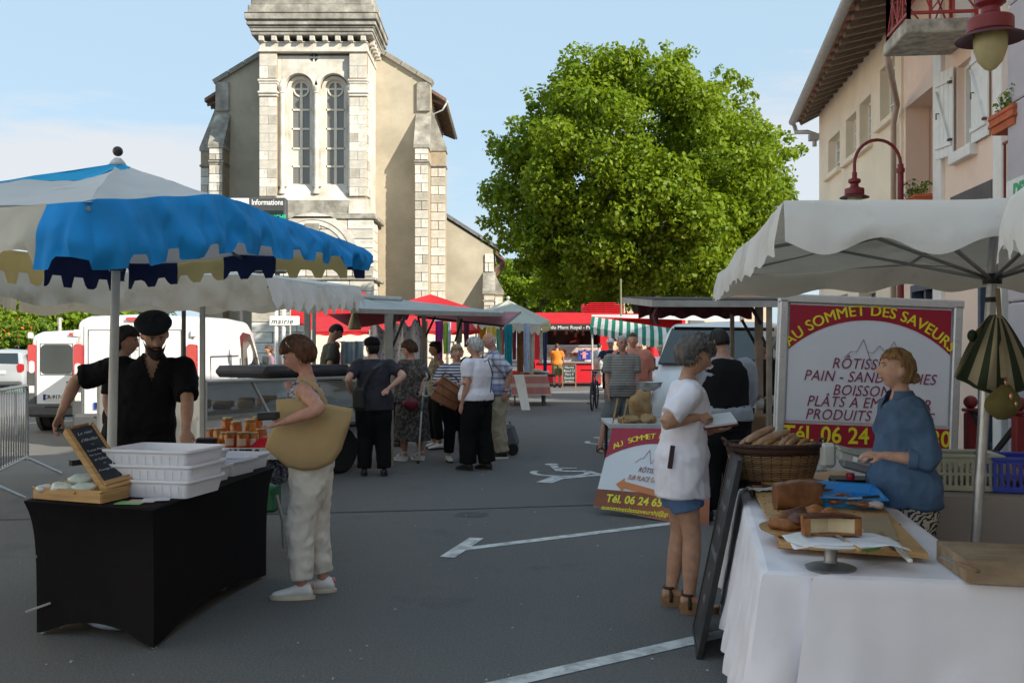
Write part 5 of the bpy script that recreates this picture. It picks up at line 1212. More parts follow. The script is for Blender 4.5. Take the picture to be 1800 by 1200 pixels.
# leaflets
lfa = MB(); lfa.box((0,0,0),(.15,.10,.0015)); lme = lfa.mesh('leaflet',None) if False else None
for k,(px,py,col,lab) in enumerate(((230,884,(.20,.50,.15),'green leaflet sticking out at the left of the pile by the tubs'),(250,882,(.60,.42,.35),'beige leaflet lying on the pile of leaflets by the tubs'),(275,880,(.66,.66,.74),'white leaflet at the right end of the pile by the tubs'))):
 Y2 = (EYE-zt_)*F/(py-HZ); mb = MB(); mb.box((PX(px,Y2),Y2,zt_+.003+.003*k),(.14,.10,.003),rzT+.3+.15*k); single('leaflet',mb,mat('leaflet'+str(k),col,.5,.05),lab,'leaflet',group='leaflets on the black table')
# ============================================================= honey table
ht_ = thing('honey_table','small table with a red cloth full of honey jars behind the white tubs','table',(-1.95,7.9,0))
hc = [(-2.35,7.50),(-1.62,7.50),(-1.56,8.45),(-2.35,8.45)]
mb = MB(); mb.box((-1.98,7.975,.775),(.80,.98,.03),bev=.004); part('tabletop',mb,M['greymetal'],ht_)
mb = MB(); leg_set(mb,[(-2.30,7.55),(-1.66,7.55),(-1.62,8.4),(-2.30,8.4)],.76); part('legs',mb,M['greymetal'],ht_)
cl = thing('red_cloth','bright red cloth with a white edge under the honey jars','cloth',(-1.98,7.97,.79)); drape('sheet',hc,.795,.74,mat('red_table_cloth',(.55,.015,.03),.8,.1),cl,.006,.0,4)
bn = single('banner',MB().box((PX(420,7.44),7.44,PZ(797,7.44)),(.62,.02,.085)),M['white_paint'],'white plate with black letters on the front edge of the honey table','sign',org=(PX(420,7.44),7.44,PZ(797,7.44)))
lettering('LES MIELS',.075,(PX(418,7.42),7.428,PZ(797,7.42)),(1,0,0),(0,0,1),M['black'],bn,bold=.004)
honey = mat('honey',(.62,.16,.006),.08,.15,20,0,spec=.7,trans=.45,coat=.6); honey2 = mat('light_honey',(.70,.32,.03),.10,.15,20,0,spec=.7,trans=.45,coat=.6)
lidm = mat('gold_lid',(.50,.36,.16),.3,.1,metal=.7); lab_m = mat('jar_label',(.62,.50,.36),.8,.1)
def jar(c,r,h,label,m0,lb=True):
 t = thing('honey_jar',label,'jar',c,0,'honey jars on the red cloth')
 mb = MB(); mb.lathe([(r*.8,0),(r,.008),(r,h*.78),(r*.86,h*.86),(r*.80,h*.88)],(0,0,0),14); part('glass',mb,m0,t,smooth=40,local=True)
 mb = MB(); mb.lathe([(r*.86,h*.87),(r*.88,h*.89),(r*.88,h*.99),(r*.82,h)],(0,0,0),14); part('lid',mb,lidm,t,smooth=40,local=True)
 if lb: mb = MB(); mb.grid(lambda u,v: (math.sin(lerp(-.7,.7,u))*r*1.02,-math.cos(lerp(-.7,.7,u))*r*1.02,lerp(h*.18,h*.62,v)),6,1); part('label',mb,lab_m if lb == 1 else M['white_paint'],t,local=True)
 return t
J = [(372,8.2,.045,.10,0,0),(396,7.75,.045,.11,1,0),(406,7.62,.052,.125,0,1),(427,7.60,.052,.125,0,1),(445,7.66,.045,.115,1,2),(415,7.95,.048,.18,0,0),(400,8.10,.048,.20,0,0),(440,8.05,.048,.19,1,0),(459,7.85,.048,.13,0,0),(385,8.0,.045,.12,1,0),(470,7.62,.042,.09,1,0),(452,8.2,.045,.20,0,0)]
JL = ['lone low amber honey jar at the left of the honey table','small pale honey jar left of the labelled pair','squat honey jar with a cord bow, front left','squat honey jar with a large kraft label, front middle','pale honey jar with a small white label','tall amber jar behind the kraft labelled jar','tallest amber jar at the back left','tall light jar at the back, below the black wallet','amber jar right of the white labelled one','light honey jar between the lone jar and the tall ones','lowest light jar beside the tan bag','tall amber jar at the back right']
for (px,Y2,r,h,a,b_),lab in zip(J,JL): jar((PX(px,Y2),Y2,.80),r,h,lab,(honey,honey2)[a],b_)
mb = MB(); mb.box((PX(363,7.7),7.7,.835),(.15,.10,.07),.1,bev=.01); single('card_terminal',mb,M['black'],'black cash box at the left end of the honey table','box')
mb = MB(); c = V((PX(455,7.5),7.5,.80)); mb.poly([c+V((-.09,0,0)),c+V((.10,0,0)),c+V((.06,.02,.08)),c+V((0,.02,.085))],(0,.06,0)); single('red_napkin',mb,mat('red_napkin',(.65,.01,.02),.7),'folded bright red cloth between the jars','cloth')
mb = MB(); mb.box((PX(470,9.6),9.6,.13),(.20,.30,.24),bev=.015); mb.box((PX(470,9.6),9.44,.20),(.14,.02,.04)); single('green_crate',mb,mat('dark_green_crate',(.02,.12,.05),.5),'dark green crate on the ground behind the black table','crate')
mb = MB(); mb.ball((PX(480,7.6),7.75,.62),(.10,.12,.12),14,10); single('patterned_bag',mb,blotchm('navy_print',[(.02,.03,.07),(.10,.11,.16),(.3,.3,.35)],30),'dark patterned bag hanging beside the honey table','bag',smooth=True)
# ============================================================= refrigerated counter trailer
Yf = 11.6
ft = thing('market_trailer','white refrigerated counter trailer with glass front and roof panel behind the honey jars','trailer',(-2.7,12.0,0))
def TR(s_,o,z):   # s along the front from left corner, o depth
 a,b_ = V((-3.32,10.6,0)),V((-1.72,12.9,0)); d = (b_-a).normalized(); n_ = V((-d.y,d.x,0)); return a+d*s_+n_*o+V((0,0,z))
dT = (V((-1.72,12.9,0))-V((-3.32,10.6,0))).normalized(); MT = Matrix((dT,V((-dT.y,dT.x,0)),V((0,0,1)))).transposed()
def tbx(mb,s0,s1,o0,o1,z0,z1,bev=.0): return mb.box(TR((s0+s1)/2,(o0+o1)/2,(z0+z1)/2),(s1-s0,o1-o0,z1-z0),MT,bev)
mb = MB(); tbx(mb,0,2.9,.05,1.9,.42,.80,.01); tbx(mb,0,.10,.0,1.9,.40,1.22,.01); tbx(mb,2.8,2.9,.05,1.9,.42,1.12,.01); tbx(mb,0,2.9,1.82,1.9,.42,1.15,.01); part('body',mb,M['white_paint'],ft)
mb = MB(); tbx(mb,.12,2.8,.30,1.6,.80,.86); part('shelf',mb,M['steel'],ft)
mb = MB(); a = [TR(.12,.06,.80),TR(2.78,.06,.80),TR(2.78,.34,1.16),TR(.12,.34,1.16)]; mb.poly(a,(0,0,.006)); part('front_glass',mb,glassm('display_glass',(.10,.10,.09),.05,.35),ft)
mb = MB(); tbx(mb,.0,2.9,.30,.75,1.16,1.19,.005)
for s_ in (.12,1.0,1.9,2.78): mb.bar(TR(s_,.055,.80),TR(s_,.34,1.17),.03)
tbx(mb,.0,2.9,.03,.06,.79,.83); part('glass_frame',mb,M['greymetal'],ft)
mb = MB(); tbx(mb,1.35,2.85,.5,1.5,1.19,1.34,.06); single('folded_cover',mb,mat('charcoal_cover',(.055,.055,.062),.7,.2,3,.3),'dark grey folded cover lying on the glass counter','cover')
r = random.Random(4); cheese = [mat('cheese_rind',(.36,.22,.10),.8,.3,12,.3),mat('cured_meat',(.20,.09,.06),.6,.3,12,.3),mat('cheese_pale',(.55,.42,.22),.7,.2)]
for k in range(14):
 s_ = .35+(k % 7)*.34; o = .50+(k//7)*.38; q = TR(s_,o,.86); mb = MB(); rr_ = r.uniform(.09,.13); hh2 = r.uniform(.06,.11)
 mb.lathe([(rr_*.9,0),(rr_,.015),(rr_,hh2-.015),(rr_*.9,hh2)],q,14)
 single('cheese_wheel',mb,cheese[k % 3],'round cheese in the glass counter, %s row, %s from the left' % (('front','back')[k//7],('first','second','third','fourth','fifth','sixth','seventh')[k % 7]),'cheese',org=q,group='cheeses in the glass counter',smooth=40)
mb = MB(); tbx(mb,.2,2.6,.2,1.6,.34,.42); mb.bar(TR(-.9,.95,.36),TR(.2,.95,.38),.06); part('chassis',mb,M['darkmetal'],ft)
for o in (.10,1.8):
 c = TR(2.15,o,.29); rot = MT @ Matrix.Rotation(R(90),3,'X')
 mb = MB(); mb.lathe([(.17,-.09),(.26,-.09),(.29,-.06),(.29,.06),(.26,.09),(.17,.09)],c,24,rot=rot); w_ = part('wheel',mb,M['rubber'],ft,smooth=40)
 mb = MB(); mb.lathe([(.05,-.075),(.15,-.085),(.175,-.09),(.175,.09),(.15,.085),(.05,.075)],c,18,rot=rot); part('rim',mb,mat('steel_rim',(.20,.20,.20),.5,.1,metal=.4),w_,smooth=40)
mb = MB(); mb.lathe([(.33,-.12),(.34,.12)],TR(2.15,.10,.29),20,rot=MT @ Matrix.Rotation(R(90),3,'X')) if False else tbx(mb,1.78,2.52,-.06,.18,.58,.63,.02); part('mudguard',mb,M['black'],ft)
# posts and roof panel
mb = MB()
for (px,Y2,w_) in ((540,12.6,.07),(552,12.8,.045)): mb.box((PX(px,Y2),Y2,1.1),(w_,w_,2.2),bev=.004)
mb.box((PX(360,10.7),10.62,1.15),(.05,.05,2.3),bev=.004); part('post',mb,M['greymetal'],ft)
rf = thing('awning_roof','pale grey flat awning roof sloping down over the cheese stall','awning',(PX(700,14),14,2.2))
a,b_,c,d = P(560,524,12.5),P(600,512,14.5),P(880,547,17.5),P(905,549,14.5)
fabric('roof_sheet',P(596,514,15.5),P(880,547,20),P(884,551,15.5),P(620,545,12.6),mat('grey_awning_sheet',(.42,.45,.44),.7,.08,3,.1,trans=.15),rf,20,10,.03,.01)
mb = MB(); mb.bar(P(600,519,15.4),P(708,526,15.4),.10,.07,.02); part('roller_box',mb,M['greymetal'],rf)
mb = MB(); mb.bar(P(620,546,12.6),P(884,553,15.5),.05,.06); mb.bar(P(596,516,15.5),P(620,546,12.6),.05,.05); mb.bar(P(880,549,20),P(884,553,15.5),.05,.05); part('roof_frame',mb,M['greymetal'],rf)
mb = MB()
for px,Y2,w_ in ((684,13.2,.11),(745,15.0,.06),(806,15.4,.06)): mb.box((PX(px,Y2),Y2,PZ(552,Y2)/2),(w_,w_,PZ(548,Y2)),bev=.006)
part('post',mb,mat('weathered_post',(.34,.31,.26),.7,.15),rf)
mb = MB()
for a,b_,Y2 in (((735,556),(742,598),15),((765,556),(748,592),15),((697,554),(690,580),13.2),((712,556),(690,610),13.2),((812,560),(800,600),15.3)): mb.bar(P(*a,Y2),P(*b_,Y2),.03)
part('brace',mb,M['black'],rf)
mb = MB(); c = P(623,566,13); mb.lathe([(.01,.14),(.03,.13),(.045,.08),(.07,.0),(.09,-.08),(.085,-.10),(.02,-.10)],c,14); mb.tube([c+V((0,0,.13)),c+V((0,0,.32))],.006,5); single('cow_bell',mb,mat('old_brass',(.22,.18,.10),.45,.2,metal=.7),'brass cow bell hanging under the canopy edge','bell',smooth=40)
# maroon underside awning
mar = thing('awning','dark red awning with curved edge under the grey roof','awning',(PX(630,14.5),14.5,2.1)); fabric('sheet',P(575,552,13.6),P(722,548,16),P(716,562,14.2),P(620,578,13.4),mat('dark_red_canvas',(.26,.03,.035),.8,.1,trans=.2),mar,14,8,.05,.01)
# ============================================================= textile stall
ln_m = blotchm('embroidered_linen',[(.66,.66,.70),(.66,.66,.70),(.66,.66,.70),(.28,.30,.40)],9,thr=(.5,.9))
def hanging(name,px0,px1,py0,py1,Y2,m,label,cat,group=None,sd=1,amp=.035,taper=0,topw=0):
 a,b_ = P(px0,py0,Y2),P(px1,py0,Y2); c,d = P(px1-taper,py1,Y2),P(px0+taper,py1,Y2)
 def fn(u,v):
  p = a.lerp(b_,u).lerp(d.lerp(c,u),v); L_ = (b_-a).length
  return p+V((.01*nz3((v*3,sd,0)),amp*(math.sin(u*L_*38+sd+nz3((u*3,v*2,sd))*2)+.5*nz3((u*9,v*2,sd))),topw*.06*math.sin(u*math.pi*3)*(1-v)))
 mb = MB(); mb.grid(fn,22,12); return single(name,mb,m,label,cat,org=a.lerp(b_,.5),group=group,smooth=True)
hanging('linen',650,704,574,650,14.6,ln_m,'white embroidered cloth hanging left of the stall post','cloth','white embroidered linens',1,.04,-4,1)
hanging('linen',702,736,567,640,14.3,ln_m,'white embroidered cloth hanging right of the stall post','cloth','white embroidered linens',2,.04,-3,1)
hanging('linen',728,742,573,632,14.9,blotchm('lace_linen',[(.50,.42,.40),(.60,.55,.55),(.4,.3,.32)],20),'lace edged cloth beside the hanging linens','cloth',None,3)
hanging('shirt_rack',600,640,600,640,14.5,stripem('blue_shirts',(.30,.45,.52),(.50,.60,.65),.07,.5,0),'row of pale blue shirts hanging behind the counter','clothes',None,4)
SCV = [(765,779,564,622,(.22,.015,.16),'magenta scarf, leftmost of the hanging scarves'),(778,788,566,610,(.20,.36,.04),'lime green scarf beside the magenta one'),(786,793,566,610,(.40,.48,.58),'pale blue scarf beside the lime green one'),(803,813,564,590,(.05,.10,.09),'dark green scarf over the dark haired woman'),(815,825,566,598,(.10,.02,.05),'plum scarf right of the dark green one'),
 (843,855,570,590,(.62,.28,.01),'orange yellow scarf above the bald man'),(855,873,574,588,(.60,.45,.10),'straw yellow short scarf behind the bald man'),(872,880,570,612,(.10,.42,.32),'turquoise green scarf next to the orange red one'),(880,887,570,612,(.55,.11,.03),'orange red scarf between two green ones'),(886,901,570,640,(.01,.22,.28),'teal scarf right behind the bald man'),
 (900,908,570,620,(.20,.02,.03),'dark red scarf beside the teal one'),(908,921,568,642,(.22,.09,.035),'rust brown scarf hanging long'),(920,931,568,640,(.36,.42,.56),'powder blue long scarf'),(930,939,572,645,(.55,.52,.44),'cream long scarf at the right end'),(948,955,583,627,(.62,.60,.56),'white folded parasol cover hanging by the red stall'),(954,962,584,640,(.02,.03,.09),'navy printed scarf beside the white one'),(928,934,580,640,(.5,.5,.45),'ivory scarf between the blue and the cream one')]
for k,(a,b_,t_,q,c,lab) in enumerate(SCV): hanging('scarf',a,b_,t_,q+12,22+(k % 3)*.5,mat('scarf%d' % k,c,.75,.15,10,.15,trans=.2),lab,'scarf','scarves hanging on the textile stall',k,.03,1)
rail = MB(); rail.bar(P(760,563,22.3),P(965,572,22.3),.03); single('hanging_rail',rail,M['greymetal'],'metal rail carrying the coloured scarves','rail')
pk = thing('awning','faded pink awning sagging over the textile stall','awning',(PX(810,17),17,2.0))
fabric('sheet',P(700,545,17.5),P(915,548,20.5),P(885,572,15.8),P(735,556,15.4),mat('faded_pink_canvas',(.62,.26,.30),.8,.15,2,.2,8,trans=.45),pk,24,10,.10,.02)
mb = MB(); mb.bar(P(735,557,15.4),P(885,573,15.8),.03); mb.bar(P(915,549,20.5),P(885,573,15.8),.03); part('bar',mb,M['darkmetal'],pk)
mb = MB(); mb.box((PX(745,16),16.4,1.0),(.05,.05,2.0)); mb.box((PX(880,17),17.4,1.0),(.05,.05,2.0)); part('leg',mb,M['greymetal'],pk)
# far white parasol
fp = thing('market_parasol','small greyish white parasol with zigzag fringe right of the church','parasol',(PX(893,25),25,0))
pkk = P(893,527,25); cs = [P(842,560,22.4),P(950,570,22.4),P(966,563,26.5),P(832,553,27)]
canopy('c',pkk,cs,mat('grey_green_canvas',(.50,.51,.44),.85,.06,3,.2,trans=.25),fp,.05)
for i in range(4): valance('valance',[cs[i],cs[(i+1) % 4]],[.26,.26],M['yellowglowcanvas'] if i == 1 else M['ecrucanvas'],fp,'teeth',.14,.09,.04,3,.01,inward=pkk-V((0,0,.5)))
mb = MB(); mb.tube([(PX(893,25),25,0),pkk],.03,8); mb.ball(pkk+V((0,0,.05)),.05,8,6); part('pole',mb,M['greymetal'],fp)
# red tents and red awnings behind
rt = M['redcloth']
for k,(px,py,hw_,Y2,lab) in enumerate(((617,503,22,30,'red peaked tent roof left of the two'),(757,517,33,31,'red peaked tent roof right of the two'))):
 t = thing('red_tent',lab,'tent',(PX(px,Y2),Y2,0),0,'red peaked market tents'); pk_ = P(px,py,Y2); zz_ = PZ(545,Y2-1.2); w2 = 1.5
 cs = [V((pk_.x-w2,Y2-w2,zz_)),V((pk_.x+w2,Y2-w2,zz_)),V((pk_.x+w2,Y2+w2,zz_)),V((pk_.x-w2,Y2+w2,zz_))]; canopy('c',pk_,cs,rt,t,.12)
 for i in range(4): valance('valance',[cs[i],cs[(i+1) % 4]],[.42,.42],rt,t,'wave',.5,.03,.02,3,.01,inward=pk_-V((0,0,.5)))
 mb = MB(); leg_set(mb,[(c.x,c.y) for c in cs],zz_,.025); part('legs',mb,M['greymetal'],t)
ra = thing('awning','long bright red awning behind the cheese stall','awning',(PX(640,26),26,2.2))
fabric('sheet',P(548,556,28),P(845,556,28),P(850,580,25),P(545,582,25),rt,ra,20,6,.04,.01); valance('valance',[P(545,582,25),P(850,580,25)],[.12,.12],rt,ra,'wave',.4,.03,.02,2)
mb = MB(); leg_set(mb,[(PX(p,25),25) for p in (548,650,745,848)]+[(PX(p,28),28) for p in (548,845)],2.0,.025); part('legs',mb,M['greymetal'],ra)
wl = thing('building','pale ground floor wall with white barred windows behind the red awning','building',(PX(700,34),34,0))
mb = MB(); mb.box((PX(690,34),34.3,1.3),(5.6,.5,2.6)); part('wall',mb,M['cream'],wl)
for px in (595,640,735,762,800):
 mb = MB(); x = PX(px,34);
 for i in range(3): mb.box((x-.2+i*.2,34.0,1.25),(.035,.05,1.1))
 mb.box((x,34.0,1.8),(.5,.05,.05)); mb.box((x,34.0,.7),(.5,.05,.05)); mb.box((x,33.99,1.25),(.5,.05,.03)); f = part('window',mb,M['winframe'],wl)
 mb = MB(); mb.box((x,34.04,1.25),(.44,.02,1.05)); part('pane',mb,mat('pale_net_window',(.62,.58,.46),.6,.1),f)  # flat pale cream colour for the panes
# clothes table with patterned cloths, banner
cb = thing('clothes_table','table heaped with folded clothes under a red and white patterned cloth','table',(PX(935,27),27,0))
mb = MB(); mb.box((PX(932,27),27.6,.80),(1.35,1.5,.04)); leg_set(mb,[(PX(905,27),27),(PX(958,27),27),(PX(905,27),28.2),(PX(958,27),28.2)],.78); mb.tube([(PX(944,26.8),26.8,.6),(PX(953,26.8),26.8,.3),(PX(954,26.8),26.8,.0)],.03,6); part('frame',mb,M['darkmetal'],cb)
drape('cloth',[(PX(898,26.6),26.6),(PX(962,26.6),26.6),(PX(960,28.3),28.3),(PX(898,28.3),28.3)],.83,.28,stripem('printed_cloth',(.52,.20,.20),(.58,.50,.42),.28,.35,2,phase=.2),cb,.03,.06,6)
r = random.Random(9)
for k in range(9):
 c = P(905+k*6.5,656-r.uniform(0,8),27); col = [(.60,.04,.05),(.5,.4,.3),(.05,.05,.06),(.6,.55,.5),(.65,.08,.08)][k % 5]
 mb = MB(); mb.box((0,0,0),(.30,.35,.10),bev=.04); mb.v = [tuple(V(p)*(1+.25*nz3(p,6,k))+V((c.x,c.y+.1*(k % 3),c.z-.04))) for p in mb.v]; single('folded_clothes',mb,mat('clothes%d' % (k % 5),col,.85,.2),'folded %s garment on the patterned clothes table, %s' % (('red','tan','black','cream','scarlet')[k % 5],'left half' if k < 5 else 'right half'),'clothes',group='folded clothes on the patterned table',smooth=True)
mb = MB(); a,b_ = P(903,658,24.6),P(921,658,24.6); c,d = V((PX(932,24.4),24.4,.03)),V((PX(917,24.4),24.4,.03)); mb.poly([a,b_,c,d],(0,.03,0)); single('white_banner',mb,M['white_paint'],'narrow white panel leaning against the clothes table','panel')
# ============================================================= red butcher's trailer
Y2 = 40
rt_ = thing('food_trailer','long bright red butcher trailer with open hatch beyond the square','trailer',(PX(1050,Y2),Y2,0))
x0,x1 = PX(940,Y2),PX(1205,Y2); redp = mat('trailer_red',(.55,.012,.02),.45,.06,2,.03)
def rbox(px0,px1,py0,py1,d0,d1,mb): mb.box(((PX(px0,Y2)+PX(px1,Y2))/2,Y2+(d0+d1)/2,(PZ(py0,Y2)+PZ(py1,Y2))/2),(PX(px1,Y2)-PX(px0,Y2),d1-d0,PZ(py0,Y2)-PZ(py1,Y2)))
mb = MB(); rbox(940,1205,637,672.5,0,2,mb); rbox(940,1205,551,560,0,2,mb); rbox(940,948,551,672,.02,2,mb); rbox(1055,1075,560,637,.02,2,mb); rbox(1199,1205,560,637,.02,2,mb); rbox(940,1205,560,637,1.9,2,mb); part('body',mb,redp,rt_)
mb = MB(); mb.poly([(x0,Y2-.02,PZ(552,Y2)),(PX(1075,Y2),Y2-.02,PZ(552,Y2)),(PX(1075,Y2),Y2-1.2,PZ(571,Y2)),(x0,Y2-1.2,PZ(571,Y2))],(0,0,.06)); part('awning',mb,rt,rt_)
mb = MB(); mb.box(((x0+PX(1075,Y2))/2,Y2-1.2,PZ(576,Y2)),(PX(1075,Y2)-x0,.06,.26)); fb = part('fascia',mb,mat('dark_fascia',(.035,.025,.025),.5,.1),rt_)
lettering('gers du Mont Royal - Pensées F',.19,(PX(1005,Y2),Y2-1.235,PZ(576.5,Y2)),(1,0,0),(0,0,1),M['white_paint'],fb,sx=1.05,extrude=.002)
mb = MB(); rbox(948,1055,560,637,1.5,1.6,mb); part('back_panel',mb,mat('stall_interior',(.10,.06,.05),.7,.4,.9),rt_)
mb = MB(); rbox(950,1054,608,636,.05,.9,mb); part('display_case',mb,mat('butcher_display',(.52,.42,.38),.3,.5,2.2,.1,spec=.8),rt_)
mb = MB(); rbox(948,1056,606,609,.0,.95,mb); rbox(948,1056,635,638,-.1,.95,mb); part('counter_rim',mb,M['steel'],rt_)
r = random.Random(12)
for k in range(16):
 px = 955+k*6.2; mb = MB(); mb.ball(P(px,619+r.uniform(-5,8),Y2-.02),(.09,.06,.07),8,6); single('meat_joint',mb,mat('meat%d' % (k % 3),[(.35,.06,.05),(.55,.35,.28),(.45,.15,.10)][k % 3],.5,.3),'cut of meat in the display of the red trailer','meat',group='cuts of meat in the red trailer',smooth=True)
for k in range(9):
 px = 965+k*10; mb = MB(); c = P(px,572,Y2+.8); mb.tube([c,c-V((0,0,r.uniform(.2,.45)))],.07,6); single('hanging_ham',mb,mat('ham',(.30,.12,.08),.6,.3),'ham hanging in the red trailer hatch, %s from the left' % ('first','second','third','fourth','fifth','sixth','seventh','eighth','ninth')[k],'ham',group='hams hanging in the red trailer',smooth=True)
mb = MB(); rbox(1078,1148,600,637,.1,.5,mb); part('display_case',mb,mat('jar_shelf',(.60,.45,.30),.5,.5,3),rt_)
for k in range(14):
 mb = MB(); c = P(1117+(k % 7)*3.8,608 if k < 7 else 602,Y2-.1); mb.lathe([(.035,0),(.035,.12)],c,8); single('jar',mb,mat('jar_red',(.55,.25,.20),.4),'small jar on the red stall shelf, %s row, %s from the left' % (('lower','upper')[k//7],('first','second','third','fourth','fifth','sixth','seventh')[k % 7]),'jar',group='jars on the red stall')
mb = MB(); rbox(1016,1038,616,632,-.16,-.12,mb); po = single('poster',mb,mat('blue_poster',(.02,.05,.28),.5,.5,3),'blue poster stuck on the red trailer counter','poster',org=P(1027,624,Y2-.14))
mb = MB(); c = P(1027,624,Y2-.19); mb.box(c,(.14,.005,.28)); mb.box(c+V((0,0,.05)),(.3,.004,.05)); part('print',mb,mat('poster_pink',(.55,.25,.30),.5),po)
# ventilator hump on the roof
vh = thing('roof_crate','bright red slatted crate sitting on the roof of the red trailer','crate',tuple(P(1062,551,Y2+.6)))
for k in range(6):
 z0 = PZ(551-k*3.6,Y2); mb = MB(); ww = [1.62,1.62,1.58,1.5,1.38,1.1][k]
 mb.box((PX(1061,Y2)-.0,Y2+.9,z0+.02),(ww,1.2,.045),bev=.01); part('slat',mb,redp,vh)
mb = MB()
for k in range(6): mb.box((PX(1061,Y2)-.78+k*.31,Y2+.9,PZ(542,Y2)),(.06,1.1 if k in (0,5) else .9,.42 if k in (0,5) else .50),bev=.01)
part('rib',mb,redp,vh)
og = thing('orange_tent','orange tent tip rising behind the red trailer','tent',(PX(1012,50),50,0)); pk_ = P(1025,538,50); zz_ = PZ(556,50); cs = [V((pk_.x-2.2,48,zz_)),V((pk_.x+.8,48,zz_)),V((pk_.x+.8,51,zz_)),V((pk_.x-2.2,51,zz_))]
canopy('c',pk_,cs,mat('orange_canvas',(.62,.20,.08),.8,trans=.3),og); mb = MB(); leg_set(mb,[(c.x,c.y) for c in cs],zz_); part('legs',mb,M['greymetal'],og)
mb = MB(); mb.ball(P(1031,545,44.6),(.18,.18,.26),10,8); single('dark_bundle',mb,M['black'],'dark bundle on the trailer roof beside the red crate','bundle',smooth=True)
# far chalkboard
Y3 = 38.5
cb2 = thing('chalkboard','standing chalkboard with white writing in front of the red trailer','chalkboard',(PX(1000,Y3),Y3,0)); mb = MB()
x0,x1 = PX(989,Y3),PX(1012,Y3); zt2,zb2 = PZ(641,Y3),PZ(672,Y3)
mb.box(((x0+x1)/2,Y3+.03,(zt2+zb2)/2),(x1-x0,.03,zt2-zb2)); part('slate',mb,mat('far_slate',(.045,.055,.05),.7),cb2)
mb = MB()
for x in (x0,x1): mb.bar((x,Y3,0),(x,Y3+.02,zt2+.03),.04)
for z in (zt2,zb2): mb.bar((x0,Y3,z),(x1,Y3,z),.035)
part('frame',mb,M['woodbrown'],cb2)
for k,s_ in enumerate(('Marché','Boeuf 12','Porc 9','Saucisse','Jambon')): lettering(s_,.12,((x0+x1)/2,Y3+.01,zt2-.10-k*.135),(1,0,0),(0,0,1),chalk,cb2,shear=.2)
# ============================================================= green striped awning stall
gs = thing('striped_awning_stall','stall with green and white striped awning beside the red trailer','stall',(PX(1110,29),29,0))
gwm = M['whitecanvas']; gcm = mat('green_canvas',(.015,.22,.14),.8,.1,trans=.25)
a,b_ = P(1040,556,29),P(1185,578,25.5); c,d = P(1185,606,25.0),P(1036,574,28.4)
for k in range(22):
 u0,u1 = k/22,(k+1)/22; m_ = gcm if k % 2 == 0 else gwm
 mb = MB(); mb.grid(lambda u,v: a.lerp(b_,lerp(u0,u1,u)).lerp(d.lerp(c,lerp(u0,u1,u)),v)+V((0,-.25*math.sin(v*1.57),.03*math.sin(v*3))),2,6); part('awning_stripe',mb,m_,gs,smooth=True)
 p,q = d.lerp(c,u0)+V((0,-.25,0)),d.lerp(c,u1)+V((0,-.25,0)); mb = MB(); mb.grid(lambda u,v: p.lerp(q,u)+V((0,0,-v*(.16+.05*math.sin(math.pi*u)))),5,2); part('valance_stripe',mb,m_,gs,smooth=True)
fabric('roof_sheet',P(1040,553,31),P(1300,553,31),P(1300,566,27),P(1040,556,29),gwm,gs,14,6,.02,.01)
mb = MB(); leg_set(mb,[(PX(1042,29),29.2),(PX(1185,26),26.2),(PX(1290,27),27.2),(PX(1290,31),30.8)],2.0,.03); part('legs',mb,M['greymetal'],gs)
mb = MB(); mb.box((PX(1130,30),30.2,.42),(1.6,.8,.84)); part('counter',mb,redp,gs)
mb = MB(); mb.tube([(PX(1147,28),28,.9),(PX(1147,28),28,1.75)],.17,14); single('red_drum',mb,redp,'upright bright red rolled canopy beside the jars','roll',smooth=40)
mb = MB(); mb.tube([(PX(1093,30),30,0),(PX(1091,30),30,PZ(490,30))],.028,8); single('thin_mast',mb,mat('olive_mast',(.16,.18,.08),.6),'thin olive mast rising in front of the linden','mast')
# ============================================================= dark roofed stall at centre right
Y4 = 12.0
ds = thing('covered_stall','wooden posted stall with dark roof and scalloped maroon valance','stall',(PX(1240,Y4),Y4,0))
a0,a1,a2,a3 = P(1096,525,13.6),P(1362,527,13.2),P(1380,531,10.8),P(1150,530,10.6)
mb = MB(); mb.poly([a0,a1,a2,a3],(0,0,.03)); part('roof_sheet',mb,mat('tarred_roof',(.06,.055,.055),.8,.2),ds)
mb = MB(); mb.bar(a0+V((0,0,-.02)),a3+V((0,0,-.02)),.05,.07); mb.bar(a3+V((0,0,-.02)),a2+V((0,0,-.02)),.05,.07); mb.bar(P(1096,527,13.5),P(1265,529,12.4),.08,.06); part('roof_edge',mb,mat('grey_roof_edge',(.36,.35,.33),.7,.2),ds)
mvm = mat('maroon_canvas',(.085,.018,.020),.85,.2,4,.2,trans=.15)
valance('valance',[P(1122,532,13.3),P(1322,533,13.1)],[.21,.21],mvm,ds,'wave',.29,.045,.02,4,.02,inward=V((3,11,2)))
valance('valance',[P(1160,534,11.2),P(1300,536,12.6)],[.14,.14],mvm,ds,'wave',.29,.04,.02,5,.02,inward=V((3,11,2)))
q = P(1152,528,11); mb = MB(); mb.grid(lambda u,v: q+V((.10*(u-.5)+.02*math.sin(v*7),.03*math.sin(u*9),-.26*v)),8,8); part('fringe',mb,mat('maroon_fringe',(.17,.06,.07),.9,.3,30),ds)
mb = MB()
for px,Y5,w_ in ((1334,11.8,.085),(1352,10.8,.055),(1287,13.0,.05)): mb.box((PX(px,Y5),Y5,PZ(532,Y5)/2),(w_,w_,PZ(532,Y5)),bev=.005)
part('post',mb,mat('greyed_timber',(.26,.21,.16),.8,.25,5,.3,30),ds)
mb = MB(); mb.bar(P(1304,562,11.9),P(1334,616,11.9),.03); mb.bar(P(1318,535,11.5),P(1338,570,11.5),.035); mb.bar(P(1340,592,11),P(1358,632,11),.025); mb.bar(P(1185,577,13.4),P(1360,579,13.4),.045); part('brace',mb,M['black'],ds)
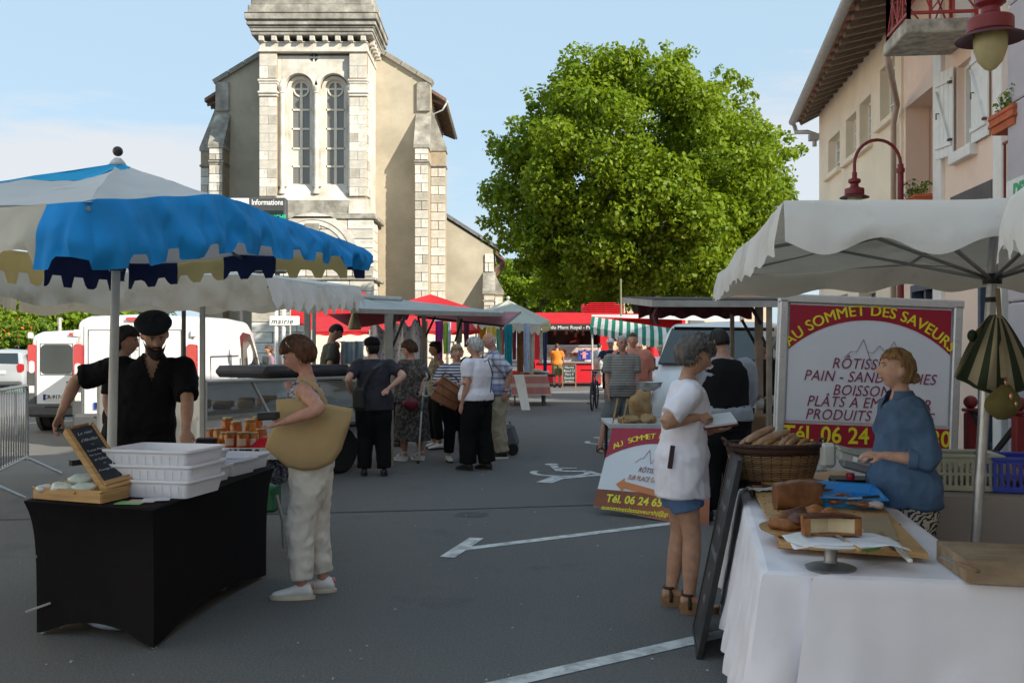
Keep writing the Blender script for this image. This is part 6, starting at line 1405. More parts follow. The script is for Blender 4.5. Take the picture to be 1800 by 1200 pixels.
mb = MB(); mb.box((PX(1320,11.3),11.3,.40),(.9,.5,.8),bev=.01); part('counter',mb,M['woodbrown'],ds)
r = random.Random(21)
for k in range(9):
 px = 1296+k*8; c = P(px,705+r.uniform(-14,10),11.1); mb = MB(); mb.ball((0,0,0),(.055,.055,.06),10,8); mb.v = [tuple(V(p)*(1+.4*nz3(p,18,k))+c) for p in mb.v]
 single('plant_pot' if k % 3 else 'glass_jar',mb,[mat('dusty_green',(.05,.08,.04),.8,.4),mat('dull_brass',(.22,.17,.10),.5),mat('cream_pack',(.45,.42,.36),.7)][k % 3],'small item on the shadowed counter of the dark stall','goods',group='goods on the dark stall counter',smooth=True)
mb = MB(); mb.box(P(1318,706,10.9),(.13,.05,.13)); sc_ = single('price_card',mb,mat('cream_card',(.50,.46,.38),.8),'cream price card on the dark stall counter','card',org=P(1318,706,10.9))
mb = MB(); mb.box(P(1320,708,10.86),(.035,.01,.06)); part('print',mb,M['black'],sc_)
# low table with burlap, at the end of which the sign leans
lt = thing('produce_table','low table with white edge carrying burlap bags and a steel bowl','table',(1.5,10.2,0))
mb = MB(); mb.box((1.52,10.4,.785),(1.1,.95,.03)); mb.box((1.52,9.91,.785),(1.12,.03,.05),bev=.004); part('tabletop',mb,mat('white_edge',(.5,.5,.5),.6,.1),lt)
mb = MB(); leg_set(mb,[(1.02,10.0),(2.0,10.0),(1.02,10.8),(2.0,10.8)],.77); part('legs',mb,M['darkmetal'],lt)
burl = mat('burlap',(.33,.21,.10),.95,.2,12,.6,160,dist=.006)
for k,(px,py,Y5,rx,rz,lab) in enumerate(((1128,712,10.3,.12,.15,'tall burlap lined bag on the low produce table'),(1105,738,10.1,.10,.045,'flat crumpled burlap cloth at the front of the produce table'),(1140,737,10.05,.08,.05,'crumpled burlap heap beside the white shirt'))):
 mb = MB(); c = P(px,py,Y5); mb.ball((0,0,0),(rx,.14,rz),18,12); mb.v = [tuple(V(p)*(1+.45*nz3(p,12,k))+c) for p in mb.v]; single('burlap_bag',mb,burl,lab,'bag',smooth=True)
mb = MB(); mb.lathe([(.06,0),(.13,.04),(.15,.09),(.145,.09),(.12,.045),(.02,.01)],P(1140,686,10.6),18); single('steel_bowl',mb,M['steel'],'steel bowl on top of the produce at the low table','bowl',smooth=40)
mb = MB(); a = P(1077,700,10.0);
for dx,dz in ((0,0),(.10,.05)): mb.bar(a+V((dx,0,-.25)),a+V((dx+.05,0,.0)),.015)
mb.bar(a+V((0,0,-.2)),a+V((.16,0,-.2)),.015); single('wooden_stand',mb,M['wood'],'small pale wooden easel at the left end of the produce table','easel')
# ============================================================= trailer with the painted sign
YP = 8.0
tr = thing('rotisserie_trailer','white food trailer with maroon and white painted sign board behind the blond seller','trailer',(2.9,9.0,0))
o_ = P(1527,672,YP); rollM = Matrix.Rotation(R(2.2),3,'Y')
X_ = rollM @ V((1,.0,0)); Z_ = rollM @ V((0,0,1)); Yd = V((0,1,0))
MP = Matrix((X_,Yd,Z_)).transposed(); SX = YP/F      # metres per photo pixel at the board
def tq(dx,dz,dy=0): return o_+X_*dx+Z_*dz+Yd*dy
def tbx2(mb,cx,cz,w_,h_,dy,d,bev=0): return mb.box(tq(cx,cz,dy+d/2),(w_,d,h_),MP,bev)
HW2,HT = 150*SX,0
zt5,zb5 = (672-532)*SX,(672-905)*SX
mb = MB(); tbx2(mb,.0,(zt5+zb5)/2,2*HW2+.10,zt5-zb5,.03,.05,.01); tbx2(mb,.42,(zt5+zb5)/2,2*HW2-.80,zt5-zb5-.02,.09,2.2,.02); part('body',mb,mat('trailer_white',(.66,.68,.72),.4,.05,1.5,.05,dirt=.3,dirtcol=(.5,.5,.5)),tr)
mb = MB()
for sx in (-1,1): tbx2(mb,sx*(HW2+.015),(zt5+zb5)/2,.07,zt5-zb5+.01,-.01,.06,.01)
tbx2(mb,0,zt5+.012,2*HW2+.12,.07,-.01,.06,.01); part('aluminium_frame',mb,mat('brushed_aluminium',(.58,.60,.62),.38,.05,20,.03,metal=.6),tr)
mb = MB()
for sx in (-1,1):
 for k in range(9): mb.ball(tq(sx*(HW2+.015),zt5-.1-k*.18,-.012),.006,6,4)
part('rivets',mb,M['greymetal'],tr,kind='stuff')
bw,bz0,bz1 = HW2-.035,(672-748-2)*SX,(672-540)*SX     # half width, board bottom and top
mb = MB(); tbx2(mb,0,(bz0+bz1)/2+.02,2*bw,bz1-bz0-.02,.015,.01); bd_ = part('sign_board',mb,mat('sign_white',(.68,.71,.78),.35,.03,2,.0),tr)
smr = mat('sign_maroon',(.33,.012,.035),.35,.06,3,0); syl = mat('sign_yellow',(.80,.72,.03),.4,.04,3,0); spu = mat('sign_plum',(.22,.03,.09),.5,.04,3,0)
# maroon spandrels above an arc
ax0,ztop = bw,bz1; zside_l,zside_r = (672-619)*SX,(672-622)*SX; zmid = (672-563)*SX
rad = (bw**2+(zmid-zside_l)**2)/(2*(zmid-zside_l)); zc_ = zmid-rad
mb = MB(); n = 40
for i in range(n):
 xa,xb = -bw+2*bw*i/n,-bw+2*bw*(i+1)/n; za,zb_ = zc_+math.sqrt(rad**2-xa**2),zc_+math.sqrt(rad**2-xb**2)
 mb.add([tq(xa,za,.012),tq(xb,zb_,.012),tq(xb,ztop,.012),tq(xa,ztop,.012)],[(0,1,2,3)])
part('maroon_arch',mb,smr,bd_)
for dx in (-.002,.002): lettering('AU SOMMET DES SAVEURS',.122,tq(dx,zmid+.075,.009-dx*.3),X_,Z_,syl,bd_,arc=rad*.985,space=1.02,sx=1.02)
mb = MB()
for pts in (((-44,-50),(-32,-62),(-22,-62),(-11,-84),(-3,-62),(8,-32)),((-3,-62),(7,-60),(18,-74),(30,-60),(43,-82),(52,-62),(58,-60),(66,-42))):
 q = [tq(x*SX,-(y+0)*SX+.09,.010) for x,y in [(a,b_*1.0+36-8) for a,b_ in pts]]
 for a,b_ in zip(q,q[1:]): mb.bar(a,b_,.004,.002)
part('mountain_drawing',mb,spu,bd_)
for k,(s_,py,cx) in enumerate((('RÔTISSERIE',641,-3),('PAIN - SANDWICHES',664,2),('BOISSONS',688,-6),('PLÂTS À EMPORTER',709,2),('PRODUITS FERMIERS',732,4))):
 lettering(s_,.122,tq(cx*SX,(672-py)*SX,.010),X_,Z_,spu,bd_,shear=.25,sx=.88,bold=.0,space=1.06)
mb = MB(); tbx2(mb,0,(672-768)*SX,2*bw+.06,.175,.004,.02); ph = part('phone_band',mb,smr,tr)
lettering('Tél. 06 24 65 60 30',.185,tq(.0,(672-768)*SX,.0),X_,Z_,syl,ph,bold=.003,sx=.93)
for sx in (-.5,.9):
 c = V((2.9+sx,10.4,.30)); rot = Matrix.Rotation(R(90),3,'Y')
 mb = MB(); mb.lathe([(.17,-.09),(.27,-.09),(.30,-.06),(.30,.06),(.27,.09),(.17,.09)],c,20,rot=rot); part('wheel',mb,M['rubber'],tr,smooth=40)
mb = MB(); mb.tube([(2.5,7.9,0),(2.5,7.9,.6)],.03,8); mb.box((2.5,7.9,.02),(.15,.15,.03)); mb.tube([(3.3,7.9,0),(3.3,7.9,.6)],.03,8); part('prop_leg',mb,M['steel'],tr)
# ============================================================= leaning advertising board
ab = thing('advertising_board','tilted white and maroon sign with a double orange arrow leaning on the low table','sign',(1.3,9.3,0))
a00,a10,a11,a01 = P(1043,889,9.35),P(1245,930,8.75),P(1252,755,9.35),P(1077,752,9.85)
xa = (a10-a00).normalized(); ya = (a01-a00); ya = (ya-xa*ya.dot(xa)*.55).normalized() if False else (a01-a00).normalized()
za = xa.cross(ya).normalized()
if za.y > 0: za = -za
def aq(u,v,o=0): return a00.lerp(a10,u).lerp(a01.lerp(a11,u),v)+za*o
mb = MB(); mb.grid(lambda u,v: aq(u,v),12,8,th=-za*.012); bb_ = part('panel',mb,mat('board_white',(.66,.67,.70),.4,.03,2,0),ab)
mb = MB()
def arcv(u): return .60+.22*math.sin(math.pi*min(1,max(0,u)))**.75
for i in range(24): u0,u1 = i/24,(i+1)/24; mb.add([aq(u0,arcv(u0),.003),aq(u1,arcv(u1),.003),aq(u1,1,.003),aq(u0,1,.003)],[(0,1,2,3)])
part('maroon_arch',mb,smr,bb_)
mb = MB(); mb.add([aq(0,0,.003),aq(1,0,.003),aq(1,.30,.003),aq(0,.21,.003)],[(0,1,2,3)]); part('brown_band',mb,mat('board_brown',(.26,.07,.02),.4,.45,1.6,0),bb_)
def along(s_,size,u,v,m,u2=None,v2=None,arc=False,**kw):
 c = aq(u,v,.006); x = (aq(min(1,u+.1),v2 if v2 is not None else v,.006)-c).normalized(); y = (aq(u,v+.1,.006)-c); y = (y-x*y.dot(x)); return lettering(s_,size,c,x,y,m,bb_,**kw)
for i,ch_ in enumerate('AU SOMMET DES SAVEURS'):
 if ch_ == ' ': continue
 u = .075+i*.0445; sl_ = (arcv(u+.03)-arcv(u-.03)); v = arcv(u)+.085
 c = aq(u,v,.006); x = (aq(u+.03,arcv(u+.03)+.085,.006)-aq(u-.03,arcv(u-.03)+.085,.006)).normalized(); y = za.cross(x); y = y if y.z > 0 else -y
 lettering(ch_,.088,c,x,y,syl,bb_); lettering(ch_,.088,c+x*.003+za*.001,x,y,syl,bb_)
mb = MB(); q = [aq(.30+x,.58+y,.005) for x,y in ((0,0),(.05,.06),(.07,.055),(.12,.16),(.15,.0),(.19,.08),(.24,.13),(.30,.02))]
for a,b_ in zip(q,q[1:]): mb.bar(a,b_,.004,.002)
part('mountain_drawing',mb,spu,bb_)
along('RÔTISSERIE',.075,.47,.50,spu,sx=.72,shear=.2); along('SUR PLACE OU À EMPORTER',.072,.52,.40,mat('board_orange_text',(.42,.14,.06),.5),sx=.62,shear=.2)
def ar(u,v): return aq(u,v,.006)
mb = MB(); pts = [(.16,.30),(.235,.385),(.23,.345),(.62,.285),(.615,.325),(.70,.24),(.635,.165),(.635,.22),(.235,.265),(.24,.215)]
pv = [ar(*p) for p in pts]; mb.add([p for p in pv],[(0,1,2,8,9),(2,3,7,8),(3,4,5,6,7)]); part('arrow',mb,mat('arrow_orange',(.60,.20,.06),.5,.05),bb_)
along('Tél. 06 24 65 60 30',.115,.47,.155,syl,bold=.003,v2=.165,sx=.90); along('ausommetdessaveurshj@gmail.com',.065,.46,.045,syl,v2=.055,sx=.92,bold=.0008)
mb = MB(); mb.bar(aq(.15,.97,-.015),V((1.35,10.4,.02)),.025); mb.bar(aq(.85,.97,-.015),V((2.1,10.2,.02)),.025); part('prop',mb,M['woodbrown'],ab)
# ============================================================= market tables at the right
W8 = R(-10)
cornA = [V((.90,3.56,0)),V((1.66,3.44,0)),V((2.02,5.55,0)),V((1.30,5.68,0))]
cornB = [V((1.06,3.52,0)),V((2.9,3.12,0)),V((3.0,3.66,0)),V((1.66,3.90,0))]
ZT = .765
cloth_w = mat('white_tablecloth',(.85,.81,.86),.9,.04,3,.2,90,dirt=.12,dirtcol=(.66,.62,.66),dist=.002,fold=.9,fscale=3.0,fdist=.06)
tA = thing('market_table','long table under a white cloth carrying the cakes, right foreground','table',(1.45,4.5,0))
mb = MB(); mb.poly([V((c.x,c.y,ZT-.03)) for c in cornA],(0,0,.022)); part('tabletop',mb,M['woodbrown'],tA)
mb = MB(); leg_set(mb,[(1.05,3.72),(1.6,3.65),(1.92,5.4),(1.36,5.5)],ZT-.03,.016)
mb.tube([(1.21,5.02,ZT-.3),(1.15,4.98,.14),(1.27,5.25,.13)],.03,8); part('legs',mb,M['steel'],tA)
clA = thing('tablecloth','white tablecloth with loose folds over the cake table','tablecloth',(1.45,4.5,ZT)); drape('sheet',[c for c in cornA],ZT,[.02,.30,.30,.20],cloth_w,clA,.030,.075,5,.30,nv=26,step=.022)
tB = thing('market_table','table under a white cloth running out of the right picture edge','table',(2.3,3.5,0))
mb = MB(); mb.poly([V((c.x,c.y,ZT-.034)) for c in cornB],(0,0,.022)); part('tabletop',mb,M['woodbrown'],tB)
mb = MB(); leg_set(mb,[(2.75,3.25),(2.85,3.6),(1.8,3.8)],ZT-.03,.016); part('legs',mb,M['steel'],tB)
clB = thing('tablecloth','white tablecloth with a pressed crease over the front right table','tablecloth',(2.2,3.5,ZT)); drape('sheet',[cornB[0]+V((.0,-.025,0)),cornB[1],cornB[2],cornB[3]],ZT+.003,[.005,.01,.05,.05],cloth_w,clB,.020,.05,8,.5,nv=26,step=.03)
tC = thing('market_table','table with a beige grey cloth behind the seller','table',(3.2,5.6,0))
cC = [V((2.30,5.42,0)),V((3.9,5.18,0)),V((4.0,5.8,0)),V((2.38,6.05,0))]
mb = MB(); leg_set(mb,[(2.45,5.55),(3.8,5.35),(3.8,5.6),(2.35,5.85)],ZT-.03,.016); part('legs',mb,M['steel'],tC)
clC = thing('tablecloth','beige grey cloth hanging flat on the back table','tablecloth',(3,5.5,ZT)); drape('sheet',cC,ZT,.02,mat('taupe_cloth',(.40,.36,.34),.9,.06,3,.2,30),clC,.010,.02,12,.6)
# leaning menu blackboard at the table end
mbk = thing('menu_board','tall narrow black menu board leaning against the white clothed table','chalkboard',(1.1,5.0,0))
k00,k10,k11,k01 = V((PX(1229,4.95),4.95,.0)),V((PX(1240,5.35)-.0,5.4,.0)),P(1293,826,5.55),P(1272,822,5.15)
k00 = V((.945,5.02,0)); k01 = V((1.165,5.08,.98)); k10 = V((1.02,5.55,0)); k11 = V((1.24,5.61,.98))
xk,yk = (k10-k00).normalized(),(k01-k00).normalized(); zk = yk.cross(xk).normalized(); MK = Matrix((xk,yk,zk)).transposed(); ok = (k00+k10+k01+k11)/4; wk,hk = (k10-k00).length,(k01-k00).length
mb = MB(); mb.box(ok,(wk,hk,.018),MK,.003); part('slate',mb,mat('menu_slate',(.035,.035,.04),.5,.4,5,.05),mbk)
mb = MB()
for s2 in (-1,1): mb.box(ok+xk*s2*wk/2,(.025,hk,.03),MK,.003); mb.box(ok+yk*s2*hk/2,(wk+.02,.025,.031),MK,.003)
part('frame',mb,M['black'],mbk)
zo = -zk if zk.x > 0 else zk
for k,s_ in enumerate(('Menu','Poulet rôti','Jambon','Gâteau basque','Pain','Tarte')): lettering(s_,.07 if k else .10,ok+yk*(.36-k*.125)+zo*.011,-xk if zo.dot(zk) < 0 else xk,yk,mat('faded_chalk',(.20,.21,.23),.9),mbk,shear=.2,sx=.9,extrude=.0005)
# ============================================================= things on the cake table
def S(px,py,z=ZT+.006):
 Y = (EYE-z)*F/(py-HZ); return V((PX(px,Y),Y,z))
cb_z = ZT+.012
# cutting board
bA = [S(1322,858),S(1470,846),S(1629,985),S(1385,965)]
bA = [S(1312,846),S(1490,838),S(1632,992),S(1372,972)]
brd = thing('cutting_board','large pale wooden board carrying the cakes and pastries','cutting board',tuple((bA[0]+bA[2])/2))
mb = MB()
for i in range(5):
 u0,u1 = i/5+.002,(i+1)/5-.002; mb2 = MB(); mb2.poly([bA[0].lerp(bA[1],u0)+V((0,0,.022)),bA[0].lerp(bA[1],u1)+V((0,0,.022)),bA[3].lerp(bA[2],u1)+V((0,0,.022)),bA[3].lerp(bA[2],u0)+V((0,0,.022))],(0,0,.020)); part('plank',mb2,M['wood'],brd)
mb.bar(bA[3].lerp(bA[0],.06)+V((0,0,.010)),bA[2].lerp(bA[1],.06)+V((0,0,.010)),.03,.022); mb.bar(bA[0].lerp(bA[3],.06)+V((0,0,.010)),bA[1].lerp(bA[2],.06)+V((0,0,.010)),.03,.022); part('batten',mb,M['wood'],brd)
BZ = ZT+.006+.044
paper = mat('brown_paper',(.36,.26,.16),.85,.1,4,.3,20)
mb = MB(); q = [S(1345,905,BZ),S(1560,905,BZ),S(1580,950,BZ),S(1400,945,BZ)]; mb.poly([p+V((0,0,.001)) for p in q],(0,0,.003)); single('brown_paper',mb,paper,'sheet of brown paper lying on the cake board','paper')
crust = mat('cake_crust',(.33,.13,.04),.6,.35,18,.5,60,dist=.004,dirt=.6,dirtcol=(.09,.03,.015),dscale=14); dark = mat('dark_crust',(.11,.035,.018),.5,.3,18,.5,60,dist=.004)
cream = mat('cake_cream',(.72,.60,.38),.8,.08,20,.3,60,dist=.003); jam = mat('fruit_filling',(.13,.02,.015),.3,.6,30,.6,60,dist=.005,dirt=.8,dirtcol=(.45,.28,.15),dscale=25)
# loaf cake
c = S(1403,892,BZ); lo_ = thing('loaf_cake','brown glazed loaf cake at the left edge of the board','cake',tuple(c))
mb = MB(); rings = []
for i in range(13):
 t = i/12; w_ = .062*(1-.12*abs(2*t-1)**6); h_ = .115+.012*math.sin(t*math.pi)+.006*nz3((t*6,0,0)); rg = []
 for k in range(18):
  a = math.pi*2*k/18; x = math.cos(a); z = math.sin(a); x = math.copysign(abs(x)**.5,x); z = math.copysign(abs(z)**.6,z)
  rg.append(c+V((lerp(-.115,.115,t)*1.0,x*w_+lerp(-.02,.05,t),(z*.5+.5)*h_*(1 if z < .2 else 1+.02*nz3((t*9,k,1))))))
 rings.append(rg)
mb.loft(rings); part('cake',mb,mat('loaf_crust',(.20,.075,.03),.40,.3,14,.4,50,dist=.005,dirt=.5,dirtcol=(.33,.18,.09),dscale=9),lo_,smooth=50)
# tarts behind
def tart(c,r,h,label,fill,cutout=None):
 t = thing('tart',label,'tart',tuple(c)); mb = MB(); mb.lathe([(r*.90,0),(r,h*.6),(r*1.02,h),(r*.95,h*1.05),(r*.92,h*.8),(.01,h*.78)],c,28); part('crust',mb,crust,t,smooth=50)
 mb = MB(); mb.lathe([(r*.93,h*.7),(r*.9,h*.85),(r*.5,h*.92),(.01,h*.9)],c,24); part('filling',mb,fill,t,smooth=True); return t
tart(S(1372,856,BZ),.10,.022,'flat golden tart at the back left of the board',mat('golden_filling',(.50,.30,.12),.6,.3,20,.4))
tart(S(1416,860,BZ),.125,.042,'deep brown rimmed tart behind the loaf cake',mat('brown_filling',(.22,.10,.04),.5,.3,20,.4))
tart(S(1455,862,BZ),.08,.02,'small orange tart piece beside the deep tart',mat('apricot_filling',(.48,.20,.07),.5,.3,20,.4))
# puff pastries heap on a round wooden platter
pc = S(1425,936,BZ); pl = thing('platter','round wooden platter under the pastries and the cake dome','platter',tuple(pc))
mb = MB(); mb.lathe([(.17,0),(.20,.012),(.205,.022),(.19,.018),(.02,.014)],pc,32); part('dish',mb,M['wood'],pl,smooth=50)
r = random.Random(3)
for k,(dx,dy,s_) in enumerate(((-.08,.06,1.2),(-.02,.10,1.3),(.05,.09,1.1),(-.11,-.02,1.0),(-.04,.0,1.1),(.09,.04,.9),(.02,.03,1.2))):
 mb = MB(); mb.ball((0,0,0),(.055*s_,.045*s_,.026*s_),18,12); cc = pc+V((dx,dy,.035+.018*(k % 3))); mb.v = [tuple(Matrix.Rotation(k,3,'Z') @ V(p)*(1+.4*nz3(p,26,k))+cc) for p in mb.v]
 single('pastry',mb,(crust,dark,crust)[k % 3],('pastry at the back left of the heap','largest pastry on top of the heap','pastry at the back right of the heap','dark pastry at the left of the platter','pastry in the front of the heap','small pastry near the cake stand','golden pastry in the middle of the heap')[k],'pastry',group='pastries heaped on the round platter',smooth=True)
# cake stand with cut cake
YS = S(1459,992).y-.06; sc = V((PX(1460,YS),YS,ZT+.006)); st_ = thing('cake_stand','grey metal cake stand with white plate in front of the board','cake stand',tuple(sc))
mb = MB(); mb.lathe([(.088,0),(.090,.006),(.075,.012),(.026,.022),(.022,.03),(.022,.085),(.03,.092)],sc,32); part('foot',mb,mat('pewter',(.26,.27,.28),.38,.1,20,.05,metal=.8),st_,smooth=45)
mb = MB(); mb.lathe([(.03,.090),(.155,.098),(.160,.104),(.155,.106),(.01,.100)],sc,40); part('plate',mb,M['white_paint'],st_,smooth=45)
mb = MB(); h0 = sc.z+.108
mb.grid(lambda u,v: sc+V((lerp(-.16,.235,u)+.02*v,lerp(-.115,.14,v)-.03*u,.108+.010*nz3((u*4,v*4,2))-.03*max(0,abs(u-.5)-.33)*3)),24,16,th=(0,0,-.0015)); single('baking_paper',mb,mat('baking_paper',(.72,.72,.78),.7,.03,5,.2),'white baking paper under the cut cake','paper',smooth=True)
ck = thing('cheesecake','brown crusted cheesecake with its pale inside cut open on the stand','cake',(sc.x,sc.y,h0))
cx0,rk,hk2 = sc+V((.012,.035,.115)),.105,.062
mb = MB(); rings = []
a0_,a1_ = R(-12),R(192)      # the front sector is cut away
def arcring(rr,z,n=30): return [cx0+V((math.cos(lerp(a0_,a1_,i/n))*rr,math.sin(lerp(a0_,a1_,i/n))*rr*.85,z)) for i in range(n+1)]
AR = [arcring(rk,0),arcring(rk*1.03,hk2*.9),arcring(rk*1.02,hk2+.006),arcring(rk*.93,hk2+.004)]; mb.add([p for r_ in AR for p in r_],[(j*31+i,j*31+i+1,(j+1)*31+i+1,(j+1)*31+i) for j in range(3) for i in range(30)])
part('crust',mb,crust,ck,smooth=60)
mb = MB(); rim = arcring(rk*1.0,hk2+.002); mb.add(rim+[cx0+V((0,-.012,hk2+.012))],[(i,i+1,len(rim)) for i in range(len(rim)-1)]+[(len(rim)-1,0,len(rim))]); mb.v = [tuple(V(p)+V((0,0,.006*nz3(p,40)))) for p in mb.v]; part('burnt_top',mb,dark,ck,smooth=True)
mb = MB(); l_,r_ = cx0+V((math.cos(a1_)*rk,math.sin(a1_)*rk*.85,0)),cx0+V((math.cos(a0_)*rk,math.sin(a0_)*rk*.85,0)); mid = cx0+V((0,.035,0))
def face(a,b_,nm,m_,y=0,z0=.006,z1=None):
 q = MB(); z1 = z1 or hk2-.004; q.grid(lambda u,v: a.lerp(b_,u)+V((0,-.001-y,lerp(z0,z1,v)+.003*nz3((u*5,v*5,1)))),10,5); part(nm,q,m_,ck,smooth=True)
face(l_,mid,'cut_face',cream); face(mid,r_,'cut_face',cream)
q = MB(); q.bar(l_+V((0,-.001,.031)),l_+V((.018,.002,.031)),.062,.006);
mb = MB(); mb.box(l_+V((.010,-.004,hk2/2)),(.022,.012,hk2)); mb.box(r_+V((-.010,-.004,hk2/2)),(.022,.012,hk2)); part('crust_edge',mb,crust,ck)
mb = MB(); mb.add([l_+V((0,0,.003)),mid+V((0,0,.003)),r_+V((0,0,.003)),cx0+V((.0,-.005,.003))],[(0,1,2,3)]) if False else mb.box(cx0+V((0,.0,.003)),(.17,.03,.005)); part('base_crust',mb,crust,ck)
# knives, slice, serviette
def knife(p,q,label,wd=.018,bm=None,hm_=None,nm='knife'):
 p,q = V(p),V(q); t = thing(nm,label,nm.replace('_',' '),tuple(p)); m_ = p.lerp(q,.45); mb = MB(); mb.bar(p,m_,wd,.003); part('blade',mb,bm or M['steel'],t); mb = MB(); mb.bar(m_,q,wd*.9,.013,.003); part('handle',mb,hm_ or M['woodbrown'],t)
knife(S(1468,938,h0+.01),S(1512,968,h0-.01),'wooden handled knife leaning off the cake stand',.016,None,M['wood'])
knife(S(1548,935,BZ+.015),S(1600,985,BZ+.012),'white handled cake server at the right corner of the board',.02,M['woodbrown'],M['white_paint'],'cake_server')
knife(S(1540,940,BZ+.01),S(1590,975,BZ+.01),'dark tongs lying beside the cake server',.014,M['darkmetal'],M['darkmetal'],'tongs')
gd = S(1520,965,BZ); gt = thing('green_tray','small green tray with a chocolate slice at the front of the board','tray',tuple(gd)); mb = MB(); mb.lathe([(.05,0),(.062,.010),(.064,.016),(.056,.008),(.005,.005)],gd,20,sy=.55); part('dish',mb,mat('green_plastic',(.12,.38,.10),.5),gt,smooth=40); mb = MB(); mb.box(gd+V((0,0,.016)),(.075,.035,.016),.2,bev=.005); part('slice',mb,dark,gt)
# blue tray
BT = [S(1438,892,BZ),S(1560,898,BZ),S(1535,868,BZ),S(1425,862,BZ)]; btc = sum(BT,V())/4
bt2 = thing('blue_tray','bright blue plastic tray with dark fruit tart pieces','tray',tuple(btc)); bp_ = mat('blue_plastic',(.02,.24,.62),.3,.05,4,.02)
def ringT(k,z): return [btc+(p-btc)*k+V((0,0,z)) for p in BT]
def subd(rg,n=5): out = []; [out.extend([rg[i].lerp(rg[(i+1) % 4],j/n) for j in range(n)]) for i in range(4)]; return out
mb = MB(); mb.loft([subd(ringT(*a)) for a in ((.86,.0),(.93,.045),(1.0,.050),(1.04,.048),(1.04,.054),(.96,.056),(.91,.050),(.85,.006))]); part('shell',mb,bp_,bt2,smooth=40)
for k,(px,py,m_) in enumerate(((1458,876,jam),(1472,880,jam),(1480,873,jam),(1506,884,mat('chopped_nuts',(.16,.09,.06),.7,.6,40,.5)),(1520,886,jam),(1538,887,mat('icing',(.50,.42,.42),.6,.2)))):
 c = S(px,py,BZ+.03); mb = MB(); mb.ball((0,0,0),(.045,.03,.016),12,8); mb.v = [tuple(V(p)*(1+.5*nz3(p,30,k))+c) for p in mb.v]; single('tart_piece',mb,m_,('dark red tart piece at the left of the blue tray','tart piece next to the leftmost in the blue tray','tart piece at the back of the blue tray','nutty tart piece under the black knife','dark tart piece at the right of the blue tray','pale tart piece at the right end of the blue tray')[k],'tart piece',group='tart pieces in the blue tray',smooth=True)
knife(S(1490,876,BZ+.07),S(1546,872,BZ+.085),'black handled knife lying across the blue tray',.014,None,M['black'])
for k,(px,py,Lq) in enumerate(((1340,862,.16),(1448,850,.2))):
 c = S(px,py,BZ); mb = MB(); mb.grid(lambda u,v: c+V((lerp(-.1,.1,u)*Lq*5,lerp(-.05,.05,v),.01+.012*nz3((u*5,v*5,k)))),12,8,th=(0,0,-.001)); single('paper_sheet',mb,mat('white_paper',(.70,.70,.72),.7,.03),('white paper sticking out left of the loaf cake','white paper strip behind the tarts')[k],'paper',smooth=True)
mb = MB(); mb.bar(S(1312,845)+V((0,0,.02)),S(1322,875)+V((0,0,.025)),.015,.03,.003); single('board_handle',mb,M['woodbrown'],'dark wooden knife block piece at the back left corner of the board','handle')
mb = MB(); c = S(1430,838,ZT+.01); mb.ball((0,0,0),(.085,.05,.035),14,10); mb.v = [tuple(V(p)*(1+.35*nz3(p,25,3))+c+V((0,0,.03))) for p in mb.v]; single('plastic_bag',mb,mat('clear_plastic',(.42,.45,.48),.15,.2,20,spec=.9),'crumpled translucent plastic bag behind the tarts','bag',smooth=True)
r = random.Random(6); mb = MB()
for k in range(70): u,v = r.random(),r.random(); c_ = bA[0].lerp(bA[1],u).lerp(bA[3].lerp(bA[2],u),v); mb.ball((c_.x,c_.y,BZ+.001),(r.uniform(.002,.006),r.uniform(.002,.005),.003),5,3)
single('crumbs',mb,crust,'brown crumbs scattered over the cake board','crumbs',kind='stuff')
# bread basket
YB = 5.58; bc_ = V((PX(1360,YB),YB,ZT+.03)); bs = thing('wicker_basket','oval brown wicker basket full of dried sausages and rolls','basket',tuple(bc_))
def wick(name,c1):
 m,n,b,L = _nodes(name); t = N(n,'ShaderNodeTexCoord'); v = n.nodes.new('ShaderNodeTexWave'); v.wave_type = 'BANDS'; v.bands_direction = 'Z'; v.inputs['Scale'].default_value = 28; v.inputs['Distortion'].default_value = .4; L.new(t.outputs['Object'],v.inputs[0])
 o = mixc(n,ramp(n,v.outputs['Fac'],.1,.5),(c1[0]*.25,c1[1]*.25,c1[2]*.25),c1); o = mixc(n,ramp(n,tex(n,25),.35,.7),o,(c1[0]*.55,c1[1]*.5,c1[2]*.45)); L.new(o,b.inputs['Base Color']); b.inputs['Roughness'].default_value = .6; bump(n,b,v.outputs['Fac'],.6,.006); return m
wkm = wick('wicker',(.50,.29,.14)); wkd = wick('dark_wicker',(.10,.045,.03))
def bell(z,a,k=1): rr = lerp(.185,.262,(z/.16)**.7)*k; return bc_+V((math.cos(a)*rr,math.sin(a)*rr*.66,z*1.42))
for band,(z0,z1,m_) in enumerate(((.0,.028,wkd),(.030,.125,wkm),(.127,.158,wkd))):
 mb = MB(); nr = int((z1-z0)/.0062)
 for i in range(nr):
  z = z0+(i+.5)*(z1-z0)/nr; pts = [bell(z,2*math.pi*k/56,1+.016*(1 if (k+i) % 2 else -1)) for k in range(56)]; pts.append(pts[0]); mb.tube(pts,.0052,5,cap=False)
 part('weave',mb,m_,bs,smooth=True,kind='stuff')
mb = MB()
for k in range(28): a = 2*math.pi*k/28; mb.tube([bell(z,a,1.0) for z in (0,.05,.1,.155)],.0045,5)
mb.lathe([(.18,.004),(.18,.012),(.01,.012)],bc_,28,sy=.72); part('stakes',mb,wkd,bs,smooth=True,kind='stuff')
mb = MB()
for j in range(3): pts = [bell(.163+.004*math.sin(k*1.4+j*2.1),2*math.pi*k/60,1.01+.018*math.cos(k*1.4+j*2.1)) for k in range(61)]; mb.tube(pts,.0085,6,cap=False)
part('rim',mb,wkd,bs,smooth=True)
mb = MB()
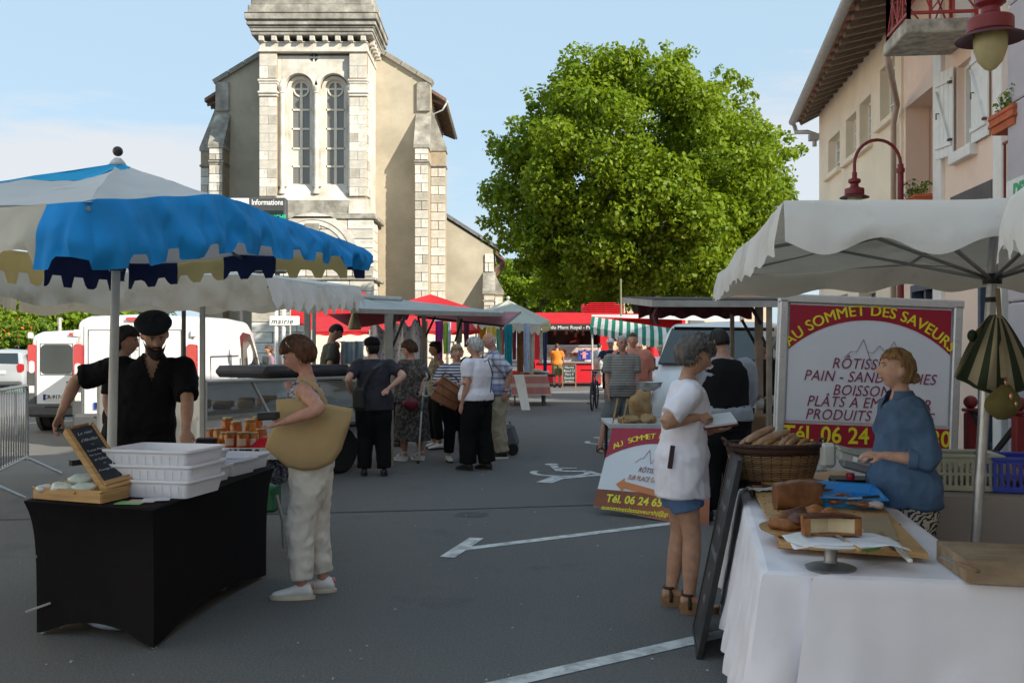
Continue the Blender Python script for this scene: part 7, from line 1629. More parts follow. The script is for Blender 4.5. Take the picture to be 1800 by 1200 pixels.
for s2 in (-1,1): mb.tube([bell(.16,0 if s2 > 0 else math.pi,1)+V((0,-.05,0)),bell(.16,0 if s2 > 0 else math.pi,1.03)+V((s2*.01,-.04,.035)),bell(.16,0 if s2 > 0 else math.pi,1.03)+V((s2*.01,.04,.035)),bell(.16,0 if s2 > 0 else math.pi,1)+V((0,.05,0))],.008,6)
part('handle',mb,wkd,bs,smooth=True)
saus = mat('dried_sausage',(.40,.22,.13),.7,.3,18,.5,50,dist=.004,dirt=.7,dirtcol=(.55,.42,.30),dscale=14); bun = mat('crusty_roll',(.50,.28,.12),.75,.3,16,.5,50,dist=.004)
SG = [(1298,786,1330,764,.015),(1352,792,1384,772,.015),(1396,792,1422,772,.014),(1312,776,1362,752,.020),(1328,782,1388,758,.021),(1340,786,1372,766,.020),(1368,788,1398,764,.020),(1382,786,1404,770,.018),(1322,786,1350,768,.02),(1410,790,1434,782,.017)]
SLb = ['thin crusty stick at the far left rim','thin crusty stick in front of the middle','thin crusty stick leaning to the right','dried sausage lying highest at the left of the basket','longest pale sausage across the basket','short sausage under the long pale one','sausage standing up in the middle of the basket','thin sausage right of the middle','sausage at the left rim of the basket','dark thin sausage at the right end of the basket']
for k,(xa_,ya_,xb_,yb_,rr) in enumerate(SG):
 a,b_ = P(xa_,ya_,YB-.06),P(xb_,yb_,YB+.04); pts = [a.lerp(b_,t)+V((0,0,.012*math.sin(t*3.14))) for t in (0,.04,.15,.4,.7,.9,.97,1)]; mb = MB(); mb.tube(pts,[rr*.25,rr*.65,rr,rr*1.03,rr*.97,rr*.85,rr*.5,rr*.2],12); mb.v = [tuple(V(p)+V((0,0,.003*nz3(p,40)))) for p in mb.v]; single('dried_sausage',mb,(saus,bun)[k % 3 == 2],SLb[k],'sausage',group='dried sausages in the wicker basket',smooth=True)
for k,(px,py) in enumerate(((1380,791),(1393,789),(1408,793),(1335,790),(1350,793),(1420,795),(1365,795))):
 c = P(px,py,YB-.02+.02*(k % 2)); mb = MB(); mb.ball((0,0,0),(.033,.032,.026),12,9); mb.v = [tuple(V(p)*(1+.3*nz3(p,30,k))+c) for p in mb.v]; single('small_roll',mb,(bun,dark)[k % 4 == 3],('round roll in front of the standing sausage','round roll right of the middle','knobbly roll near the right rim','dark roll near the left rim','roll between the sausages at the left','smallest roll at the right rim','roll in the middle of the front rim')[k],'roll',group='rolls in the wicker basket',smooth=True)
# scale held up on its black stand, cash box
YW = 5.3; scl = thing('shop_scale','grey shop scale with tilted keypad and red feet in front of the seller','scale',tuple(P(1515,830,YW)))
mb = MB(); c = P(1506,806,YW); Ms = Matrix.Rotation(R(-12),3,'Z') @ Matrix.Rotation(R(14),3,'Y'); mb.box(c,(.20,.20,.055),Ms,.012); mb.box(c+V((.0,.0,.035)),(.205,.22,.014),Ms,.005); part('housing',mb,mat('scale_beige',(.36,.37,.34),.5,.06),scl)
mb = MB(); mb.box(c+V((.02,-.02,-.04)),(.22,.18,.05),Ms,.012); part('lower_housing',mb,mat('scale_grey',(.16,.17,.18),.5,.06),scl)
mb = MB(); mb.box(c+V((-.045,-.108,.01)),(.025,.004,.025),Ms); part('sticker',mb,M['white_paint'],scl)
mb = MB()
for dx in (-.05,.08): mb.lathe([(.02,-.02),(.022,0),(.02,.015)],c+V((dx,-.05,-.085)),12)
part('foot',mb,mat('red_foot',(.30,.01,.03),.4),scl)
mb = MB(); cc = P(1492,848,5.42); mb.box((cc.x+.02,cc.y,ZT+.03),(.36,.25,.05),R(-8),.008); mb.box((cc.x+.05,cc.y+.0,ZT+.075),(.28,.2,.04),R(-8),.01); single('cash_drawer',mb,M['black'],'black cash drawer under the shop scale','cash box')
mb = MB(); c = P(1455,800,5.5); mb.box(c,(.09,.05,.14),.1,bev=.02); single('white_packet',mb,M['white_paint'],'white packet behind the scale at the end of the basket','packet')
# big wooden chopping block
wb0 = [S(1642,1012),S(1800+120,1052),S(1800+200,992),S(1660,968)]
BLc = [S(1700,1026),V((2.55,3.07,ZT)),V((2.62,3.45,ZT)),S(1646,985)]
cbk = thing('chopping_block','thick worn wooden chopping block at the right foreground corner','chopping block',tuple(BLc[0]))
cv = [V((BLc[i].x,BLc[i].y,ZT+.01)) for i in range(4)]
wbm = mat('worn_block_wood',(.26,.17,.10),.8,.3,3,.5,30,stretch=(1,8,8),dirt=.7,dirtcol=(.38,.29,.20),dscale=5,dist=.005)
for i in range(4):
 a,b_ = i/4+.004,(i+1)/4-.004; mb = MB(); q = [cv[0].lerp(cv[3],a),cv[1].lerp(cv[2],a),cv[1].lerp(cv[2],b_),cv[0].lerp(cv[3],b_)]; mb.poly(q,(0,0,.075-.002*(i % 2))); part('plank',mb,wbm,cbk)
knife(S(1655,978,ZT+.095),S(1720,1004,ZT+.092),'long dark knife lying on the chopping block',.02,M['steel'],M['woodbrown'])
# crates on the back table
def crate(c,size,rz,m_,label,grp='plastic crates on the back table'):
 t = thing('plastic_crate',label,'crate',c,rz,grp); L_,W_,H_ = size; mb = MB(); th = .012
 for s2 in (-1,1):
  for z0,z1 in ((.0,.03),(.085,.10),(.155,H_)):
   mb.box((0,s2*W_/2,(z0+z1)/2),(L_,th,z1-z0)); mb.box((s2*L_/2,0,(z0+z1)/2),(th,W_-th-.002,z1-z0))
  n = 12
  for i in range(n+1): x = -L_/2+i*L_/n; mb.box((x,s2*(W_/2-.001),H_/2),(.016,th*.8,H_-.002))
  for i in range(8+1): y = -W_/2+.01+i*(W_-.02)/8; mb.box((s2*(L_/2-.001),y,H_/2),(th*.8,.016,H_-.002))
 mb.box((0,0,.006),(L_,W_,.01)); part('lattice',mb,m_,t,local=True); mb = MB()
 for s2 in (-1,1): mb.box((0,s2*W_/2,H_),(L_+.03,.03,.018),bev=.004); mb.box((s2*L_/2,0,H_),(.03,W_,.017),bev=.004)
 part('rim',mb,m_,t,local=True); return t
YC = 5.62
crate((PX(1700,YC)-.02,YC+.05,ZT+.01),(.36,.32,.19),R(-10),mat('cream_green_plastic',(.50,.52,.40),.45,.06),'cream green slatted plastic crate behind the pole')
crate((PX(1790,YC)+.02,YC-.02,ZT+.01),(.40,.34,.18),R(-10),mat('royal_blue_plastic',(.05,.08,.55),.4,.06),'royal blue slatted plastic crate at the right edge')
for k,(px,py,m_) in enumerate(((1690,830,paper),(1715,836,M['white_paint']),(1770,828,mat('tan_paper',(.5,.36,.26),.8,.1)),(1790,832,paper))):
 c = P(px,py,YC); mb = MB(); mb.ball((0,0,0),(.09,.07,.05),12,8); mb.v = [tuple(V(p)*(1+.4*nz3(p,15,k))+c+V((0,0,-.02))) for p in mb.v]; single('paper_bag',mb,m_,('brown paper bag in the cream crate','white paper in the cream crate','tan paper bag in the blue crate','brown paper bag at the right of the blue crate')[k],'bag',smooth=True)
mb = MB(); c = P(1668,862,5.6); c.z = ZT+.01; mb.lathe([(.05,0),(.075,.07),(.08,.10),(.07,.10),(.05,.02)],c,18); single('ecru_bowl',mb,mat('stoneware',(.38,.30,.22),.6),'stoneware bowl between the seller and the cream crate','bowl',smooth=40)
# ============================================================= white canopy over the right stall
rp = thing('market_parasol','large white parasol canopy over the right foreground stall','parasol',(2.29,4.78,0))
FL,BL = V((.90,3.3,2.055)),V((1.365,6.6,2.06)); FR,BR = V((3.27,2.96,2.055)),V((3.75,6.25,2.06)); PK = V((2.33,4.78,2.265))
FM,BM = (FL+FR)/2+V((0,0,.0)),(BL+BR)/2+V((0,0,.06))
LM = (FL+BL)/2+V((-.01,0,.0))
for a,b_ in ((FL,FM),(FM,FR),(FR,BR),(BR,BM),(BM,BL),(BL,LM),(LM,FL)):
 def fn(u,v): p = PK.lerp(a.lerp(b_,u),lerp(.01,1,v)); return p+V((0,0,-.05*math.sin(math.pi*u)*math.sin(math.pi*v*.8)+.008*nz3((p.x*3,p.y*3,2))))
 mb = MB(); mb.grid(fn,22,16); part('canopy_panel',mb,M['ecrucanvas'],rp,smooth=True)
ir = PK-V((0,0,.3))
valance('valance',[FL,FL.lerp(FM,.5)+V((0,-.02,-.01)),FM,FM.lerp(FR,.5)+V((0,0,-.01)),FR],[.185,.18,.18,.18,.18],M['whitecanvas'],rp,'wave',.345,.055,.05,3,.012,inward=ir,phase=.22,n=120,nv=12)
valance('valance',[FL,FL.lerp(LM,.5)+V((-.01,0,-.03)),LM,LM.lerp(BL,.5)+V((0,0,-.03)),BL],[.185,.18,.18,.18,.19],M['whitecanvas'],rp,'wave',.34,.022,.03,4,.008,inward=ir,n=140,nv=12)
valance('valance',[BL,BM,BR],[.19,.18,.18],M['ecrucanvas'],rp,'wave',.52,.04,.03,6,.010,inward=ir,phase=.1,n=120)
valance('valance',[FR,BR],[.18,.18],M['whitecanvas'],rp,'wave',.345,.05,.03,7,.010,inward=ir)
mb = MB(); pq0,pq1 = V((PX(1714,4.9),4.9,0)),P(1746,452,4.9); mb.tube([pq0,P(1714,968,4.9)],.033,14); mb.tube([P(1714,980,4.9),P(1714,966,4.9)],.038,14); mb.tube([P(1714,970,4.9),P(1741,540,4.9),pq1,PK],[.026,.026,.025,.022],14); part('pole',mb,M['steel'],rp,smooth=40)
mb = MB(); hub = P(1744,492,4.9); mb.tube([hub-V((0,0,.11)),hub-V((0,0,.085))],.036,12); mb.tube([hub-V((0,0,.02)),hub+V((0,0,.03))],.045,12); mb.tube([P(1714,975,4.9)+V((-.03,0,0)),P(1714,975,4.9)+V((.04,0,0))],.012,6); part('hub',mb,M['darkmetal'],rp,smooth=40)
mb = MB()
for q in (FL,FM,FR,BR,BM,BL,LM):
 e_ = PK.lerp(q,.97)+V((0,0,-.02)); mb.tube([PK+V((0,0,-.03)),e_],.010,6); mb.tube([hub,PK.lerp(q,.52)+V((0,0,-.025))],.009,6)
for a,b_ in ((BL,BM),(BM,BR)): mb.tube([a+V((0,0,-.02)),b_+V((0,0,-.02))],.004,5)
part('ribs',mb,mat('grey_rib_tube',(.36,.37,.37),.45,.1,metal=.6),rp,smooth=True)
mb = MB(); mb.lathe([(.25,0),(.25,.06),(.05,.07),(.045,.35)],pq0,20); part('base',mb,M['darkmetal'],rp)
# neighbouring canopy at the right edge
np_ = thing('market_parasol','edge of a second white canopy at the far right, nearer the camera','parasol',(2.9,2.6,0))
n0,n1,n2,n3 = P(1772,352,2.95),P(1830,300,2.3),V((4.6,2.2,2.1)),V((4.6,3.4,2.1)); npk = V((3.4,2.7,2.35))
canopy('n',npk,[n0,n1,n2,n3],M['whitecanvas'],np_); valance('valance',[n0+V((0,0,.0)),n1],[.19,.19],M['whitecanvas'],np_,'wave',.3,.05,.03,3,.012,inward=npk-V((0,0,.3))); valance('valance',[n3,n0],[.17,.19],M['whitecanvas'],np_,'wave',.3,.05,.03,4,.012,inward=npk-V((0,0,.3)))
mb = MB(); mb.tube([(3.4,2.7,0),npk],.025,8); part('pole',mb,M['steel'],np_); mb = MB(); mb.tube([n0-V((0,0,.03)),npk+V((0,0,-.1))],.01,6); mb.tube([n1-V((0,0,.03)),npk+V((0,0,-.1))],.01,6); part('ribs',mb,M['steel'],np_)
# ============================================================= bags hanging on the pole
YG2 = 4.72
hb_ = thing('striped_bag','green and cream striped cloth bag hanging from the parasol pole','bag',tuple(P(1750,560,YG2)))
OUT = [(1748,552),(1700,612),(1684,655),(1680,668),(1690,680),(1740,688),(1800,688),(1850,672),(1838,650),(1800,600),(1762,556)]
def bagp(px,py,d): return P(px,py,YG2+d)
top_ = P(1752,553,YG2);
mb = MB(); ns,nr2 = 36,12
def bagf(u,v):
 """u around half of the bag left to right, v from the gathered neck down to the hem"""
 xl_,xr_ = lerp(1746,1683,v**.88),lerp(1760,1836,v**.8)
 x = lerp(xl_,xr_,u); y = lerp(553,686,v)-34*max(0,.22-u)*v*3-6*math.sin(u*9)*v; bul = math.sin(math.pi*u)
 return P(x,y,YG2-.085*bul*math.sin(math.pi*min(1,v*1.0))**.6-.020*math.sin(u*17+v*3)*sstep(0,.3,v)*(1-v*.5)-.01)
stripes = 9; cg_,cc_ = mat('dark_green_stripe',(.030,.045,.022),.85,.1,8,.15),mat('cream_stripe',(.38,.33,.22),.85,.1,8,.15)
for k in range(stripes):
 mb = MB(); mb.grid(lambda u,v: bagf((k+u)/stripes,v),4,18); part('stripe',mb,cg_ if k % 2 == 0 else cc_,hb_,smooth=True)
mb = MB(); mb.grid(lambda u,v: (lambda p: V((p.x,2*YG2-p.y+.02,p.z)))(bagf(u,v)),20,12); part('back',mb,cc_,hb_,smooth=True)
mb = MB(); mb.tube([bagf(i/20,1) for i in range(21)],.010,6); mb.tube([bagf(0,.25+i*.075) for i in range(11)],.007,6); part('piping',mb,cg_,hb_,smooth=True)
mb = MB(); mb.grid(lambda u,v: P(lerp(1752,1760,u)+lerp(-2,8,v),lerp(506,664,v),YG2-.03-.10*sstep(.3,.9,v)),3,14,th=(0,.004,0)); part('strap',mb,mat('tan_webbing',(.34,.28,.17),.85,.1,20,.2),hb_)
pu = thing('olive_pouch','small olive drawstring pouch hanging below the striped bag','pouch',tuple(P(1765,700,YG2-.12)))
mb = MB(); rings = []
for i in range(9): t = i/8; rr = (.015,.030,.048,.060,.066,.066,.058,.042,.018)[i]; rings.append([P(lerp(1768,1762,t),lerp(676,737,t),YG2-.14)+V((math.cos(a)*rr*1.25*(1+.1*math.sin(3*a)),math.sin(a)*rr*.6,0)) for a in [2*math.pi*k/16 for k in range(16)]])
mb.loft(rings); part('pouch',mb,mat('olive_cloth',(.13,.11,.035),.85,.2,10,.3,40),pu,smooth=True)
mb = MB(); mb.tube([P(1768,664,YG2-.14),P(1768,678,YG2-.15)],.008,8); c = P(1777,697,YG2-.19); mb.ball(c,(.008,.005,.018),8,6); c = P(1786,710,YG2-.18); mb.ball(c,(.008,.005,.016),8,6); part('metal_clasp',mb,mat('copper_clasp',(.55,.30,.20),.3,metal=.9),pu,smooth=True)
mb = MB(); mb.ball(P(1709,590,YG2+.02),(.025,.02,.03),8,6); single('bag_knot',mb,cg_,'knotted dark green corner of the striped bag','knot',smooth=True)
# maroon railing posts by the shopfront
for k,(px,py,Y6) in enumerate(((1706,706,8.2),(1791,710,7.6))):
 t = thing('railing_post',('maroon ball topped post seen between the trailer and the pole','maroon ball topped post at the right picture edge')[k],'post',(PX(px,Y6),Y6,0),0,'maroon ball topped posts'); z_ = PZ(py+10,Y6)
 mb = MB(); mb.box((PX(px,Y6),Y6,z_/2-.02),(.085,.085,z_-.04),bev=.01); mb.box((PX(px,Y6),Y6,z_-.02),(.11,.11,.03),bev=.01); part('shaft',mb,M['maroon'],t)
 mb = MB(); mb.ball((PX(px,Y6),Y6,z_+.045),.055,16,10); part('ball',mb,M['maroon'],t,smooth=True)
rr_ = thing('handrail','dark steel ramp rails between the maroon posts','rail',(PX(1750,7.9),7.9,0)); mb = MB(); a,b_ = P(1710,725,8.15),P(1788,732,7.65); mb.bar(a,b_,.035); mb.bar(P(1712,728,8.1),P(1740,790,8),.03); mb.bar(P(1788,745,7.7),P(1745,800,7.9),.035); mb.bar(P(1710,860,8.15),P(1788,880,7.65),.03); part('rails',mb,M['darkmetal'],rr_)
# ============================================================= people
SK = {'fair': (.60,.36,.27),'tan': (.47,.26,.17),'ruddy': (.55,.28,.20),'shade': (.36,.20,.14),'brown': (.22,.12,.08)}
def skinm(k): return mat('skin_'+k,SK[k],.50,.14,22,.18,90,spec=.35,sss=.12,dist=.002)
hair_cols = {'brown': (.085,.042,.022),'dark': (.018,.013,.011),'grey': (.105,.092,.082),'silver': (.50,.48,.45),'blond': (.36,.22,.10),'lightblond': (.42,.30,.17),'auburn': (.12,.05,.025)}
def hairm(k): return mat('hair_'+k,hair_cols[k],.55,.45,40,.6,120,stretch=(1,1,.35),dist=.004,spec=.35)
def remesh(mb,vox,smooth=3,it=.5,name='body'):
 me = mb.mesh(name,None) if False else bpy.data.meshes.new(name)
 if not me.vertices: me.from_pydata(mb.v,[],mb.f); me.validate()
 o = bpy.data.objects.new('tmp',me); COL.objects.link(o)
 md = o.modifiers.new('r','REMESH'); md.mode = 'VOXEL'; md.voxel_size = vox
 if smooth: s = o.modifiers.new('s','SMOOTH'); s.factor = it; s.iterations = smooth
 dg = bpy.context.evaluated_depsgraph_get(); out = bpy.data.meshes.new_from_object(o.evaluated_get(dg)); bpy.data.objects.remove(o); bpy.data.meshes.remove(me)
 out.polygons.foreach_set('use_smooth',[True]*len(out.polygons)); out.name = name; return out
def displace(me,fn):
 n = len(me.vertices); co = np.empty(n*3); me.vertices.foreach_get('co',co); no = np.empty(n*3); me.vertices.foreach_get('normal',no); co = co.reshape(-1,3); no = no.reshape(-1,3)
 d = np.array([fn(V(c),V(k)) for c,k in zip(co,no)]); co += no*d[:,None]; me.vertices.foreach_set('co',co.ravel()); me.update()
def cut(me,pred):
 import bmesh
 bm = bmesh.new(); bm.from_mesh(me); bmesh.ops.delete(bm,geom=[f for f in bm.faces if pred(f.calc_center_median())],context='FACES'); bm.to_mesh(me); bm.free(); me.update()
def ell(c,rx,ry,n=16,fwd=0,up=(0,0,1),sq=1.0):
 """horizontal-ish ring: x to the person's right, y ahead"""
 out = []
 for k in range(n):
  a = 2*math.pi*k/n; ca,sa = math.cos(a),math.sin(a); out.append(V(c)+V((math.copysign(abs(ca)**sq,ca)*rx,math.copysign(abs(sa)**sq,sa)*ry,0)))
 return out
def limb(mb,pts,radii,sub=4,seg=14,sq=1.0):
 P_,R_ = [],[]
 for i in range(len(pts)-1):
  for k in range(sub): P_.append(V(pts[i]).lerp(V(pts[i+1]),k/sub)); R_.append(lerp(radii[i],radii[i+1],(3*(k/sub)**2-2*(k/sub)**3)))
 P_.append(V(pts[-1])); R_.append(radii[-1])
 # round the joints a little
 Q = [P_[0]]+[(P_[i-1]+P_[i]*2+P_[i+1])/4 for i in range(1,len(P_)-1)]+[P_[-1]]
 mb.tube(Q,R_,seg,True,sq)
def ik(a,b,l1,l2,hint):
 a,b,hint = V(a),V(b),V(hint); d = b-a; L = min(d.length,(l1+l2)*.998); dn = d.normalized(); b2 = a+dn*L
 x = (l1*l1-l2*l2+L*L)/(2*L); h = math.sqrt(max(0,l1*l1-x*x)); hv = hint-dn*hint.dot(dn); hv = hv.normalized() if hv.length > 1e-5 else V((0,0,-1))
 return a+dn*x+hv*h,b2
def head_pts(mb,M4,s=1.0,fem=False,nose=1.0,chin=1.0):
 nu,nv = 44,34; rings = []
 for j in range(nv+1):
  t = math.pi*min(max(j/nv,.012),.988); rg = []
  for k in range(nu):
   a = 2*math.pi*k/nu; d = V((math.sin(t)*math.cos(a),math.sin(t)*math.sin(a),-math.cos(t)))      # y = ahead
   x,y,z = d.x*.076,d.y*.094,d.z*.118
   if z < 0:
    q = -z/.118; x *= 1-.30*q**1.4; y *= (1-.10*q) if y > 0 else (1-.42*q)
   if y < 0 and z > -.02: y *= 1.04
   f = max(0,d.y)
   def g(px,pz,sx,sz): return math.exp(-((x-px)/sx)**2-((z-pz)/sz)**2)*(f > .2)
   y += .030*nose*g(0,-.024,.0125,.018)+.012*nose*g(0,-.002,.009,.022)-.009*(g(.031,.008,.016,.011)+g(-.031,.008,.016,.011))+.006*(g(.028,.030,.024,.009)+g(-.028,.030,.024,.009))
   y += .009*chin*g(0,-.092,.022,.016)+.007*g(0,-.056,.020,.007)-.006*g(0,-.076,.022,.006)+.006*g(0,-.066,.018,.006)
   x += math.copysign(.004,x)*math.exp(-((abs(x)-.05)/.02)**2-((z+.03)/.02)**2)*f
   rg.append(M4 @ (V((x,y,z))*s))
  rings.append(rg)
 mb.loft(rings)
 for sx in (-1,1):
  mb.ball(M4 @ (V((sx*.082,-.010,-.010))*s),(.011*s,.018*s,.032*s),10,8,rot=M4.to_3x3())
def hand(mb,wrist,dirv,palm_n,s=1.0,curl=.5,spread=.12,side=1,thumb=.6):
 """palm, four jointed fingers and a thumb; palm_n points out of the palm"""
 d = V(dirv).normalized(); n = V(palm_n); n = (n-d*n.dot(d)).normalized(); x = d.cross(n)*side     # x: towards the thumb side
 Mh = Matrix((x,d,n)).transposed(); w_ = V(wrist)
 def q(a,b,c): return w_+x*a*s+d*b*s+n*c*s
 rings = []
 for t,hw,th in ((-.015,.024,.019),(.01,.029,.018),(.04,.038,.0155),(.075,.041,.0135),(.092,.038,.011)):
  rings.append([q(math.cos(a)*hw,t,math.sin(a)*th) for a in [2*math.pi*k/12 for k in range(12)]])
 mb.loft(rings)
 L = [(.028,.086,.030,.022,.018,.0085),(.010,.090,.034,.024,.019,.0088),(-.009,.088,.031,.023,.018,.0085),(-.027,.080,.024,.018,.016,.0078)]
 for i,(fx,fy,a,b,c,r) in enumerate(L):
  ang = curl*(.75+.12*i); p = V((fx,fy,0)); th = ang*.6; pts = [p-V((0,.02,0)),p]; sp = spread*(1.3-i)*.25
  for k,ln in enumerate((a,b,c)): p = p+V((math.sin(sp)*ln,math.cos(th)*ln,math.sin(th)*ln)); pts.append(p); th += ang*1.1
  mb.tube([q(*t_) for t_ in pts],[r*s*1.05,r*s*1.02,r*s,r*s*.94,r*s*.72],8)
 pts = [(.018,.018,.006),(.040,.034,.012+.008*thumb),(.052-.01*thumb,.058,.018+.020*thumb),(.052-.022*thumb,.080,.018+.032*thumb)]
 mb.tube([q(*t_) for t_ in pts],[.0135*s,.012*s,.0105*s,.0085*s],8)
class Body: pass
def person(label,x,y,face,H=1.72,z0=0,skin='tan',fem=False,build=1.0,lean=(0,0),head=(0,0,0),hands=None,hint=None,feet=((-.11,0),(.11,0)),knee=(0,1,0),detail=1,top=None,bottom=None,shoes=None,hair=None,palm=None,curl=(.5,.5),extras=None,group=None,belly=0,twist=0,hip=(0,0),footdir=(0,0),bust=0,glasses=False,beard=None,fingers=True):
 """face: direction looked at in plan, degrees counter-clockwise from +y. local frame: x = right hand, y = ahead"""
 s = H/1.75; rz = R(face); t = thing('person',label,'person',(x,y,z0),rz,group); W = wm(t); Wi = W.inverted()
 vox = .0085 if detail == 2 else (.013 if detail == 1 else .02)
 B_ = Body(); hx,hy = hip; sw = (.172 if fem else .192)*s*(.5+.5*build)
 pel = V((hx,hy,.93*s)); neck = V((hx+lean[0],hy+lean[1],1.475*s-.25*(lean[0]**2+lean[1]**2)))
 def sp(z): u = (z*s-pel.z)/(1.475*s-pel.z); return pel.lerp(neck,u)
 tw = Matrix.Rotation(R(twist),3,'Z')
 shl = [sp(1.385)+tw @ V((sd*sw,0,.006*s)) for sd in (-1,1)]
 hips = [pel+V((sd*.088*s,0,-.03*s)) for sd in (-1,1)]
 hd = [(Wi @ V(h)) if h is not None and len(h) == 3 else None for h in (hands or (None,None))]
 la,lb = .285*s,.255*s; elb,wri = [],[]
 for i,sd in enumerate((-1,1)):
  tgt = hd[i] if hd[i] is not None else shl[i]+V((sd*.05*s,.05*s,-.52*s))
  hn = V(hint[i]) if hint and hint[i] is not None else V((sd*.35,-1,-.25))
  e,w_ = ik(shl[i],tgt,la,lb,hn); elb.append(e); wri.append(w_)
 ank,kn = [],[]
 for i,sd in enumerate((-1,1)):
  f = V((feet[i][0]*s,feet[i][1]*s,.085*s+(feet[i][2] if len(feet[i]) > 2 else 0))); k,a = ik(hips[i],f,.412*s,.408*s,V(knee)+V((sd*.08,0,0))); kn.append(k); ank.append(f)
 # ---- body
 mb = MB(); bw = build; rings = []
 tors = [(.86,.150,.105),(.93,.168 if fem else .158,.118),(1.00,.155 if fem else .148,.112),(1.08,.128 if fem else .140,.100),(1.16,.130 if fem else .145,.102),(1.25,.145 if fem else .160,.110),(1.33,.150 if fem else .168,.105),(1.39,.132 if fem else .150,.088),(1.435,.088,.068),(1.48,.055,.055)]
 for z,rx,ry in tors: c = sp(z); rings.append([c+tw @ (p-c) if z > 1.1 else p for p in ell(c+V((0,(.01 if z < 1.2 else 0)+belly*.5*math.exp(-((z-1.07)/.12)**2),0)),rx*s*bw,ry*s*bw+belly*.5*math.exp(-((z-1.07)/.12)**2),18,sq=.9)])
 mb.loft(rings)
 if fem or bust:
  for sd in (-1,1): c = sp(1.27)+tw @ V((sd*.07*s,.075*s*bw,0)); mb.ball(c,(.060*s,.052*s,.055*s),12,8)
 for i in (0,1):
  limb(mb,[hips[i]+V((0,0,.03)),hips[i]-V((0,0,.10*s)),kn[i],kn[i].lerp(ank[i],.30),ank[i]],[.098*s*bw,.090*s*bw,.058*s*bw**.5,.058*s*bw**.5,.037*s])
  sh2 = shl[i]; limb(mb,[sp(1.40)+tw @ V(((-1,1)[i]*.09*s,0,0)),sh2,sh2.lerp(elb[i],.35),elb[i],elb[i].lerp(wri[i],.28),wri[i]],[.058*s,.058*s*bw**.6,.050*s*bw**.5,.039*s*bw**.5,.040*s*bw**.4,.026*s])
 hq = neck+V((0,.0,.0)); hc = neck+V((head[2] if len(head) > 2 else 0,0,0))+Matrix.Rotation(R(head[0]),3,'Z') @ V((0,(.035+.06*math.sin(R(-head[1])))*s,.145*s))
 MH = Matrix.Translation(hc) @ Matrix.Rotation(R(head[0]),4,'Z') @ Matrix.Rotation(R(head[1]),4,'X') @ Matrix.Rotation(R(head[3] if len(head) > 3 else 0),4,'Y')
 hs = s*(1.0 if not fem else .965)
 limb(mb,[neck-V((0,.005,.05*s)),neck+V((0,0,.02)),MH @ V((0,-.015,-.05*s))],[.062*s,.053*s*(.9 if fem else 1.05),.052*s*(.9 if fem else 1.05)])
 head_pts(mb,MH,hs,fem)
 fdir = []
 for i in (0,1):
  fd = Matrix.Rotation(R(footdir[i]),3,'Z') @ V((0,1,0)); fdir.append(fd); a = ank[i]
  if not (shoes and shoes.get('closed',True)):
   fx = V((fd.y,-fd.x,0)); rr = []
   ht = shoes.get('heel',0) if shoes else 0
   for q,hw,hh in ((-.055,.026,.05),(-.03,.033,.075),(.0,.034,.085),(.05,.036,.055),(.11,.044,.032),(.155,.043,.022),(.185,.030,.014)):
    c = V((a.x,a.y,a.z-.085*s+ht*(.6 if q > .05 else 1)+.004))+fd*q*s; rr.append([c+fx*math.cos(b)*hw*s+V((0,0,hh*s*(.5+.5*math.sin(b)))) for b in [2*math.pi*k/12 for k in range(12)]])
   mb.loft(rr)
   for k in range(5):
    c = V((a.x,a.y,a.z-.085*s+ht*.6+.012))+fd*(.178-.004*k*k*.8)*s+fx*(.034-.0165*k)*s*(1 if i == 0 else -1); mb.ball(c+fd*.012,(.010*s,.018*s,.009*s),8,6)
 if fingers:
  for i,sd in enumerate((-1,1)):
   d = (wri[i]-elb[i]).normalized(); pn = V(palm[i]) if palm and palm[i] is not None else V((-sd,.25,0)); pn = Wi.to_3x3() @ pn if palm and palm[i] is not None else pn
   hdv = d
   hand(mb,wri[i],hdv,pn,s*(.93 if fem else 1.02),curl[i],side=(1 if i == 0 else -1)*(1),thumb=.6)
 me = remesh(mb,vox,2,.5,'body')
 b = part('body',me,skinm(skin),t,local=True) if True else None
 B_.__dict__.update(t=t,W=W,Wi=Wi,s=s,sp=sp,sh=shl,elb=elb,wri=wri,kn=kn,ank=ank,MH=MH,hs=hs,neck=neck,hips=hips,pel=pel,tw=tw,bw=bw,fd=fdir,body=b,vox=vox)
 # ---- face
 if detail:
  ew = mat('eye_white',(.55,.53,.50),.3,.02,5,0); ei = mat('iris',(.05,.03,.02),.2,.1,5,0); lip = mat('lips_'+('f' if fem else 'm'),(.33,.10,.09) if fem else (.30,.13,.10),.5,.1,20,0)
  for sx in (-1,1):
   q = MB(); q.ball(MH @ (V((sx*.031,.0755,.008))*hs),.0105*hs,10,8); e = part('eye',q,ew,t,smooth=True,local=True)
   q = MB(); q.ball(MH @ (V((sx*.030,.0825,.007))*hs),.0055*hs,8,6); part('iris',q,ei,e,smooth=True,local=True)
   q = MB(); q.tube([MH @ (V((sx*px_,py_,pz_))*hs) for px_,py_,pz_ in ((.014,.094,.027),(.030,.092,.032),(.046,.080,.027))],[.003*hs,.0042*hs,.002*hs],6); part('eyebrow',q,hairm(hair['col'] if hair and hair['col'] not in ('silver','lightblond') else 'brown'),t,smooth=True,local=True)
   q = MB(); q.tube([MH @ (V((sx*px_,py_,pz_))*hs) for px_,py_,pz_ in ((.019,.085,.014),(.031,.0885,.0175),(.043,.079,.013))],.0022*hs,5); part('eyelid',q,mat('lash_line',(.05,.03,.025),.6,.1,5,0),t,smooth=True,local=True)
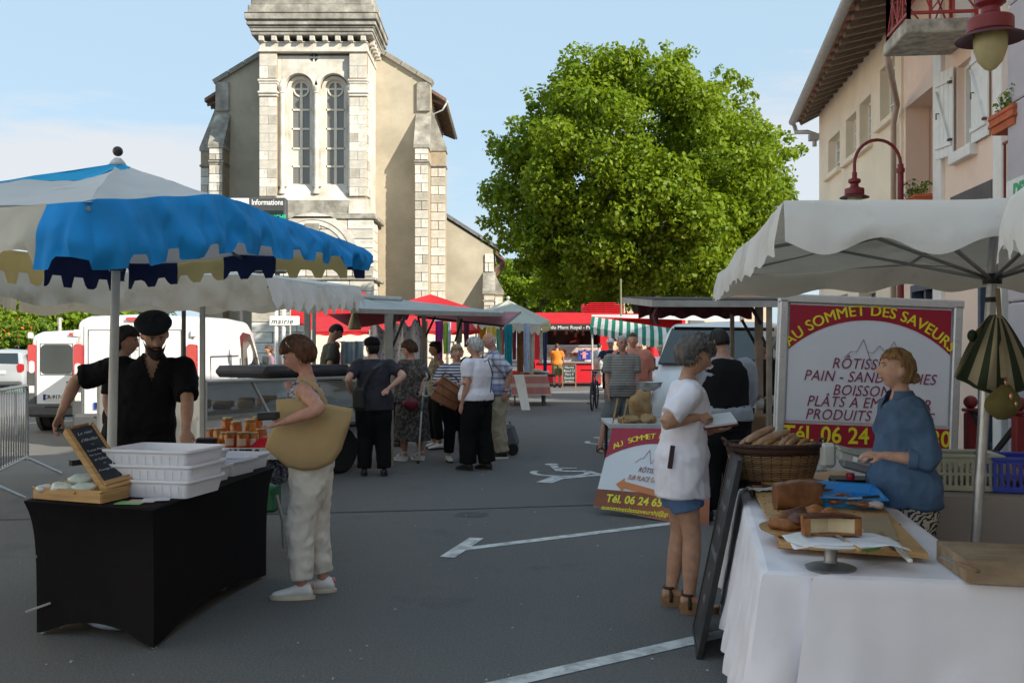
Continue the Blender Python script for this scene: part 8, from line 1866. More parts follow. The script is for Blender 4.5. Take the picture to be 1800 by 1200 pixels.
  q = MB(); q.tube([MH @ (V((px_,py_,pz_))*hs) for px_,py_,pz_ in ((-.024,.083,-.061),(-.010,.0955,-.0585),(0,.097,-.060),(.010,.0955,-.0585),(.024,.083,-.061))],[.0018*hs,.0045*hs,.005*hs,.0045*hs,.0018*hs],6); part('lips',q,lip,t,smooth=True,local=True)
 # ---- hair
 if hair:
  nu,nv = 56,36; rings = []; cut_ = hair.get('line',.045); vol = hair.get('vol',.012); lo = hair.get('low',-.06); curlf = hair.get('curl',0); style = hair.get('style','cap'); rngh = hair.get('freq',30)
  for j in range(nv+1):
   tt = math.pi*min(max(j/nv,.012),.988); rg = []
   for k in range(nu):
    a = 2*math.pi*k/nu; d = V((math.sin(tt)*math.cos(a),math.sin(tt)*math.sin(a),-math.cos(tt))); z = d.z*.118
    x_,y_ = d.x*.076,d.y*.094
    fr = d.y                                    # 1 ahead, -1 behind
    edge = lerp(lo,cut_,sstep(*hair.get('ear',(-.5,.42)),fr)) if style != 'ring' else -1
    on = sstep(edge-.012,edge+.012,z)
    if style == 'ring': on = sstep(-.07,-.05,z)*(1-sstep(.02,.04,z))*(1-sstep(.0,.3,fr))
    side_ = sstep(.55,.85,abs(d.x))*(fr > -.1)
    v_ = vol*(.7+.6*max(0,-fr)+.35*max(0,d.z))+hair.get('top',0)*max(0,d.z)+hair.get('back',0)*max(0,-fr)*(1-abs(d.z))
    n_ = noise.noise(d*rngh*.25+V((3,len(label),0)))*vol*.5+curlf*(noise.noise(d*7+V((9,1,0)))+.6*noise.noise(d*14))+.0022*noise.noise(V((d.x*40,d.y*40,d.z*8)))
    k_ = -.010 if on < .02 else lerp(-.008,v_+n_,on)
    if z < -.02 and d.y < 0: y_ *= 1-.25*(-z/.118)
    q = V((x_,y_,z)); rg.append(MH @ ((q+d*k_)*hs))
   rings.append(rg)
  q = MB(); q.loft(rings)
  if hair.get('bun'): bx_,by_,bz_,br_ = hair['bun']; q.ball(MH @ (V((bx_,by_,bz_))*hs),(br_*hs*.9,br_*hs,br_*hs),14,10)
  if detail and style != 'ring' and hair.get('curl',0) < .01:
   rs = random.Random(len(label))
   for i in range(230 if detail == 2 else 90):
    a = rs.uniform(-math.pi,math.pi); ce = lerp(lo,cut_,sstep(*hair.get('ear',(-.5,.42)),math.sin(a)))/.118; e0 = rs.uniform(.35,1.45); e1 = max(math.asin(max(-.95,min(.95,ce)))-.06,e0-1.5) ; pts = []
    for u in (0,.3,.6,.85,1):
     el = lerp(e0,e1,u); aa = a+.10*math.sin(u*3+i)*(1 if i % 2 else -1); d = V((math.cos(aa)*math.cos(el),math.sin(aa)*math.cos(el),math.sin(el))); y_ = d.y*.094*(1-.25*(-d.z) if d.z < -.17 and d.y < 0 else 1)
     v_ = vol*(.7+.6*max(0,-d.y)+.35*max(0,d.z))+hair.get('top',0)*max(0,d.z)+hair.get('back',0)*max(0,-d.y)*(1-abs(d.z)); pts.append(MH @ ((V((d.x*.076,y_,d.z*.118))+d*(v_*(1.02-.25*(u > .9))+.001))*hs))
    q.tube(pts,[.0012*hs,.0032*hs,.0034*hs,.0028*hs,.0006*hs],4)
  for i in range(hair.get('locks',0)):
   rg_ = random.Random(i*7+len(label)); a = rg_.uniform(0,6.28); el = rg_.uniform(-.35,1.3); d = V((math.cos(a)*math.cos(el),math.sin(a)*math.cos(el),math.sin(el)))
   if d.y > .12 and d.z < .42: continue
   p0_ = V((d.x*.076,d.y*.094,d.z*.118))+d*(vol*.8); cr2 = hair.get('lock',.016); tn = d.cross(V((rg_.gauss(0,1),rg_.gauss(0,1),rg_.gauss(0,1)))).normalized(); pts = [p0_+d*(cr2*.75*math.sin(u*3.1))+tn*(cr2*(1.3*u))+V((0,0,-cr2*.7*u*u)) for u in (0,.25,.5,.75,1)]
   q.tube([MH @ (p*hs) for p in pts],[.0035*hs,.0055*hs,.005*hs,.004*hs,.0012*hs],4)
  part('hair',q,hairm(hair['col']),t,smooth=True,local=True)
 if beard:
  q = MB(); q.grid(lambda u,v: (lambda a,z: MH @ (V((math.sin(a)*.076*(1.02-.33*max(0,-z/.118)**1.4)*1.06,math.cos(a)*.094*(1.04+.02*nz3((u*9,v*6,1)))+.010*math.exp(-(a/.35)**2)*(z < -.04),z-.016*v*math.cos(a)))*hs))(lerp(-1.45,1.45,u),lerp(lerp(-.005,-.070,max(0,math.cos(lerp(-1.45,1.45,u)))**.7),-.125,v)),30,14,th=None)
  q.tube([MH @ (V((px_,py_,pz_))*hs) for px_,py_,pz_ in ((-.034,.078,-.060),(-.020,.094,-.046),(0,.102,-.048),(.020,.094,-.046),(.034,.078,-.060))],.0045*hs,6)
  part('beard',q,hairm(beard),t,smooth=True,local=True)
 if glasses:
  q = MB()
  for sx in (-1,1):
   q.tube([MH @ (V((sx*.031+math.cos(a)*.019,.099-.006*abs(math.cos(a)),.006+math.sin(a)*.014))*hs) for a in [2*math.pi*k/14 for k in range(15)]],.0016*hs,5)
   q.tube([MH @ (V((sx*.050,.092,.010))*hs),MH @ (V((sx*.079,.02,.008))*hs)],.0016*hs,5)
  q.tube([MH @ (V((-.012,.102,.009))*hs),MH @ (V((.012,.102,.009))*hs)],.0016*hs,5); part('glasses',q,M['darkmetal'],t,local=True)
 # ---- clothes
 rg2 = lambda p_: 1-2.6*abs(noise.noise(p_)); wr_ = lambda f,a,sd_: (lambda c,n_: a*(.55*noise.noise(V((c.x*f*.6,c.y*f*.6,c.z*f*.35+sd_)))+.55*rg2(V((c.x*f*.75+c.z*2.2,c.y*f*.75,c.z*f*.6-c.x*2+sd_)))+.30*rg2(V((c.x*f*1.7,c.y*f*1.7+c.z*3,c.z*f*1.3+sd_+4)))-.2))
 if bottom:
  q = MB(); e = bottom.get('ease',.014); hem = bottom.get('hem',1.0); hw2 = bottom.get('hemr',.075)*s; kind_ = bottom.get('kind','pants')
  if kind_ == 'skirt':
   rr = []; zt2 = bottom.get('waist',1.06); zb2 = bottom['zb'];
   for i in range(9): z = lerp(zt2,zb2,i/8); c = sp(max(z,.93)) if z > .93 else pel+V((0,0,z*s-pel.z)); k_ = i/8; rr.append(ell(c,lerp(.145,bottom.get('rx',.20),k_**.6)*s*bw,lerp(.115,bottom.get('ry',.17),k_**.6)*s*bw,20))
   q.loft(rr)
  else:
   rr = []
   for z,rx,ry in ((bottom.get('waist',1.04),.150,.114),(.98,.160,.118),(.92,.172,.124),(.86,.165,.118)): rr.append(ell(sp(z)+V((0,.006,0)),(rx*s+.0)*bw+e,ry*s*bw+e+belly*.3,18,sq=.9))
   q.loft(rr[::-1])
   for i in (0,1):
    full = [hips[i]+V((0,0,.04)),hips[i]-V((0,0,.12*s)),kn[i],ank[i]+V((0,0,.01))]; fr_ = [.098*s*bw+e,.096*s*bw+e*1.3,lerp(.070*s,hw2,.45)*1.0+e,hw2]
    if hem >= 1: limb(q,full,fr_,6)
    else:
     c = hips[i].lerp(kn[i],hem/.5) if hem <= .5 else kn[i].lerp(ank[i],(hem-.5)/.5)
     if hem <= .5: limb(q,[full[0],full[1],c],[fr_[0],fr_[1],hw2],5)
     else: limb(q,[full[0],full[1],full[2],c],[fr_[0],fr_[1],fr_[2],hw2],5)
  me = remesh(q,max(vox,.011),3,.5,bottom.get('name','trousers')); displace(me,wr_(11,bottom.get('wrinkle',.007),3.0))
  part(bottom.get('name','trousers'),me,bottom['mat'],t,local=True)
 if top:
  q = MB(); e = top.get('ease',.016); zb2 = top.get('zb',.90); fl = top.get('flare',.0); rr = []; neckz = top.get('neckz',1.475)
  zz2 = [zb2]+[z for z in (.86,.93,1.0,1.08,1.16,1.25,1.33,1.40) if z > zb2+.02]+[1.45,neckz]
  def prof(z):
   for (za_,rxa,rya),(zb3,rxb,ryb) in zip(tors,tors[1:]):
    if za_ <= z <= zb3: k_ = (z-za_)/(zb3-za_); return lerp(rxa,rxb,k_),lerp(rya,ryb,k_)
   return (tors[0][1],tors[0][2]) if z < tors[0][0] else (tors[-1][1],tors[-1][2])
  wl = top.get('box',.55)       # 0 follows the waist, 1 hangs straight from the chest
  for z in zz2:
   rx,ry = prof(z);
   if z < 1.30: rx = lerp(rx,max(rx,.160 if not fem else .150),wl); ry = lerp(ry,max(ry,.120),wl)
   k_ = max(0,(1.2-z)/.4); c = (sp(z) if z > .9 else pel+V((0,0,z*s-pel.z)));
   if z < .9: rx,ry = max(rx,.165),max(ry,.122)
   cc = c+V((0,.008+belly*.5*math.exp(-((z-1.07)/.12)**2),0)); ee = e if z < 1.42 else e*.5
   lw = 1-sstep(1.0,1.10,z) if bottom and bottom.get('kind') != 'skirt' else 0; eb = bottom.get('ease',.014)+bottom.get('wrinkle',.007) if bottom else 0
   rxm,rym = (.088*s+.098*s*bw+eb+.012),(.112*s*bw+eb+.016+belly*.3)
   rx = max(rx,(rxm*lw-ee-fl*k_)/(s*bw)); ry = max(ry,(rym*lw-ee-fl*k_)/(s*bw))
   ring_ = ell(cc,rx*s*bw+ee+fl*k_,ry*s*bw+ee+fl*k_+belly*.5*math.exp(-((z-1.07)/.14)**2),20,sq=.9); rr.append([c+tw @ (p-c) if z > 1.1 else p for p in ring_])
  q.loft(rr)
  if fem or bust:
   for sd in (-1,1): c = sp(1.27)+tw @ V((sd*.066*s,.078*s*bw,0)); q.ball(c,(.066*s+e*.4,.058*s+e*.6,.060*s),12,8)
  sl = top.get('sleeve',.8); sr = top.get('sr',.062)*s
  for i in (0,1):
   st_ = [sp(1.39)+tw @ V(((-1,1)[i]*.10*s,0,0)),shl[i]+V((0,0,.004))]; r0 = [.070*s,.066*s*bw**.6+e*.5]
   if sl <= 0: q.ball(shl[i]-(shl[i]-sp(1.40))*.28+V((0,0,.005)),(.058*s,.064*s,.062*s),12,8); continue
   if sl <= 1: limb(q,st_+[shl[i].lerp(elb[i],sl)],r0+[sr],6)
   else: limb(q,st_+[elb[i],elb[i].lerp(wri[i],sl-1)],r0+[lerp(sr,.052*s,.5)+.004,top.get('cuff',.045)*s],6)
  me = remesh(q,max(vox,.010),3,.5,top.get('name','shirt')); displace(me,wr_(10,top.get('wrinkle',.008),1.0))
  if top.get('vneck'):
   dz,hw3 = top['vneck']; nz_ = 1.478*s+(neck.z-1.475*s)
   cut(me,lambda c: c.y > neck.y-.015 and c.z > nz_-dz and abs((tw.inverted() @ (c-neck)).x-0) < hw3*(c.z-(nz_-dz))/dz+.002)
  o = part(top.get('name','shirt'),me,top['mat'],t,local=True)
  if top.get('collar'):
   q = MB(); cz = neck+V((0,.0,.0))
   def cf(u,v):
    a = lerp(-2.45,2.45,u)+math.pi*1.5; rr2 = (.068+.024*v)*s; fr = max(0,math.sin(a)); return cz+V((math.cos(a)*rr2*(1+.0*fr),math.sin(a)*rr2*1.0+.005,(.022-.042*v)*s-.0))
   q.grid(lambda u,v: (lambda p: V((p.x,2*cz.y-p.y+.012,p.z)))(cf(u,v)) if False else cf(u,v),24,5); part('collar',q,top['collar'],o,smooth=True,local=True)
 if shoes:
  for i in (0,1):
   a,fd = ank[i],fdir[i]; fx = V((fd.y,-fd.x,0)); zb4 = a.z-.085*s; g0 = V((a.x,a.y,zb4))
   if shoes.get('closed',True):
    q = MB(); rr = [];
    for u,hw,hh in ((-.075,.026,.055),(-.06,.036,.085),(-.02,.040,.105),(.03,.041,.090),(.08,.046,.066),(.13,.050,.050),(.175,.044,.038),(.20,.028,.026)):
     c = g0+fd*u*s+V((0,0,.012)); rr.append([c+fx*math.cos(b)*hw*s+V((0,0,hh*s*(.5+.5*math.sin(b)))) for b in [2*math.pi*k/14 for k in range(14)]])
    q.loft(rr); sh_ = part('shoe',remesh(q,.009 if detail == 2 else .014,2,.5,'shoe'),shoes['mat'],t,local=True)
    q = MB(); rr = []
    for z_,k_ in ((0,1.04),(.02,1.06),(.026,.98)): rr.append([g0+V((0,0,z_))+fd*(.062*s+math.cos(b)*.145*s*k_)+fx*math.sin(b)*(.044+.008*math.cos(b))*s*k_ for b in [2*math.pi*k/24 for k in range(24)]])
    q.loft(rr); part('sole',q,shoes.get('sole',M['rubber']),sh_,smooth=40,local=True)
    if shoes.get('accent'): q = MB(); q.box(g0+fd*-.068*s+V((0,0,.078*s)),(.034*s,.024*s,.045*s),Matrix.Rotation(math.atan2(fd.y,fd.x)-math.pi/2,3,'Z'),.008); part('heel_tab',q,shoes['accent'],sh_,smooth=True,local=True)
   else:
    ht = shoes.get('heel',0); q = MB(); rr = []
    for k2,(z_,k_) in enumerate(((0,.98),(.012+ht*.9,1.02),(.018+ht,1.0))):
     rr.append([g0+fd*(.065*s+math.cos(b)*.128*s*k_)+fx*math.sin(b)*(.043+.006*math.cos(b))*s*k_+V((0,0,z_*(1 if math.cos(b) < .2 else .62) if z_ else 0)) for b in [2*math.pi*k/28 for k in range(28)]])
    q.loft(rr); sh_ = part('sandal',q,shoes.get('sole',M['woodbrown']),t,smooth=40,local=True); q = MB()
    for u,hh,w_ in ((.115,.052,.046),(.085,.062,.045),(-.005,.115,.040)):
     c = g0+fd*u*s+V((0,0,ht*.62+.004)); q.tube([c+fx*math.cos(b)*(w_+.004)*s+V((0,0,hh*s*math.sin(b))) for b in [math.pi*k/12 for k in range(13)]],.011*s,6,sq=.6)
    c = g0+V((0,0,ht+.075*s)); q.tube([c+fx*math.cos(b)*.040*s+fd*math.sin(b)*-.045*s for b in [math.pi*k/10-.3 for k in range(13)]],.009*s,6); part('strap',q,shoes['mat'],sh_,smooth=True,local=True)
 return B_
def plaidm(name,base,c1,c2,per):
 m,n,b,L = _nodes(name); t = n.nodes.new('ShaderNodeTexCoord'); s = n.nodes.new('ShaderNodeSeparateXYZ'); L.new(t.outputs['Object'],s.inputs[0]); out = None
 for ax_,ph in ((0,.1),(2,.3),(1,.2)):
  a = N(n,'ShaderNodeMath',operation='MULTIPLY_ADD'); L.new(s.outputs[ax_],a.inputs[0]); a.inputs[1].default_value = 1/per; a.inputs[2].default_value = 50+ph
  f = N(n,'ShaderNodeMath',operation='FRACT'); L.new(a.outputs[0],f.inputs[0])
  g1 = N(n,'ShaderNodeMath',operation='LESS_THAN'); L.new(f.outputs[0],g1.inputs[0]); g1.inputs[1].default_value = .36
  h = N(n,'ShaderNodeMath',operation='MULTIPLY'); L.new(g1.outputs[0],h.inputs[0]); h.inputs[1].default_value = .55 if ax_ != 1 else .25
  out = mixc(n,h.outputs[0],out if out else base,c1)
 L.new(out,b.inputs['Base Color']); b.inputs['Roughness'].default_value = .85; bump(n,b,tex(n,90),.1,.003); MATS[name] = m; return m
def zebram(name):
 m,n,b,L = _nodes(name); t = n.nodes.new('ShaderNodeTexCoord'); v = n.nodes.new('ShaderNodeTexWave'); v.wave_type = 'BANDS'; v.bands_direction = 'DIAGONAL'; v.inputs['Scale'].default_value = 16; v.inputs['Distortion'].default_value = 16; v.inputs['Detail'].default_value = 2.5; v.inputs['Detail Scale'].default_value = .9
 L.new(t.outputs['Object'],v.inputs[0]); L.new(mixc(n,ramp(n,v.outputs['Fac'],.44,.52),(.03,.028,.026),(.55,.50,.42)),b.inputs['Base Color']); b.inputs['Roughness'].default_value = .85; return m
def cloth(name,c,**k): return mat(name,c,k.pop('rough',.88),k.pop('var',.10),k.pop('scale',5),k.pop('bmp',.25),k.pop('bscale',120),dist=.002,fold=k.pop('fold',.45),fscale=8,fdist=.014,**k)
blackc = cloth('black_cotton',(.0085,.008,.0085),spec=.15); blackt = cloth('black_trouser_cloth',(.008,.008,.009),spec=.15); whitec = cloth('white_cotton',(.84,.80,.86),var=.03)
leather_b = mat('black_leather',(.02,.018,.017),.45,.2,12,.1); wshoe = mat('white_leather',(.74,.74,.74),.45,.04,8,.05)
# ---- woman with the tan bag
w1 = person('woman in sleeveless patterned top and cream trousers holding a black wallet',-1.27,6.30,93,1.635,skin='ruddy',fem=True,build=1.06,lean=(0,.03),head=(4,-22),hands=(tuple(P(497,742,5.93)),tuple(P(521,700,6.40))),hint=((-1.3,-.9,-.6),(.5,-.6,-.8)),feet=((-.085,.05),(.095,-.07)),detail=2,bust=1,
 palm=((0,0,1),(-.5,0,.6)),curl=(.35,.7),top=dict(mat=blotchm('navy_floral',[(.05,.05,.10),(.42,.42,.46),(.10,.10,.16),(.35,.33,.36)],34,thr=(.48,.53)),sleeve=0,zb=.93,ease=.016,neckz=1.44,wrinkle=.010,name='top'),
 bottom=dict(mat=cloth('cream_linen',(.74,.69,.62),var=.05,bscale=60),hem=.94,hemr=.074,ease=.020,wrinkle=.017,waist=1.0),shoes=dict(mat=wshoe,sole=mat('cream_sole',(.55,.47,.36),.6),accent=mat('pink_leather',(.55,.20,.20),.5)),hair=dict(col='auburn',vol=.020,line=.050,low=-.060,top=.018,back=.020,curl=.006,locks=70,lock=.018,ear=(-.35,.25)))
q = MB(); q.tube([w1.MH @ (V((math.cos(a)*.088,.02+math.sin(a)*.02,.06+math.sin(a)*.075))*w1.hs) for a in [math.pi*k/14 for k in range(15)]],.0035,6); part('sunglasses_band',q,mat('band_white',(.6,.58,.55),.3),w1.t,local=True)
q = MB(); q.ball(w1.MH @ (V((-.085,-.008,-.045))*w1.hs),(.004,.004,.011),6,5); part('earring',q,mat('gold',(.6,.42,.12),.3,metal=1),w1.t,local=True)
tg = thing('tote_bag','large tan canvas tote bag on the shoulder of the woman with cream trousers','bag',tuple(P(545,760,6.05))); tanm = cloth('tan_canvas',(.46,.32,.155),var=.10,scale=3,bscale=90)
oL = [(488,704),(513,702),(540,706),(580,713),(617,720),(609,752),(597,790),(582,813),(558,823),(533,825),(505,818),(470,786),(476,764),(490,742)]
mb = MB(); cB = (545,765)
for dd,k_ in ((-.010,1.0),): pass
rings = []
for v_,yo in ((0,-.00),(.33,-.055),(.66,-.075),(1,-.05)):
 pass
def bagr(k_,d): return [P(cB[0]+(px-cB[0])*k_*1.05,cB[1]+(py-cB[1])*k_*1.03-(6*(1-k_)),6.08)+V((0,d+.006*nz3((px*.05,py*.05,d*9)),0)) for px,py in oL]
ctr_f = P(cB[0],cB[1],6.04)+V((0,-.075,0));
mb.loft([bagr(.25,-.040),bagr(.6,-.036),bagr(.88,-.026),bagr(1.0,-.008),bagr(1.0,.02),bagr(.9,.04),bagr(.5,.05)]);
me = mb.mesh('pouch',tanm,True); part('pouch',me,None,tg)
mb = MB(); mb.tube([P(px,py,6.09)+V((0,d,0)) for px,py,d in ((470,782,.02),(500,795,-.03),(545,806,-.03),(583,812,.02))],.0045,5); mb.tube([P(px,py,6.09)+V((0,d,0)) for px,py,d in ((612,722,.02),(602,755,-.0),(583,812,.02))],.0045,5); mb.tube([P(px,py,6.09)+V((0,d,0)) for px,py,d in ((488,705,.0),(540,707,-.022),(580,714,-.018),(617,721,.02))],.005,5); part('seam',mb,tanm,tg,smooth=True)
def strap(pts,w_,name='strap',m_=None,par=None,th=.006):
 q = MB(); pts = [V(p) for p in pts]; rg = []
 for i,p in enumerate(pts):
  d = (pts[min(i+1,len(pts)-1)]-pts[max(i-1,0)]).normalized(); sd_ = d.cross(V((0,1,0))); sd_ = sd_.normalized() if sd_.length > .1 else V((1,0,0)); n_ = sd_.cross(d)
  rg.append([p+sd_*w_/2+n_*th/2,p-sd_*w_/2+n_*th/2,p-sd_*w_/2-n_*th/2,p+sd_*w_/2-n_*th/2])
 q.loft(rg); return part(name,q,m_,par,smooth=30)
sh_ = w1.W @ w1.sh[0]
strap([P(522,712,6.07),P(524,690,6.08),P(531,672,6.12),sh_+V((-.03,.0,.075)),sh_+V((.02,.0,.078)),P(560,684,6.10),P(570,704,6.08),P(576,722,6.07)],.026,m_=tanm,par=tg)
wl_ = thing('wallet','black wallet held in the hand of the woman with the tan bag','wallet',tuple(P(472,735,5.9))); mb = MB(); mb.box(P(472,731,5.92),(.125,.075,.045),Matrix.Rotation(R(-3),3,'Y'),.008); part('case',mb,leather_b,wl_)
# ---- woman with the notebook
w2 = person('grey curly haired woman in a long white blouse and denim shorts writing in a notebook',1.005,5.96,-88,1.635,skin='tan',fem=True,build=1.06,lean=(0,.045),head=(-6,-20),hands=(tuple(P(1252,757,6.03)),tuple(P(1226,733,5.80))),hint=((-.5,-.8,-.9),(.35,-.7,-1)),feet=((-.10,-.04),(.095,.04)),detail=2,bust=1,
 palm=((0,0,1),(0,.5,-.6)),curl=(.35,1.15),top=dict(mat=whitec,sleeve=.74,sr=.074,zb=.73,ease=.020,flare=.016,wrinkle=.012,box=.55,name='blouse',vneck=(.11,.05)),bottom=dict(mat=cloth('denim_blue',(.10,.17,.32),var=.2,scale=9,bscale=200),hem=.30,hemr=.106,ease=.022,wrinkle=.004,name='shorts'),
 shoes=dict(closed=False,mat=mat('dark_brown_leather',(.045,.022,.014),.5),sole=mat('cork_sole',(.22,.12,.06),.7,.2,30),heel=.045),hair=dict(col='grey',vol=.024,line=.052,low=-.075,curl=.014,top=.020,back=.030,locks=360,lock=.026,freq=60,ear=(-.30,.22)))
q = MB(); c = w2.MH @ (V((.082,-.006,-.058))*w2.hs); q.tube([c+V((.0,math.cos(a)*.020,math.sin(a)*.022)) for a in [2*math.pi*k/16 for k in range(17)]],.0022,5,cap=False); part('hoop_earring',q,mat('gold',(.6,.42,.12),.3,metal=1),w2.t,smooth=True,local=True)
q = MB(); c = P(1180,803,5.755); q.box(c,(.028,.012,.135),Matrix.Rotation(R(8),3,'Y'),.003); part('pocket_trim',q,mat('dark_trim',(.05,.03,.03),.8),w2.t)
q = MB(); q.ball(P(1230,823,5.80),(.009,.006,.009),8,6); q.ball(P(1221,718,5.83),(.007,.006,.012),8,6); part('button',q,leather_b,w2.t)
nb = thing('notebook','open notebook with dark red cover held by the woman in the white blouse','notebook',tuple(P(1258,741,5.9))); mb = MB(); Mn = Matrix.Rotation(R(14),3,'X') @ Matrix.Rotation(R(-8),3,'Y'); c = P(1262,741,5.90); mb.box(c,(.20,.20,.010),Mn); part('cover',mb,mat('dark_red_cover',(.13,.025,.03),.6),nb); mb = MB(); mb.box(c+V((0,0,.012)),(.19,.19,.012),Mn); part('pages',mb,MATS['white_paper'],nb)
mb = MB(); mb.tube([P(1222,712,5.80),P(1238,738,5.84)],.004,6); single('pen',mb,mat('pink_pen',(.7,.04,.30),.4),'bright pink pen in the fist of the woman in the white blouse','pen')
# ---- seller
w3 = person('smiling blond seller in an open denim shirt and zebra print trousers facing left',2.03,5.12,92,1.575,skin='fair',fem=True,build=.95,lean=(0,.03),head=(0,5),hands=(tuple(P(1552,800,4.98)),tuple(P(1546,795,5.22))),hint=((-.3,-.9,-.7),(.3,-.9,-.9)),feet=((-.1,0),(.1,-.03)),detail=2,bust=1,belly=.02,
 palm=((0,.3,-1),(0,-.3,-1)),curl=(.7,.7),top=dict(mat=cloth('chambray',(.075,.14,.25),var=.25,scale=7,bscale=180),sleeve=1.42,sr=.074,cuff=.050,zb=.845,ease=.022,flare=.016,wrinkle=.014,box=.8,name='denim_shirt',vneck=(.07,.04),collar=cloth('chambray_collar',(.085,.15,.27),bscale=180)),bottom=dict(mat=zebram('zebra_print'),hem=.97,hemr=.11,ease=.03,wrinkle=.012),
 shoes=dict(mat=leather_b),hair=dict(col='blond',vol=.010,line=.058,low=-.070,back=.012,bun=(0,-.118,-.045,.034),locks=30,lock=.014,ear=(-.30,.20)))
q = MB(); e_ = V(w3.elb[0]).lerp(w3.wri[0],.40); d_ = (w3.wri[0]-w3.elb[0]).normalized(); q.tube([e_-d_*.02,e_+d_*.02],.052,14); part('rolled_cuff',q,MATS['chambray_collar'],w3.t,smooth=40,local=True)
# ---- bereted man
w4 = person('bearded man in black short sleeved shirt and black beret leaning over the black table',-2.62,7.0,194,1.80,skin='tan',build=1.15,lean=(-.11,.17),head=(14,-30,0,4),hands=(tuple(P(328,765,6.55)),tuple(P(106,728,6.72))),hint=((-.9,-.4,-.1),(1,-.3,-.1)),feet=((-.13,-.08),(.13,0)),detail=2,belly=.03,
 palm=((0,0,-1),(.6,-.2,-.6)),curl=(.35,.7),top=dict(mat=blackc,sleeve=.86,sr=.078,zb=.80,ease=.028,flare=.02,wrinkle=.017,box=.9,vneck=(.17,.055),collar=blackc),bottom=dict(mat=blackt,ease=.02),shoes=dict(mat=leather_b),hair=dict(col='dark',vol=.008,line=.05,low=-.05),beard='dark')
bt_ = thing('beret','black flat beret worn by the bearded man','beret',tuple(w4.W @ w4.MH @ V((0,0,.1)))); q = MB(); Mb = w4.W @ w4.MH
rg = []
for z_,rx_,ry_ in ((.048,.086,.106),(.064,.090,.108),(.074,.112,.128),(.092,.124,.140),(.112,.112,.126),(.124,.07,.08),(.129,.01,.01)): rg.append([Mb @ V((math.cos(a)*rx_+.012*(z_ > .07),math.sin(a)*ry_-.008+.010*(z_ > .07),z_-.012*math.sin(a)*(z_ > .07)-.012*math.cos(a)*(z_ > .07)+.004*nz3((math.cos(a)*2,math.sin(a)*2,z_*9)))) for a in [2*math.pi*k/28 for k in range(28)]])
q.loft(rg); part('crown',q,cloth('black_felt',(.010,.010,.012)),bt_,smooth=True)
# ---- man behind him
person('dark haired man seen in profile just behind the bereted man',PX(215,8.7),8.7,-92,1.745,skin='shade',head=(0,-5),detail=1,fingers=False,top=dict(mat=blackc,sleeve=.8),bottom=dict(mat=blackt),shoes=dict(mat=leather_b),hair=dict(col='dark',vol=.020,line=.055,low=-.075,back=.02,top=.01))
# ---- centre group
w6 = person('woman in black with black and beige cap seen from behind, hand on hip',PX(657,12.2),12.2,8,1.69,skin='fair',fem=True,build=1.20,head=(38,0),hands=(tuple(P(617,688,12.15)),tuple(P(683,683,12.05))),hint=((-.5,-1,-.2),(1,-.5,.0)),feet=((-.12,0),(.13,-.04)),detail=1,palm=(None,(0,-1,0)),curl=(.5,1.0),
 top=dict(mat=cloth('charcoal_tee',(.035,.033,.045)),sleeve=.72,sr=.072,zb=.83,ease=.032,wrinkle=.012,box=.95),bottom=dict(mat=blackt,hemr=.092,ease=.024,wrinkle=.008),shoes=dict(mat=leather_b),hair=dict(col='dark',vol=.012,line=.03,low=-.085))
cpt = thing('cap','black and beige baseball cap on the woman with her back turned','cap',tuple(w6.W @ w6.MH @ V((0,0,.1)))); q = MB(); Mb = w6.W @ w6.MH
q.loft([[Mb @ V((math.cos(a)*r_*.083,math.sin(a)*r_*.101,z_)) for a in [2*math.pi*k/22 for k in range(22)]] for z_,r_ in ((.028,1.06),(.06,1.10),(.10,.98),(.128,.62),(.138,.05))]); part('crown',q,blackc,cpt,smooth=True)
q = MB(); q.loft([[Mb @ V((math.cos(a)*r_*.086,.012+math.sin(a)*r_*.104,z_)) for a in [math.pi*.12+math.pi*.76*k/14 for k in range(15)]] for z_,r_ in ((.045,1.07),(.09,1.03),(.12,.75))],cap=False); part('front_panel',q,mat('beige_mesh',(.42,.38,.33),.8),cpt,smooth=True)
q = MB(); q.grid(lambda u,v: Mb @ V((math.cos(lerp(.12,.88,u)*math.pi)*.082*(1+.1*v),math.sin(lerp(.12,.88,u)*math.pi)*(.098+.075*v),.034-.012*v)),14,4,th=(0,0,.004)); part('brim',q,mat('grey_brim',(.20,.19,.20),.8),cpt,smooth=True)
hbag = thing('shoulder_bag','black shoulder bag at the left hip of the woman in black','bag',tuple(P(628,690,12.0))); q = MB(); q.box(P(632,700,12.02),(.14,.22,.26),bev=.03); part('pouch',q,leather_b,hbag); sR,sL = w6.W @ w6.sh[1],w6.W @ w6.sh[0]
strap([sR+V((-.06,0,.075)),sR+V((-.08,-.10,.03)),P(655,648,11.98),P(642,668,11.98),P(634,690,11.96)],.035,m_=leather_b,par=hbag); strap([sR+V((-.06,0,.075)),sR+V((-.08,.10,.03)),P(655,648,12.4),P(634,690,12.2)],.035,m_=leather_b,par=hbag)
dress = blotchm('dark_leafy_print',[(.045,.042,.038),(.17,.155,.13),(.08,.035,.035),(.11,.12,.10)],22,thr=(.50,.55))
